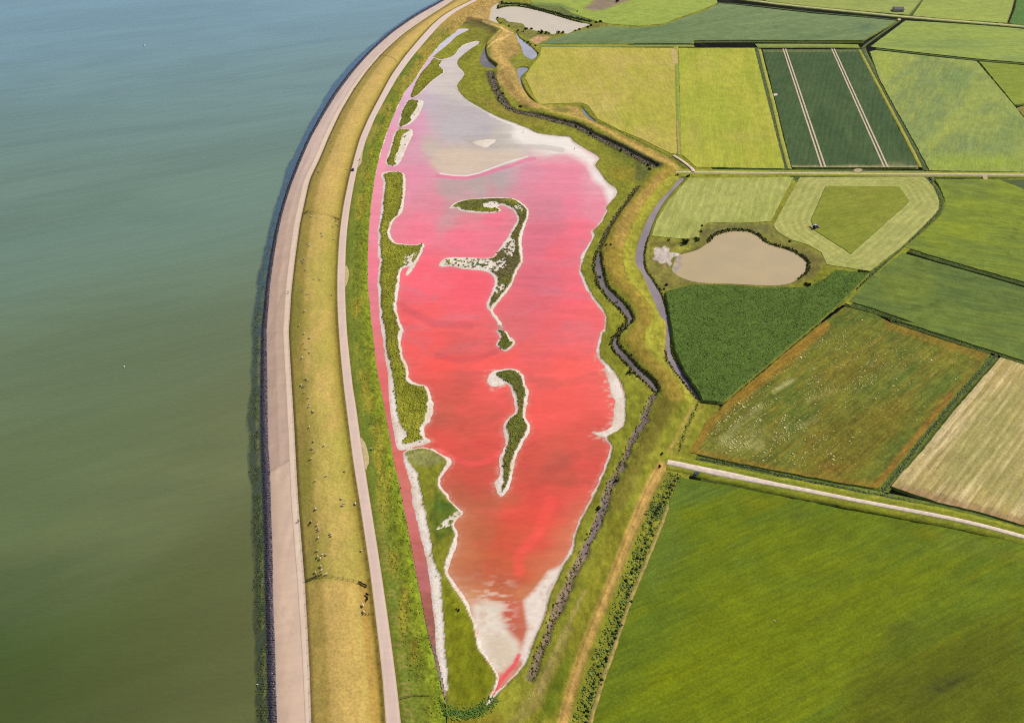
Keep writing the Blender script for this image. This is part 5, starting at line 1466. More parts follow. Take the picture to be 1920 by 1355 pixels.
# ------------------------------------------------------------------ roads and tracks on the polder
verge = fm('verge_grass', (140, 144, 40), (122, 130, 40), (158, 150, 56), 10, (0.08, 0.35, 0.65), (0.05, 0.4, 0.5), fine=0.28, seed=23)
concrete = flat_mat('pale_concrete', (226, 204, 186), 0.9, 0.15, 0.14, 0.5)
sandy = flat_mat('sandy_gravel', (212, 194, 154), 0.95, 0.05, 0.16, 0.4)
LOWROAD = P('D1', (185, 690), (250, 702), (340, 722), (500, 755), (700, 795), (900, 834), (1100, 874), (1300, 912), (1500, 950), (1700, 994), (1940, 1058))
ribbon('grass_verge', LOWROAD, 11.5, 0.3, verge, 6, 4, 0.7, 'grass verge along the lower polder road', wob=1.2)
ribbon('polder_road', LOWROAD, [3.6, 4.4, 2.9, 2.5, 2.5, 2.4, 2.4], 0.42, concrete, 4, 4, 0.1, 'pale concrete road crossing the lower polder')
MIDROAD = P('F', (1262, 322), (1300, 322.5), (1400, 323.5), (1500, 324.5), (1600, 325.5), (1750, 326.5), (1945, 327.5))
ribbon('grass_verge', MIDROAD, 9.0, 0.3, fm('mid_verge_grass', (164, 166, 70), (150, 154, 64), (178, 174, 84), 0, fine=0.25, seed=24), 6, 2, 0.7, 'grass verge along the middle polder road', wob=1.0)
ribbon('polder_road', MIDROAD, 2.6, 0.42, sandy, 4, 2, 0.1, 'sandy track running right from the embankment')
ribbon('polder_road', P('C2', (1700, 1118), (1760, 1155), (1830, 1210), (1845, 1235)), 2.4, 0.9, flat_mat('pink_gravel', (226, 200, 176), 0.95, 0.05, 0.15, 0.4), 4, 4, 0.2, 'short pale spur track beside the yellow meadow')
TOPROAD = P('C3', (200, -14), (300, -3), (480, 21), (720, 47), (1000, 75), (1200, 95), (1480, 118), (1780, 142), (1960, 158))
ribbon('grass_verge', TOPROAD, 9.5, 0.3, fm('far_verge_grass', (154, 162, 80), (142, 152, 78), (166, 168, 90), 0, fine=0.2, seed=25), 6, 2, 0.7, 'grass verge along the far road', wob=1.0)
ribbon('polder_road', TOPROAD, 2.6, 0.42, flat_mat('far_road_surface', (216, 196, 164), 0.95, 0.05, 0.12, 0.4), 4, 2, 0.1, 'pale far road along the top of the view')
ribbon('grass_bank', P('F', (1267, 86), (1268, 160), (1271, 232), (1275, 291)), 5.5, 0.42, fm('divide_grass', (150, 158, 66), (136, 148, 62), (164, 164, 72), 0, fine=0.25, seed=32), 4, 2, 0.4, 'green strip dividing the yellow meadows')
ribbon('field_path', P('F', (1269.5, 226), (1271, 250), (1274, 290)), 1.6, FZ + 0.05, flat_mat('trodden_path', (184, 156, 96), 0.95, 0.05, 0.2, 0.4), 3, 2, 0.0, 'thin trodden path dividing the yellow meadows', wob=0.5)
ribbon('bare_strip', P('F', (1263, 92), (1266, 120)), 6.0, FZ + 0.06, flat_mat('bare_soil', (200, 176, 112), 0.95, 0.05, 0.2, 0.4), 3, 2, 0.0, 'bare sandy strip at the top of the thin divide', wob=1)
ribbon('grass_bank', P('C3', (366, 266), (600, 266), (850, 267), (962, 270)), 13.0, 0.3, fm('north_strip_grass', (146, 156, 74), (128, 142, 68), (160, 164, 84), 0, fine=0.2, seed=33), 4, 2, 0.5, 'green strip between the dark crop and the north ditch', wob=1.0)
ribbon('grass_bank', P('C2', (745, 333), (1000, 333), (1500, 331), (1850, 331)), 6.0, 0.3, fm('north_strip_grass_left', (150, 158, 76), (130, 144, 70), (164, 166, 86), 0, fine=0.2, seed=34), 4, 2, 0.5, 'green strip along the top of the yellow meadows', wob=1.0)
ribbon('grass_bank', P('C3', (385, 285), (418, 420), (468, 610), (512, 800), (560, 980)), 3.0, 0.45, fm('bank_yellow_grass', (172, 170, 78), (158, 160, 70), (186, 176, 90), 0, fine=0.2, seed=26), 4, 2, 0.5, 'yellowish bank left of the dark crop field', wob=0.8)
ribbon('grass_bank', P('C3', (965, 288), (1060, 470), (1150, 640), (1240, 810), (1322, 972)), 2.6, 0.45, fm('bank_yellow_grass_right', (168, 162, 70), (150, 152, 64), (180, 166, 84), 0, fine=0.2, seed=27), 4, 2, 0.5, 'yellowish bank right of the dark crop field', wob=0.8)
ribbon('grass_bank', P('C6', (1545, 205), (1538, 255), (1500, 300), (1420, 372), (1340, 440), (1250, 522), (1150, 616), (1060, 700)), 4.2, 0.3, fm('bank_lime_grass', (154, 156, 44), (140, 144, 42), (164, 160, 54), 0, fine=0.2, seed=28), 4, 3, 0.7, 'lime green bank along the ditch east of the mown field', wob=1.0)
ribbon('sandy_edge', P('D3', (1412, 20), (1395, 80), (1290, 345), (1180, 614), (1078, 912), (1000, 1140), (935, 1355), (920, 1420)), 1.5, FZ + 0.02, flat_mat('sandy_edge_soil', (170, 150, 84), 0.95, 0.05, 0.25, 0.4), 3, 3, 0.2, 'thin sandy edge along the big meadow', wob=0.8)
lay_mat = flat_mat('gravel_layby', (204, 182, 132), 0.95, 0.05, 0.12, 0.5)
flat_poly('layby', P('C4', (797, 768), (812, 772), (822, 800), (820, 850), (808, 890), (796, 905)), 1.87, lay_mat, 3, 'upper gravel bay beside the service road')
flat_poly('layby', P('C7', (905, 770), (925, 785), (945, 820), (965, 900), (968, 950), (955, 975), (942, 1000), (925, 890)), 1.87, lay_mat, 3, 'lower gravel bay beside the service road')
flat_poly('layby', P('C1', (945, 1010), (922, 1100), (915, 1165), (897, 1195), (885, 1200), (920, 1080)), 1.87, lay_mat, 2, 'far gravel bay beside the service road')
gate_m = flat_mat('worn_soil', (186, 172, 118), 0.95, 0.05, 0.2, 0.5)
for g_, lb in ((P('C6', (1716, 74), (1738, 74), (1746, 90), (1730, 97), (1720, 88)), 'pale worn gateway south of the middle road'), (P('C3', (930, 984), (975, 980), (980, 998), (940, 1000)), 'pale worn gateway into the dark crop field'), (P('C3', (1186, 110), (1204, 108), (1206, 118), (1190, 120)), 'pale worn gateway by the far road bend'), (P('C3', (1765, 134), (1795, 136), (1798, 146), (1768, 146)), 'pale worn gateway on the far road')):
    flat_poly('gateway', g_, FZ + 0.04, gate_m, 2, lb, jit=0.25)
flat_poly('crossing_slab', P('F', (1450, 176), (1457, 175.5), (1458, 179), (1451, 180)), FZ + 0.42, concrete, 0, 'small pale slab at the ditch crossing')

# ------------------------------------------------------------------ low growth as stuff
parts = []


def add(pts, sx, sz, cols, jit=0.35):
    parts.append(tufts(pts, sx, sz, cols, jit))


def flush(name, label, mat=None):
    global parts
    V = np.concatenate([p[0] for p in parts], 0)
    n = 0
    Fs = []
    for p in parts:
        Fs.append(p[1] + n)
        n += len(p[0])
    C = np.concatenate([p[2] for p in parts], 0)
    parts = []
    return stuff(name, label, V, np.concatenate(Fs, 0), C, mat)


gdict = {}


def ground_z(xy):
    i = np.clip(((xy[:, 0] - lo[0]) / GR).astype(int), 0, nx - 1)
    j = np.clip(((xy[:, 1] - lo[1]) / GR).astype(int), 0, ny - 1)
    return h[j * nx + i]


def on_marsh(p):
    p = p.copy()
    p[:, 2] = ground_z(p[:, :2])
    return p


# seaweed-covered stones along the lower half of the sea edge
row_ok = np.nonzero((ROWY > 330) & (ROWY < 1400))[0]
k = rng.choice(row_ok, 9000)
prob = sstep(330, 900, ROWY[k])
keep = rng.uniform(0, 1, len(k)) < 0.03 + 0.5 * prob
k = k[keep]
dd = np.abs(rng.normal(0.3, 0.28, len(k))) * near_w[k] * 0.8
pxs = np.stack([LX['L0'][k] - dd, ROWY[k] + rng.uniform(-1, 1, len(k))], 1)
pw = to_world(pxs, SEA_Z + 0.02)
cl_n = fbm(pw[:, 0] / 5, pw[:, 1] / 12, 301, 3)
pw = pw[cl_n > 0.4]
add(pw, rng.uniform(0.25, 0.6, len(pw)), rng.uniform(0.03, 0.1, len(pw)), var_cols(len(pw), (64, 74, 34), (80, 86, 38), (90, 94, 42), (54, 64, 38), (52, 62, 40), amt=0.15))
flush('seaweed', 'dark green seaweed on stones in the shallow sea edge')
# shrubs and tall grass on the inner slope of the dike
q = rng.integers(0, NR, 12000)
cidx = rng.integers(8, 28, 12000)
pt = SLOPE[q, cidx] + rng.normal(0, 0.5, (12000, 3)) * (1, 1, 0)
kk = fbm(pt[:, 0] / 4, pt[:, 1] / 9, 311, 4)
pt = pt[kk > 0.46]
add(pt, rng.uniform(0.15, 0.45, len(pt)), rng.uniform(0.03, 0.14, len(pt)), var_cols(len(pt), (112, 118, 28), (98, 108, 28), (140, 142, 44), (84, 96, 26), amt=0.15))
flush('tall_grass', 'tall uneven grass on the green inner slope')
# salt plants on islands and marsh rim
vi = np.nonzero(inM & (vegm > 0.8) & (GP[:, 1] > -5) & (np.maximum.reduce([isl_sd[k] for k in 'ABCDFGH']) > 0.5))[0]
vi = rng.choice(vi, min(len(vi), 6500), replace=False)
pt = np.stack([x_[vi], y_[vi], h[vi] - 0.05], 1) + rng.normal(0, 0.3, (len(vi), 3)) * (1, 1, 0)
add(pt, rng.uniform(0.3, 0.75, len(vi)), rng.uniform(0.12, 0.4, len(vi)), np.clip(col[vi] * rng.uniform(0.7, 1.35, (len(vi), 1)), 0, 1))
vi = np.nonzero(inM & (vegm > 0.8) & (wat_sd < -1) & (sd_basin > 0) & (fbm(x_ / 7, y_ / 9, 321, 4) > 0.5) & (GP[:, 0] < 1290))[0]
vi = rng.choice(vi, min(len(vi), 5000), replace=False)
pt = np.stack([x_[vi], y_[vi], h[vi] - 0.05], 1) + rng.normal(0, 0.3, (len(vi), 3)) * (1, 1, 0)
add(pt, rng.uniform(0.2, 0.5, len(vi)), rng.uniform(0.05, 0.2, len(vi)), np.clip(col[vi] * rng.uniform(0.7, 1.2, (len(vi), 1)), 0, 1))
flush('marsh_plants', 'low salt marsh plants covering the islands and shores')
# reeds and rough growth along ditches and canals
reedc = ((104, 116, 52), (86, 102, 46), (122, 128, 60), (68, 80, 38))
for nm, (ln, wd) in DITCH.items():
    inmarsh = nm in ('yellow west', 'corn side')
    for s in (0.9, 0.6):
        p = along(ln, s, wd * 0.5, -0.22)
        if inmarsh:
            p = on_marsh(p)
        far = to_px(p[:, :2])[:, 1] < 340
        sz = np.where(far, 0.22, 0.36) * rng.uniform(0.5, 1.4, len(p))
        add(p, rng.uniform(0.25, 0.6, len(p)), sz, var_cols(len(p), *reedc) * np.where(far, 1.5, 1.2)[:, None])
for ln in (W1L, W1R):
    p = on_marsh(along(ln, 0.45, 1.0, 0))
    add(p, rng.uniform(0.3, 0.8, len(p)), rng.uniform(0.5, 1.3, len(p)), var_cols(len(p), (84, 84, 40), (66, 68, 34), (108, 98, 50), (52, 52, 30)))
for ln in (W2L[12:], W2R[:12]):
    p = on_marsh(along(ln, 0.5, 0.7, 0))
    add(p, rng.uniform(0.3, 0.7, len(p)), rng.uniform(0.4, 1.0, len(p)), var_cols(len(p), (92, 94, 40), (70, 74, 34), (52, 54, 30)))
p = on_marsh(along(CREEK, 0.5, 2.0, 0))
add(p, rng.uniform(0.3, 0.7, len(p)), rng.uniform(0.15, 0.45, len(p)), var_cols(len(p), (108, 98, 54), (80, 72, 48), (124, 118, 54), (70, 66, 42), (122, 108, 76)))
p = on_marsh(along(DARK, 0.22, 4.6, 0))
add(p, rng.uniform(0.3, 0.8, len(p)), rng.uniform(0.2, 0.7, len(p)), var_cols(len(p), (98, 90, 56), (78, 72, 50), (116, 108, 58), (66, 62, 44)))
p = on_marsh(along(CREEK_N, 0.3, 1.6, 0))
add(p, rng.uniform(0.3, 0.7, len(p)), rng.uniform(0.3, 0.8, len(p)), var_cols(len(p), (96, 88, 46), (74, 66, 40), (110, 104, 46)))
for poly, n, wd in ((POND, 1500, 1.8), (P1, 1500, 1.6)):
    l = np.concatenate([poly[4:15], poly[4:5]]) if poly is POND else poly[24:]
    p = on_marsh(along(l[:-1] if poly is POND else l, 0.25, 1.5, 0))
    add(p, rng.uniform(0.3, 0.8, len(p)), rng.uniform(0.5, 1.4, len(p)), var_cols(len(p), (72, 76, 40), (54, 60, 34), (92, 90, 46)))
p = on_marsh(along(P('G5', (300, 60), (600, 66), (780, 120), (1000, 170), (1200, 230), (1400, 275), (1540, 305)), 0.25, 2.4, 0))
add(p, rng.uniform(0.5, 1.1, len(p)), rng.uniform(0.8, 2.0, len(p)), var_cols(len(p), (64, 78, 44), (52, 64, 40), (80, 92, 52)))
GREENCURVE = P('D2', (1190, 1200), (1230, 1250), (1300, 1290), (1400, 1305), (1490, 1290), (1545, 1255), (1590, 1200))
p = on_marsh(along(GREENCURVE, 0.05, 2.8, 0))
p = p[rng.uniform(0, 1, len(p)) < 0.6]
add(p, rng.uniform(0.2, 0.5, len(p)), rng.uniform(0.12, 0.35, len(p)), var_cols(len(p), (88, 118, 48), (98, 124, 54), (76, 104, 44), amt=0.15))
GREENSTRIP = J(P('D1', (230, 750), (170, 850), (110, 960)), P('D3', (1360, 20), (1250, 300), (1150, 580), (1050, 860), (960, 1110), (885, 1355), (865, 1420)))
p = along(GREENSTRIP, 0.16, 3.6, 0)
p = on_marsh(p)
p[:, 2] = np.maximum(p[:, 2] - 0.05, -0.4)
add(p, rng.uniform(0.3, 0.7, len(p)), rng.uniform(0.15, 0.5, len(p)), var_cols(len(p), (108, 124, 62), (96, 114, 54), (118, 128, 64), (84, 102, 48)))
p = on_marsh(along(GREENSTRIP, 1.5, 1.0, 0))
p[:, 0] += 1.0
add(p, rng.uniform(0.4, 1.0, len(p)), rng.uniform(0.4, 1.0, len(p)), var_cols(len(p), (56, 68, 34), (48, 58, 30), (70, 80, 40)))
flush('reeds', 'reeds and rough grass along the ditches and canals')
# cream flowers in the fallow field
pts = in_poly(FLOW, 26000, FZ)
pp = to_px(pts[:, :2], FZ)
a42 = math.radians(42)
ca = pts[:, 0] * math.cos(a42) + pts[:, 1] * math.sin(a42)
cb = -pts[:, 0] * math.sin(a42) + pts[:, 1] * math.cos(a42)
dens = 1.1 * np.exp(-(((pp[:, 0] - 1410) / 75) ** 2 + ((pp[:, 1] - 805) / 48) ** 2)) * 1.0 + 0.34 * np.exp(-(((pp[:, 0] - 1580) / 140) ** 2 + ((pp[:, 1] - 690) / 60) ** 2)) + 0.2 * np.exp(-(((pp[:, 0] - 1540) / 60) ** 2 + ((pp[:, 1] - 840) / 30) ** 2))
st = fbm(ca / 12, cb / 2.5, 331, 4)
ring = sdist(pp, FLOW, 25) > 12
keep = (rng.uniform(0, 1, len(pts)) < dens * sstep(0.4, 0.62, st) * 1.5) & ring
pts = pts[keep]
add(pts, rng.gamma(2.0, 0.11, len(pts)) + 0.1, rng.uniform(0.08, 0.16, len(pts)), var_cols(len(pts), (178, 174, 104), (196, 190, 126), (160, 154, 88), amt=0.15))
flush('wild_flowers', 'cream coloured flower clumps scattered over the fallow field')
# ragged growth in the maize and the bean edges
pts = in_poly(CORN, 16000, FZ + 1.2)
add(pts, rng.uniform(0.25, 0.6, len(pts)), rng.uniform(0.1, 0.42, len(pts)), var_cols(len(pts), (92, 116, 46), (100, 122, 52), (82, 106, 42), (112, 130, 60), amt=0.15))
flush('maize_plants', 'dense maize plants standing in the dark green field')
# stone rubble in the revetment
q = rng.choice(NR, 12000)
tt = rng.uniform(0.05, 1.0, 12000) ** 0.8
pxs = np.stack([LX['L0'][q] * (1 - tt) + LX['L1'][q] * tt, ROWY[q]], 1)
pz = SEA_Z - 0.15 + 1.15 * tt
pt = to_world(pxs, pz)
cc = np.where(tt[:, None] > 0.6, var_cols(12000, (112, 96, 98), (92, 78, 82), (140, 122, 118)), var_cols(12000, (44, 44, 62), (56, 50, 62), (34, 34, 50)))
add(pt, rng.uniform(0.2, 0.5, 12000), rng.uniform(0.1, 0.3, 12000), cc)
flush('rubble', 'loose dark basalt rubble on the revetment', rock_mat)

# ------------------------------------------------------------------ shrubs and bushes, each a thing
leaf_dark = flat_mat('bush_leaves', (48, 58, 28), 0.9, 0.05, 0.45, 2.5)
leaf_green = flat_mat('green_bush_leaves', (78, 96, 38), 0.9, 0.05, 0.4, 2.5)
twig = flat_mat('bush_twigs', (70, 56, 40), 0.9, 0.05, 0.2, 2.0)


def crown_data(name, seed, mat, nl=150, flat=0.8):
    r = np.random.default_rng(seed)
    blobs = r.normal(0, 0.34, (6, 3)) * (1, 1, 0.45) + (0, 0, 0.42)
    rad = r.uniform(0.32, 0.6, 6)
    V, F = [], []
    for i in range(nl):
        b = r.integers(0, 6)
        d = r.normal(0, 1, 3)
        d /= np.linalg.norm(d)
        c = blobs[b] + d * rad[b] * r.uniform(0.55, 1.05) * (1, 1, flat)
        c[2] = max(c[2], 0.04)
        u = r.normal(0, 1, 3)
        u /= np.linalg.norm(u)
        v = np.cross(u, d)
        v /= np.linalg.norm(v) + 1e-6
        s = r.uniform(0.09, 0.2)
        k0 = len(V)
        V += [c - u * s, c - v * s * 0.6, c + u * s, c + v * s * 0.6]
        F.append((k0, k0 + 1, k0 + 2, k0 + 3))
    # dense heart
    k0 = len(V)
    for b in range(6):
        for (x, y, z) in ((1, 0, 0), (0, 1, 0), (-1, 0, 0), (0, -1, 0), (0, 0, 1), (0, 0, -0.6)):
            V.append(blobs[b] + np.array((x, y, z)) * rad[b] * 0.72)
        o = k0 + b * 6
        for f in ((0, 1, 4), (1, 2, 4), (2, 3, 4), (3, 0, 4), (1, 0, 5), (2, 1, 5), (3, 2, 5), (0, 3, 5)):
            F.append(tuple(o + i for i in f))
    return mesh_data(name, np.array(V), F, mat)


def stem_data():
    V, F = [], []
    for dx, dy in ((0.05, 0.0), (-0.08, 0.1), (0.02, -0.12)):
        k0 = len(V)
        for z, r in ((-0.1, 0.05), (0.5, 0.025)):
            for a in range(5):
                t = a * 2 * math.pi / 5
                V.append((dx * (1 + 2 * z) + r * math.cos(t), dy * (1 + 2 * z) + r * math.sin(t), z))
        for a in range(5):
            b = (a + 1) % 5
            F.append((k0 + a, k0 + b, k0 + 5 + b, k0 + 5 + a))
    return mesh_data('trunk', np.array(V), F, twig)


CROWNS = [crown_data('crown', 900 + i, leaf_dark) for i in range(4)]
CROWNSG = [crown_data('crown', 950 + i, leaf_green) for i in range(3)]
STEM = stem_data()


def bush(px, size, label, group=None, green=False, z=None, hgt=1.0):
    w = to_world(np.array([px]), 0.0)[0]
    if z is None:
        z = float(ground_z(np.array([w[:2]]))[0]) - 0.05
        w = to_world(np.array([px]), max(z, -0.6))[0]
    w[2] = z
    o = new_obj('bush', None, loc=tuple(w))
    o.empty_display_size = 0.5
    s = size * rng.uniform(0.9, 1.1)
    o.rotation_euler = (0, 0, rng.uniform(0, 6.28))
    o.scale = (s, s, s * hgt)
    new_obj('crown', (CROWNSG if green else CROWNS)[rng.integers(0, 3 if green else 4)], o)
    new_obj('trunk', STEM, o)
    tag(o, label, 'bush', group)
    return o


for i, (p, s, lab) in enumerate([
    (P('G7', (140, 335)), 1.9, 'dark bush overhanging the upper reach of the mauve marsh canal'),
    (P('G7', (200, 88)), 1.3, 'left of two green bushes above the head of the marsh canal'),
    (P('G7', (238, 82)), 1.3, 'right of two green bushes above the head of the marsh canal'),
    (P('G7', (270, 538)), 1.7, 'dark bush on the marsh side halfway down the mauve canal'),
    (P('G7', (302, 590)), 1.2, 'small bush just below the one halfway down the canal'),
    (P('G7', (380, 1098)), 1.8, 'lone dark bush beside the lower reach of the mauve canal'),
    (P('C8', (1290, 1082)), 1.5, 'dark bush in the muddy creek below the canal'),
    (P('C8', (1160, 1282)), 1.3, 'dark bush on the lagoon side of the muddy creek'),
    (P('D3', (982, 45)), 1.4, 'dark bush beside the thin mauve creek water'),
    (P('G6', (715, 478)), 3.0, 'large dark bush left of the khaki pond'),
    (P('G6', (890, 425)), 2.6, 'large olive bush at the top left corner of the khaki pond'),
    (P('G6', (985, 210)), 1.4, 'upper small bush at the hay field corner near the khaki pond'),
    (P('G6', (972, 290)), 1.4, 'lower small bush at the hay field corner near the khaki pond'),
    (P('G6', (415, 1142)), 1.5, 'dark bush between the mud flat and the maize'),
    (P('G6', (385, 1205)), 1.1, 'smaller bush at the left corner of the maize'),
    (P('G6', (458, 432)), 1.3, 'small bush on the hedge line above the mud flat'),
    (P('C6', (868, 608)), 2.4, 'round dark bush between the khaki pond and the maize'),
    (P('C6', (780, 398)), 1.3, 'small bush on the right bank of the khaki pond'),
    (P('D2', (1372, 665)), 1.0, 'single tiny bush on the lawn left of the salt beach'),
    (P('D1', (158, 650)), 1.1, 'dark shrub at the start of the lower road'),
    (P('D1', (150, 710)), 1.0, 'low shrub just below the start of the lower road'),
    (P('C2', (1730, 1262)), 1.6, 'left bush by the canal head under the middle track'),
    (P('C2', (1800, 1272)), 1.8, 'right bush by the canal head under the middle track'),
]):
    bush(p[0], s, lab, green=(i in (1, 2, 10)))
for i, q in enumerate(P('G8', (215, 130), (245, 240), (300, 270), (265, 310), (310, 345), (360, 405), (460, 385), (760, 522), (860, 515), (965, 572), (1090, 632), (1110, 655), (1360, 782), (1460, 818), (1610, 912), (1640, 880), (1685, 915), (1620, 948))):
    bush(q, rng.uniform(1.0, 1.9), 'dark bush in the scrub row at the foot of the far embankment', 'bushes along the far embankment foot')
for q, s, lab, g in [((305, 36), 2.0, 'bush at the top left tip of the pale pond', 1), ((255, 112), 1.5, 'small bush on the left inlet of the pale pond', 1), ((245, 252), 1.7, 'bush on the little spit in the pale pond', 0), ((290, 325), 1.6, 'bush at the base of the spit in the pale pond', 0),
                  ((410, 368), 1.8, 'bush at the upper end of the narrow pool', 1), ((525, 432), 1.9, 'bush beside the narrow pool', 1), ((600, 442), 1.8, 'low bush between the narrow pool and the pale pond', 0), ((648, 408), 2.6, 'left of two round trees on the near bank of the pale pond', 0), ((710, 406), 2.6, 'right of two round trees on the near bank of the pale pond', 0),
                  ((850, 462), 3.2, 'left half of the wide dark thicket on the near bank of the pale pond', 0), ((915, 466), 3.2, 'right half of the wide dark thicket on the near bank of the pale pond', 0), ((1085, 462), 2.4, 'dark bush mid way along the near bank of the pale pond', 0), ((1150, 460), 2.6, 'green bush mid way along the near bank of the pale pond', 1),
                  ((1318, 432), 1.6, 'first small bush toward the right tip of the pale pond', 1), ((1380, 412), 2.2, 'green bush near the right tip of the pale pond', 1), ((1498, 382), 2.0, 'bush just below the right tip of the pale pond', 0), ((1545, 360), 2.6, 'dark tree at the right tip of the pale pond', 0), ((1610, 322), 2.0, 'bush right of the pale pond tip', 1),
                  ((1665, 312), 2.2, 'lone dark bush in the meadow right of the pale pond', 0), ((1410, 276), 2.2, 'dark bush on the far bank of the pale pond', 0), ((1895, 34), 2.6, 'dark bush beside the bare brown patch', 0), ((1350, 166), 1.5, 'small twiggy bush in the bright meadow', 0)]:
    bush(P('G5', q)[0], s, lab, green=bool(g), z=0.4 if q[0] > 1600 or q == (1350, 166) else None)
for q, lab in zip(P('G5', (560, 532), (605, 575), (660, 592), (700, 622), (752, 680), (800, 742), (770, 640)), ('bush at the upper head of the narrow pool', 'bush just below the head of the narrow pool', 'bush above the widest part of the narrow pool', 'bush at the bulge of the narrow pool bank', 'bush low on the field side bank of the narrow pool', 'bush at the lower right end of the narrow pool', 'outermost bush behind the narrow pool bank towards the field')):
    bush(q, rng.uniform(1.3, 1.9), lab, 'bushes along the narrow pool', green=False)

# ------------------------------------------------------------------ small solid builders
def box(V, F, c, s, rot=0.0):
    k = len(V)
    cr, sr = math.cos(rot), math.sin(rot)
    for z in (-0.5, 0.5):
        for x, y in ((-0.5, -0.5), (0.5, -0.5), (0.5, 0.5), (-0.5, 0.5)):
            X, Y = x * s[0], y * s[1]
            V.append((c[0] + X * cr - Y * sr, c[1] + X * sr + Y * cr, c[2] + z * s[2]))
    for f in ((3, 2, 1, 0), (4, 5, 6, 7), (0, 1, 5, 4), (1, 2, 6, 5), (2, 3, 7, 6), (3, 0, 4, 7)):
        F.append(tuple(k + i for i in f))


def bar(V, F, a, b, r, n=6):
    a, b = Vector(a), Vector(b)
    d = (b - a).normalized()
    u = d.orthogonal().normalized()
    v = d.cross(u)
    k = len(V)
    for p in (a, b):
        for i in range(n):
            t = 2 * math.pi * i / n
            V.append(tuple(p + r * (math.cos(t) * u + math.sin(t) * v)))
    for i in range(n):
        j = (i + 1) % n
        F.append((k + i, k + j, k + n + j, k + n + i))
    F.append(tuple(k + i for i in reversed(range(n))))
    F.append(tuple(k + n + i for i in range(n)))


def lathe(V, F, prof, axis='Z', c=(0, 0, 0), n=12):
    k = len(V)
    for r, z in prof:
        for i in range(n):
            t = 2 * math.pi * i / n
            x, y = r * math.cos(t), r * math.sin(t)
            p = (x, y, z) if axis == 'Z' else ((x, z, y) if axis == 'Y' else (z, x, y))
            V.append((c[0] + p[0], c[1] + p[1], c[2] + p[2]))
    for s in range(len(prof) - 1):
        for i in range(n):
            j = (i + 1) % n
            F.append((k + s * n + i, k + s * n + j, k + (s + 1) * n + j, k + (s + 1) * n + i))
    F.append(tuple(k + i for i in range(n)))
    F.append(tuple(k + (len(prof) - 1) * n + i for i in range(n)))


def part(name, mat, parent, build, smooth_=False):
    V, F = [], []
    build(V, F)
    me = mesh_data(name, np.array(V), F, mat, None, smooth_)
    return new_obj(name, me, parent)


def loft(V, F, rings, n=8):
    """rings: (centre, rx, rz) cross-sections along y"""
    k = len(V)
    for (c, rx, rz) in rings:
        for i in range(n):
            t = 2 * math.pi * i / n
            V.append((c[0] + rx * math.cos(t), c[1], c[2] + rz * math.sin(t)))
    for s in range(len(rings) - 1):
        for i in range(n):
            j = (i + 1) % n
            F.append((k + s * n + i, k + s * n + j, k + (s + 1) * n + j, k + (s + 1) * n + i))
    F.append(tuple(k + i for i in range(n)))
    F.append(tuple(k + (len(rings) - 1) * n + i for i in reversed(range(n))))


# heights on the dike
DX, DY, DZ = DIKE[..., 0], DIKE[..., 1], DIKE[..., 2]


def on_dike(px, py):
    """point of the dike surface seen at this pixel"""
    r = int(np.argmin(np.abs(ROWY - py)))
    u = np.clip((px - LX['L3'][r]) / (LX['L6'][r] - LX['L3'][r]), 0, 1)
    c = u * (DIKE.shape[1] - 1)
    c0 = int(min(c, DIKE.shape[1] - 2))
    return DIKE[r, c0] * (1 - (c - c0)) + DIKE[r, c0 + 1] * (c - c0)


# ------------------------------------------------------------------ sheep
wool = flat_mat('sheep_wool', (226, 208, 184), 0.95, 0.05, 0.12, 6.0)
face = flat_mat('sheep_face', (196, 176, 158), 0.9, 0.1, 0.1, 6.0)
blackw = flat_mat('black_wool', (22, 20, 20), 0.95, 0.05, 0.2, 6.0)


def sheep_data(name, mats, head_down):
    V, F = [], []
    loft(V, F, [((0, -0.62, 0.72), 0.08, 0.10), ((0, -0.55, 0.72), 0.22, 0.24), ((0, -0.3, 0.72), 0.31, 0.31), ((0, 0.05, 0.71), 0.33, 0.33), ((0, 0.35, 0.74), 0.29, 0.30), ((0, 0.52, 0.80), 0.19, 0.2),
                ((0, 0.64, 0.72 if head_down else 0.95), 0.13, 0.14), ((0, 0.74, 0.52 if head_down else 1.05), 0.11, 0.12), ((0, 0.86, 0.36 if head_down else 1.03), 0.09, 0.09), ((0, 0.98, 0.24 if head_down else 0.97), 0.055, 0.06)], 10)
    nb = len(F)
    for x, y in ((-0.17, 0.36), (0.17, 0.36), (-0.17, -0.4), (0.17, -0.4)):
        bar(V, F, (x, y, 0.55), (x * 0.95, y + 0.02, 0.0), 0.05, 6)
    hz = 0.5 if head_down else 1.08
    bar(V, F, (-0.08, 0.76, hz), (-0.24, 0.74, hz - 0.02), 0.035, 5)
    bar(V, F, (0.08, 0.76, hz), (0.24, 0.74, hz - 0.02), 0.035, 5)
    bar(V, F, (0, -0.6, 0.72), (0, -0.68, 0.45), 0.05, 5)
    mi = [0] * nb + [1] * (len(F) - nb)
    return mesh_data(name, np.array(V), F, mats, None, True, None, mi)


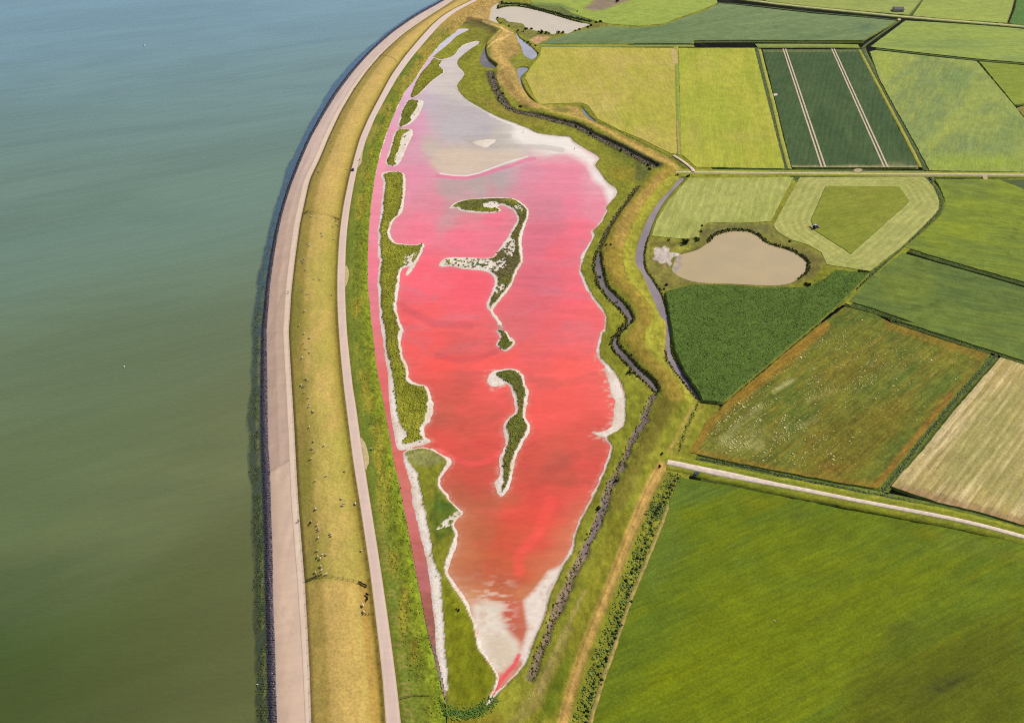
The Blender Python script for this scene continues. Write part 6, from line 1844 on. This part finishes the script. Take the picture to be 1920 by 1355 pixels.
SHEEP = [sheep_data('sheep', [wool, face], True), sheep_data('sheep', [wool, face], False)]
BSHEEP = sheep_data('sheep', [blackw, blackw], False)
sp = J(P('C1', (985, 480), (1050, 530), (870, 800), (700, 1020), (690, 1036), (760, 962), (595, 1236), (606, 1242), (810, 1225), (690, 1092), (800, 640)),
       P('C4', (605, 70), (805, 130), (595, 240)),
       P('C4', (550, 412), (592, 418), (735, 465), (710, 482), (730, 442), (745, 480), (625, 530), (630, 552), (715, 572), (525, 606), (536, 618), (500, 715), (486, 728), (496, 738), (510, 795), (575, 855), (610, 862), (490, 942), (526, 968), (700, 976), (505, 1090), (465, 1196), (500, 1250), (540, 1286)),
       P('C7', (540, 55), (498, 92), (512, 136), (542, 155), (487, 198), (515, 352), (524, 362), (498, 402), (480, 392), (500, 450), (530, 486), (540, 532), (534, 552), (560, 575), (568, 592), (538, 696), (570, 797), (645, 830), (558, 850), (584, 876), (550, 928), (793, 1012), (580, 1080), (660, 1045), (768, 1212), (785, 1250), (776, 1266), (870, 1252), (586, 1285)),
       P('E8', (520, 36), (506, 56), (655, 40), (198, 92), (148, 236), (213, 273), (230, 325), (230, 348), (228, 412), (370, 382), (376, 402), (213, 580), (275, 612), (316, 624), (222, 650), (250, 662), (722, 566), (258, 756), (266, 800), (195, 816), (318, 856)))
for i, (px, py) in enumerate(sp):
    w = on_dike(px, py)
    o = new_obj('sheep', SHEEP[i % 2], loc=(w[0], w[1], w[2] - 0.03))
    o.rotation_euler = (0, 0, rng.uniform(0, 6.28))
    s = rng.uniform(0.78, 1.02)
    o.scale = (s, s, s)
    rr = int(np.argmin(np.abs(ROWY - py)))
    uu = (px - LX['L3'][rr]) / (LX['L6'][rr] - LX['L3'][rr])
    side = 'asphalt side of the dike' if uu < 0.27 else ('crest of the dike' if uu < 0.6 else 'road side of the dike')
    if py < 310:
        lab = 'tiny white sheep on the ' + side + ' beyond the dark car'
    elif py < 398:
        lab = 'tiny white sheep on the ' + side + ' between car and far fence'
    elif py < 470:
        lab = 'small white sheep on the ' + side + ' just below the far cross fence'
    elif py < 540:
        lab = 'white sheep on the ' + side + ' level with the upper gravel bay'
    elif py < 660:
        lab = 'white sheep on the ' + side + ' just below the upper gravel bay'
    elif py < 810:
        lab = 'white sheep on the ' + side + ' midway between the two gravel bays'
    elif py < 885:
        lab = 'white sheep on the ' + side + ' level with the lower gravel bay'
    elif py < 960:
        lab = 'white sheep on the ' + side + ' just below the lower gravel bay'
    elif py < 1030:
        lab = 'white sheep on the ' + side + ' level with the near cyclist'
    elif py < 1062:
        lab = 'white sheep on the ' + side + ' above the lower cross fence'
    else:
        lab = 'white sheep on the ' + side + ' at the lower cross fence'
    tag(o, lab, 'sheep', 'sheep grazing on the sea dike')
for (px, py), lab, me, sc in [((688.5, 1115.5), 'upper of two black sheep below the lower cross fence', BSHEEP, 1.25), ((688.8, 1123.5), 'lower of two black sheep below the lower cross fence', BSHEEP, 1.2),
                              ((680.5, 1136), 'white sheep standing just below the two black sheep', SHEEP[1], 1.2), ((682, 1149), 'white sheep beside the short rail by the service road', SHEEP[0], 1.1), ((581.8, 981.3), 'black sheep near the asphalt edge among white sheep', BSHEEP, 0.95)]:
    w = on_dike(px, py)
    o = new_obj('sheep', me, loc=(w[0], w[1], w[2] - 0.03))
    o.rotation_euler = (0, 0, rng.uniform(0, 6.28))
    o.scale = (sc,) * 3
    tag(o, lab, 'sheep', 'sheep grazing on the sea dike')
w = to_world(np.array([[697, 843]]), 1.45)[0]
o = new_obj('sheep', SHEEP[1], loc=tuple(w))
o.rotation_euler = (0, 0, 1.1)
tag(o, 'lone white sheep on the green slope beside the lower gravel bay', 'sheep', 'sheep grazing on the sea dike')

# ------------------------------------------------------------------ fences
wood = flat_mat('weathered_wood', (96, 84, 66), 0.9, 0.1, 0.25, 3.0)
postm = mesh_data('post', *(lambda V, F: (np.array(V), F))(*(lambda V, F: (bar(V, F, (0, 0, -0.3), (0, 0, 1.2), 0.09, 6), (V, F))[1])([], [])), wood)


def fence(label, pts3, spacing=3.0, rails=(0.45, 0.8, 1.1), rr=0.035):
    w = resample(np.asarray(pts3, float), spacing, False)
    root = new_obj('fence', None, loc=tuple(w[0]))
    tag(root, label, 'fence')
    for p in w:
        o = new_obj('post', postm, root, tuple(p - w[0]))
    for r in rails:
        V, F = [], []
        for a, b in zip(w[:-1], w[1:]):
            bar(V, F, tuple(a - w[0] + (0, 0, r)), tuple(b - w[0] + (0, 0, r)), rr, 4)
        new_obj('rail', mesh_data('rail', np.array(V), F, wood), root)
    return root


def dike_line(pts, n=12):
    p = resample(np.array(pts, float), 4.0, False)
    return [on_dike(x, y) for x, y in p]


fence('post and rail fence crossing the dike at the tan grass', dike_line([(575.5, 1088.5), (590, 1084), (598, 1079), (612, 1080), (640, 1084), (672, 1091)]), 2.5, (0.5, 0.95), 0.03)
fence('solid dark gate fence at the right end of the lower cross fence', dike_line([(673, 1092), (680, 1096), (688, 1099.5)]), 1.2, (0.25, 0.45, 0.65, 0.85, 1.05, 1.2), 0.08)
fence('dark low rail fence at the left end of the lower cross fence', dike_line([(576, 1089), (584, 1086), (592, 1081.5), (603, 1079)]), 1.6, (0.3, 0.55, 0.8, 1.05), 0.06)
fence('fence crossing the dike near the far sheep', dike_line([(567, 402), (575, 398), (586, 399), (605, 402), (628, 407)]), 2.5, (0.5, 0.95), 0.03)
fence('dark rail section at the right end of the far cross fence', dike_line([(626, 408), (631, 410), (636, 412)]), 1.5, (0.3, 0.55, 0.8, 1.05), 0.07)
fence('dark rail section at the left end of the far cross fence', dike_line([(571, 402), (575, 399), (578, 397)]), 1.5, (0.3, 0.55, 0.8, 1.05), 0.07)
fence('farthest cross fence on the dike', dike_line([(708, 106), (722, 104), (738, 110), (744, 116)]), 3.0, (0.5, 0.95), 0.04)
fence('short rail beside the service road below the black sheep', dike_line([(680, 1151), (688, 1151.5), (697, 1152)]), 1.5, (0.5, 0.9), 0.04)
ln = to_world(np.array([(752, 1309), (765, 1307), (778, 1304), (790, 1305), (805, 1305)], float), [1.8, 1.5, 1.2, 0.9, 0.6])
fence('pale rail fence running down the green slope at the bottom', ln, 2.5, (0.5, 0.9), 0.06)
for nm, key, off, lab in (('a', 'L3', 2.0, 'long wire fence along the asphalt edge of the dike grass'), ('b', 'L6', -2.6, 'long wire fence along the service road edge of the dike grass')):
    ys = ROWY[(ROWY > 20) & (ROWY < 1400)][::5]
    xs = np.interp(ys, ROWY, LX[key]) + off * np.clip((ys + 450) / 1600, 0.3, 1.2)
    pts3 = [on_dike(a, b) for a, b in zip(xs, ys)]
    fence(lab, pts3, 6.0, (0.6, 1.0), 0.02)

# ------------------------------------------------------------------ vehicles
tyre = flat_mat('tyre_rubber', (32, 32, 34), 0.9, 0.1, 0.1, 5.0)
rimm = flat_mat('wheel_metal', (150, 150, 150), 0.4, 0.5, 0.05, 5.0)
glassm = flat_mat('window_glass', (34, 40, 52), 0.1, 0.6, 0.05, 5.0)


def wheel(parent, x, y, r, wdt):
    o = part('wheel', tyre, parent, lambda V, F: lathe(V, F, [(r * 0.8, -wdt / 2), (r, -wdt / 3), (r, wdt / 3), (r * 0.8, wdt / 2)], 'X', (x, y, r), 14))
    part('rim', rimm, o, lambda V, F: lathe(V, F, [(r * 0.55, -wdt / 2 - 0.02), (r * 0.55, wdt / 2 + 0.02)], 'X', (x, y, r), 12))


def car(loc, rot, paint_, label):
    root = new_obj('car', None, loc=loc)
    root.rotation_euler = (0, 0, rot)
    tag(root, label, 'car')

    def body(V, F):
        prof = [(-2.15, 0.35, 0.70, 0.80), (-2.05, 0.28, 0.95, 0.86), (-1.2, 0.22, 1.0, 0.90), (0.9, 0.22, 0.98, 0.90), (1.9, 0.26, 0.85, 0.86), (2.15, 0.36, 0.65, 0.78)]
        k = len(V)
        for y, z0, z1, hw in prof:
            V.extend([(-hw, y, z0), (hw, y, z0), (hw, y, z1 - 0.1), (hw * 0.9, y, z1), (-hw * 0.9, y, z1), (-hw, y, z1 - 0.1)])
        for s in range(len(prof) - 1):
            for i in range(6):
                j = (i + 1) % 6
                F.append((k + s * 6 + i, k + s * 6 + j, k + s * 6 + 6 + j, k + s * 6 + 6 + i))
        F.append(tuple(k + i for i in range(6)))
        F.append(tuple(k + (len(prof) - 1) * 6 + i for i in reversed(range(6))))

    def cab(V, F):
        k = len(V)
        V.extend([(-0.8, -1.7, 0.95), (0.8, -1.7, 0.95), (0.8, 1.0, 0.95), (-0.8, 1.0, 0.95), (-0.62, -1.25, 1.45), (0.62, -1.25, 1.45), (0.62, 0.25, 1.45), (-0.62, 0.25, 1.45)])
        for f in ((0, 1, 5, 4), (1, 2, 6, 5), (2, 3, 7, 6), (3, 0, 4, 7), (4, 5, 6, 7)):
            F.append(tuple(k + i for i in f))
    part('body', paint_, root, body)
    part('windows', glassm, root, cab)
    part('roof', paint_, root, lambda V, F: box(V, F, (0, -0.5, 1.47), (1.26, 1.5, 0.05)))
    for x in (-0.82, 0.82):
        for y in (-1.35, 1.35):
            wheel(root, x, y, 0.32, 0.2)
    lm = flat_mat('headlamp_glass', (230, 230, 220), 0.2, 0.5, 0.02, 3)
    for x in (-0.6, 0.6):
        part('headlight', lm, root, lambda V, F: box(V, F, (x, 2.08, 0.62), (0.3, 0.1, 0.14)))
    return root


r0 = int(np.argmin(np.abs(ROWY - 319)))
t_ = to_world(np.array([[664.0, 310], [660.0, 330]]), 1.95)
dv = t_[0] - t_[1]
wloc = to_world(np.array([[661.8, 319.0]]), 1.95)[0]
car(tuple(wloc), math.atan2(dv[1], dv[0]) - math.pi / 2, flat_mat('dark_car_paint', (38, 32, 62), 0.3, 0.5, 0.05, 2), 'small dark car on the pale service road')
wloc = to_world(np.array([[1304.5, 890.0]]), 0.3)[0]
car(tuple(wloc), math.radians(-35), flat_mat('navy_car_paint', (26, 34, 58), 0.3, 0.5, 0.05, 2), 'dark blue car parked on the grass by the lower road')


def tractor(loc, rot):
    root = new_obj('tractor', None, loc=loc)
    root.rotation_euler = (0, 0, rot)
    tag(root, 'blue tractor with red mower mid field beside the uncut grass', 'tractor')
    blue = flat_mat('tractor_paint', (44, 92, 168), 0.4, 0.4, 0.06, 2)
    redm = flat_mat('mower_paint', (196, 120, 100), 0.5, 0.3, 0.1, 2)
    white = flat_mat('cab_roof_paint', (170, 206, 236), 0.4, 0.4, 0.05, 2)

    def hood(V, F):
        k = len(V)
        pr = [(0.5, 0.9, 1.75, 0.45), (1.6, 0.9, 1.65, 0.42), (2.3, 0.95, 1.5, 0.36)]
        for y, z0, z1, w_ in pr:
            V.extend([(-w_, y, z0), (w_, y, z0), (w_, y, z1 - 0.15), (w_ * 0.7, y, z1), (-w_ * 0.7, y, z1), (-w_, y, z1 - 0.15)])
        for s in range(2):
            for i in range(6):
                j = (i + 1) % 6
                F.append((k + s * 6 + i, k + s * 6 + j, k + s * 6 + 6 + j, k + s * 6 + 6 + i))
        F.append(tuple(k + i for i in range(6)))
        F.append(tuple(k + 12 + i for i in reversed(range(6))))
    part('hood', blue, root, hood)
    part('chassis', tyre, root, lambda V, F: box(V, F, (0, 0.6, 0.75), (0.6, 3.2, 0.5)))

    def cab(V, F):
        k = len(V)
        V.extend([(-0.8, -1.2, 1.1), (0.8, -1.2, 1.1), (0.75, 0.5, 1.1), (-0.75, 0.5, 1.1), (-0.72, -1.15, 2.7), (0.72, -1.15, 2.7), (0.68, 0.35, 2.7), (-0.68, 0.35, 2.7)])
        for f in ((0, 1, 5, 4), (1, 2, 6, 5), (2, 3, 7, 6), (3, 0, 4, 7), (4, 5, 6, 7)):
            F.append(tuple(k + i for i in f))
    part('cab', glassm, root, cab)
    part('cab_roof', white, root, lambda V, F: box(V, F, (0, -0.4, 2.78), (1.6, 1.75, 0.16)))
    for x in (-0.95, 0.95):
        wheel(root, x, -0.75, 0.9, 0.55)
        wheel(root, x * 0.9, 1.9, 0.6, 0.42)
        part('mudguard', blue, root, lambda V, F: box(V, F, (x, -0.75, 1.88), (0.6, 1.2, 0.08)))
    part('exhaust', tyre, root, lambda V, F: bar(V, F, (0.42, 0.9, 1.5), (0.42, 0.9, 2.7), 0.05))
    part('front_mower', redm, root, lambda V, F: (box(V, F, (0, 3.1, 0.45), (3.0, 1.1, 0.4)), bar(V, F, (0, 2.2, 0.7), (0, 2.7, 0.6), 0.12)))
    part('side_mower', redm, root, lambda V, F: (box(V, F, (-2.6, -1.7, 0.5), (2.6, 1.1, 0.35)), bar(V, F, (-1.5, -1.8, 0.8), (0, -1.5, 0.9), 0.1)))
    return root


wloc = to_world(np.array([[1528.5, 428.0]]), FZ)[0]
tractor(tuple(wloc + np.array((0, 0, 0.02))), math.radians(-62))

# ------------------------------------------------------------------ cyclists: bicycle and rider
darkm = flat_mat('bicycle_frame', (40, 38, 44), 0.4, 0.4, 0.05, 5)
cloth = [flat_mat('grey_jacket', (120, 92, 84), 0.9, 0.1, 0.1, 5), flat_mat('violet_jacket', (96, 78, 84), 0.9, 0.1, 0.1, 5)]
skin = flat_mat('rider_skin', (214, 166, 140), 0.7, 0.2, 0.05, 5)
trous = flat_mat('dark_trousers', (40, 40, 52), 0.9, 0.1, 0.1, 5)


def ring_wheel(V, F, y, r=0.34, t=0.03, n=16):
    k = len(V)
    for i in range(n):
        a = 2 * math.pi * i / n
        for rr, x in ((r, -t), (r, t), (r - 0.05, t), (r - 0.05, -t)):
            V.append((x, y + rr * math.cos(a), r + rr * math.sin(a)))
    for i in range(n):
        j = (i + 1) % n
        for m in range(4):
            m2 = (m + 1) % 4
            F.append((k + i * 4 + m, k + j * 4 + m, k + j * 4 + m2, k + i * 4 + m2))


def cyclist(px, z, rot, jac, lab_p, lab_b):
    w = to_world(np.array([px]), z)[0]
    b = new_obj('bicycle', None, loc=tuple(w))
    b.rotation_euler = (0, 0, rot)
    tag(b, lab_b, 'bicycle')
    for y in (-0.52, 0.52):
        part('wheel', tyre, b, lambda V, F: ring_wheel(V, F, y))

    def frame(V, F):
        for a, c in (((0, -0.52, 0.34), (0, -0.15, 0.3)), ((0, -0.15, 0.3), (0, -0.25, 0.9)), ((0, -0.25, 0.8), (0, 0.38, 0.85)), ((0, -0.15, 0.3), (0, 0.4, 0.78)), ((0, -0.52, 0.34), (0, -0.22, 0.75)), ((0, 0.52, 0.34), (0, 0.36, 1.0))):
            bar(V, F, a, c, 0.025, 5)
    part('frame', darkm, b, frame)
    part('handlebar', darkm, b, lambda V, F: bar(V, F, (-0.28, 0.34, 1.02), (0.28, 0.34, 1.02), 0.025, 5))
    part('saddle', tyre, b, lambda V, F: box(V, F, (0, -0.27, 0.93), (0.15, 0.26, 0.06)))
    # rider: one skinned body, in a riding pose
    me = bpy.data.meshes.new('person')
    J_ = {'pel': (0, -0.25, 1.02), 'wai': (0, -0.15, 1.22), 'che': (0, -0.02, 1.42), 'nec': (0, 0.05, 1.56), 'hea': (0, 0.09, 1.68), 'top': (0, 0.09, 1.82),
          'shl': (-0.19, 0.0, 1.46), 'ell': (-0.26, 0.16, 1.24), 'hal': (-0.25, 0.33, 1.06), 'shr': (0.19, 0.0, 1.46), 'elr': (0.26, 0.16, 1.24), 'har': (0.25, 0.33, 1.06),
          'hil': (-0.11, -0.22, 0.98), 'knl': (-0.12, 0.18, 0.82), 'anl': (-0.12, -0.02, 0.42), 'tol': (-0.12, 0.12, 0.36), 'hir': (0.11, -0.22, 0.98), 'knr': (0.12, 0.1, 0.62), 'anr': (0.12, -0.12, 0.2), 'tor': (0.12, 0.04, 0.14)}
    R_ = dict(pel=0.15, wai=0.14, che=0.16, nec=0.06, hea=0.1, top=0.075, shl=0.07, shr=0.07, ell=0.05, elr=0.05, hal=0.04, har=0.04, hil=0.09, hir=0.09, knl=0.06, knr=0.06, anl=0.045, anr=0.045, tol=0.035, tor=0.035)
    ks = list(J_)
    ix = {k: i for i, k in enumerate(ks)}
    E = [('pel', 'wai'), ('wai', 'che'), ('che', 'nec'), ('nec', 'hea'), ('hea', 'top'), ('che', 'shl'), ('shl', 'ell'), ('ell', 'hal'), ('che', 'shr'), ('shr', 'elr'), ('elr', 'har'), ('pel', 'hil'), ('hil', 'knl'), ('knl', 'anl'), ('anl', 'tol'), ('pel', 'hir'), ('hir', 'knr'), ('knr', 'anr'), ('anr', 'tor')]
    me.from_pydata([J_[k] for k in ks], [(ix[a], ix[c]) for a, c in E], [])
    o = new_obj('person', me, loc=tuple(w))
    o.rotation_euler = (0, 0, rot)
    sk = o.modifiers.new('skin', 'SKIN')
    for i, k in enumerate(ks):
        me.skin_vertices[0].data[i].radius = (R_[k], R_[k])
    me.skin_vertices[0].data[0].use_root = True
    ss = o.modifiers.new('smooth', 'SUBSURF')
    ss.levels = ss.render_levels = 1
    me.materials.append(jac)
    tag(o, lab_p, 'person')
    part('hair', trous, o, lambda V, F: lathe(V, F, [(0.02, 1.86), (0.1, 1.82), (0.118, 1.74), (0.11, 1.66)], 'Z', (0, 0.07, 0), 10))
    part('face', skin, o, lambda V, F: box(V, F, (0, 0.185, 1.69), (0.12, 0.05, 0.16)))
    for s in (-1, 1):
        part('trouser_leg', trous, o, lambda V, F: (bar(V, F, (0.11 * s, -0.2, 0.98), (0.12 * s, 0.18 if s < 0 else 0.1, 0.82 if s < 0 else 0.62), 0.1, 7), bar(V, F, (0.12 * s, 0.18 if s < 0 else 0.1, 0.82 if s < 0 else 0.62), (0.12 * s, -0.02 if s < 0 else -0.12, 0.42 if s < 0 else 0.2), 0.075, 7)))


cyclist((540.5, 549.5), 1.35, 0.1, cloth[0], 'cyclist in a greyish jacket on the far part of the asphalt', 'bicycle ridden on the far part of the asphalt')
cyclist((559.5, 978.0), 1.35, 0.1, cloth[1], 'cyclist in a dull violet jacket on the near part of the asphalt', 'bicycle ridden on the near part of the asphalt')
cyclist((673.8, 301.0), 1.94, -0.25, cloth[1], 'cyclist on the service road ahead of the dark car', 'bicycle on the service road ahead of the dark car')

# ------------------------------------------------------------------ sheds, buoys, birds
def shed(px, lx, ly, eave, ridge, rot, label):
    w = to_world(np.array([px]), 0.4)[0]
    root = new_obj('shed', None, loc=(w[0], w[1], 0.3))
    root.rotation_euler = (0, 0, rot)
    tag(root, label, 'shed')
    wall = flat_mat('shed_wall_boards', (236, 214, 176), 0.9, 0.1, 0.1, 1.0)
    dark = flat_mat('shed_dark_wall', (70, 70, 76), 0.9, 0.1, 0.1, 1.0)
    roofm = flat_mat('shed_roof_sheet', (58, 56, 70), 0.7, 0.2, 0.12, 0.8)

    def walls(V, F):
        k = len(V)
        X, Y = lx / 2, ly / 2
        V.extend([(-X, -Y, 0), (X, -Y, 0), (X, Y, 0), (-X, Y, 0), (-X, -Y, eave), (X, -Y, eave), (X, Y, eave), (-X, Y, eave), (-X, 0, ridge), (X, 0, ridge)])
        F.append((k, k + 1, k + 5, k + 4))
        F.append((k + 2, k + 3, k + 7, k + 6))
        F.append((k + 1, k + 2, k + 6, k + 9, k + 5))
        F.append((k + 3, k, k + 4, k + 8, k + 7))
    part('wall', wall, root, walls)
    for s in (-1, 1):
        def roof(V, F):
            k = len(V)
            X, Y = lx / 2 + 0.15, s * (ly / 2 + 0.4)
            dz = 0.4 * (ridge - eave) / (ly / 2)
            for t in (0.04, 0.2):
                V.extend([(-X, 0, ridge + t), (X, 0, ridge + t), (X, Y, eave - dz + t), (-X, Y, eave - dz + t)])
            for f in ((0, 1, 2, 3), (7, 6, 5, 4), (0, 4, 5, 1), (1, 5, 6, 2), (2, 6, 7, 3), (3, 7, 4, 0)):
                F.append(tuple(k + i for i in f))
        part('roof', roofm, root, roof)
    part('door', dark, root, lambda V, F: box(V, F, (lx / 2 + 0.03, 0, 1.2), (0.08, 2.4, 2.4)))
    part('window', glassm, root, lambda V, F: box(V, F, (lx * 0.2, -ly / 2 - 0.03, 1.5), (1.4, 0.08, 0.8)))
    return root


shed((1683.5, 20.5), 11.5, 9.5, 2.8, 4.6, math.radians(-3), 'dark roofed field shed with a cream gable by the far road')
shed((1419.0, -1.5), 9.0, 9.0, 2.8, 4.6, math.radians(-3), 'dark shed cut by the top edge beside the far road')
buoym = flat_mat('white_buoy_paint', (240, 240, 240), 0.5, 0.4, 0.04, 2)
capm = flat_mat('dark_buoy_cap', (90, 92, 104), 0.5, 0.4, 0.04, 2)
for px, s, lab in (((270.5, 86), 1.0, 'white buoy floating far out on the sea'), ((232.5, 687.5), 0.55, 'small white buoy in the middle of the green water'), ((382, 297), 0.4, 'tiny white buoy nearest to the far dike curve')):
    w = to_world(np.array([px]), SEA_Z)[0]
    o = new_obj('buoy', None, loc=tuple(w))
    o.scale = (s, s, s)
    tag(o, lab, 'buoy')
    part('float', buoym, o, lambda V, F: lathe(V, F, [(0.3, -0.5), (0.85, -0.2), (0.95, 0.2), (0.7, 0.7), (0.35, 1.1)], 'Z', (0, 0, 0), 14), True)
    part('top_mark', capm, o, lambda V, F: (bar(V, F, (0, 0, 1.0), (0, 0, 2.0), 0.09), lathe(V, F, [(0.05, 1.7), (0.3, 1.8), (0.3, 2.1), (0.05, 2.2)], 'Z', (0, 0, 0), 8)))


def gull(loc, rot, label, s=1.0):
    V, F = [], []
    loft(V, F, [((0, -0.3, 0.14), 0.02, 0.02), ((0, -0.15, 0.15), 0.09, 0.08), ((0, 0.02, 0.16), 0.12, 0.11), ((0, 0.14, 0.2), 0.08, 0.09), ((0, 0.2, 0.28), 0.055, 0.06), ((0, 0.26, 0.3), 0.05, 0.05), ((0, 0.32, 0.29), 0.015, 0.015), ((0, 0.38, 0.28), 0.008, 0.008)], 8)
    o = new_obj('gull', mesh_data('gull', np.array(V), F, buoym, None, True), loc=loc)
    o.rotation_euler = (0, 0, rot)
    o.scale = (s, s, s)
    tag(o, label, 'bird')
    part('legs', capm, o, lambda V, F: (bar(V, F, (-0.04, 0, 0.1), (-0.04, 0.02, 0), 0.012, 4), bar(V, F, (0.04, 0, 0.1), (0.04, 0.02, 0), 0.012, 4)))


gull(tuple(to_world(np.array([[1452, 1164]]), FZ)[0]), 0.7, 'white gull standing in the large lower meadow', 1.4)
gull(tuple(to_world(np.array([[483, 1283]]), SEA_Z + 0.12)[0]), 2.0, 'white gull on the seaweed at the lower sea edge', 1.4)
# weighted drums left on the salt flat and a trough at the ditch crossing
for px, lab in (((981, 248.5), 'left dark stake on the white salt shore'), ((1077.5, 280), 'right dark stake on the white salt shore')):
    w = to_world(np.array([px]), 0.1)[0]
    o = new_obj('stake', None, loc=tuple(w))
    tag(o, lab, 'stake')
    part('post', wood, o, lambda V, F: bar(V, F, (0, 0, -0.4), (0, 0, 1.3), 0.16))
    part('cap', capm, o, lambda V, F: lathe(V, F, [(0.2, 1.3), (0.2, 1.4), (0.05, 1.48)], 'Z', (0, 0, 0), 8))
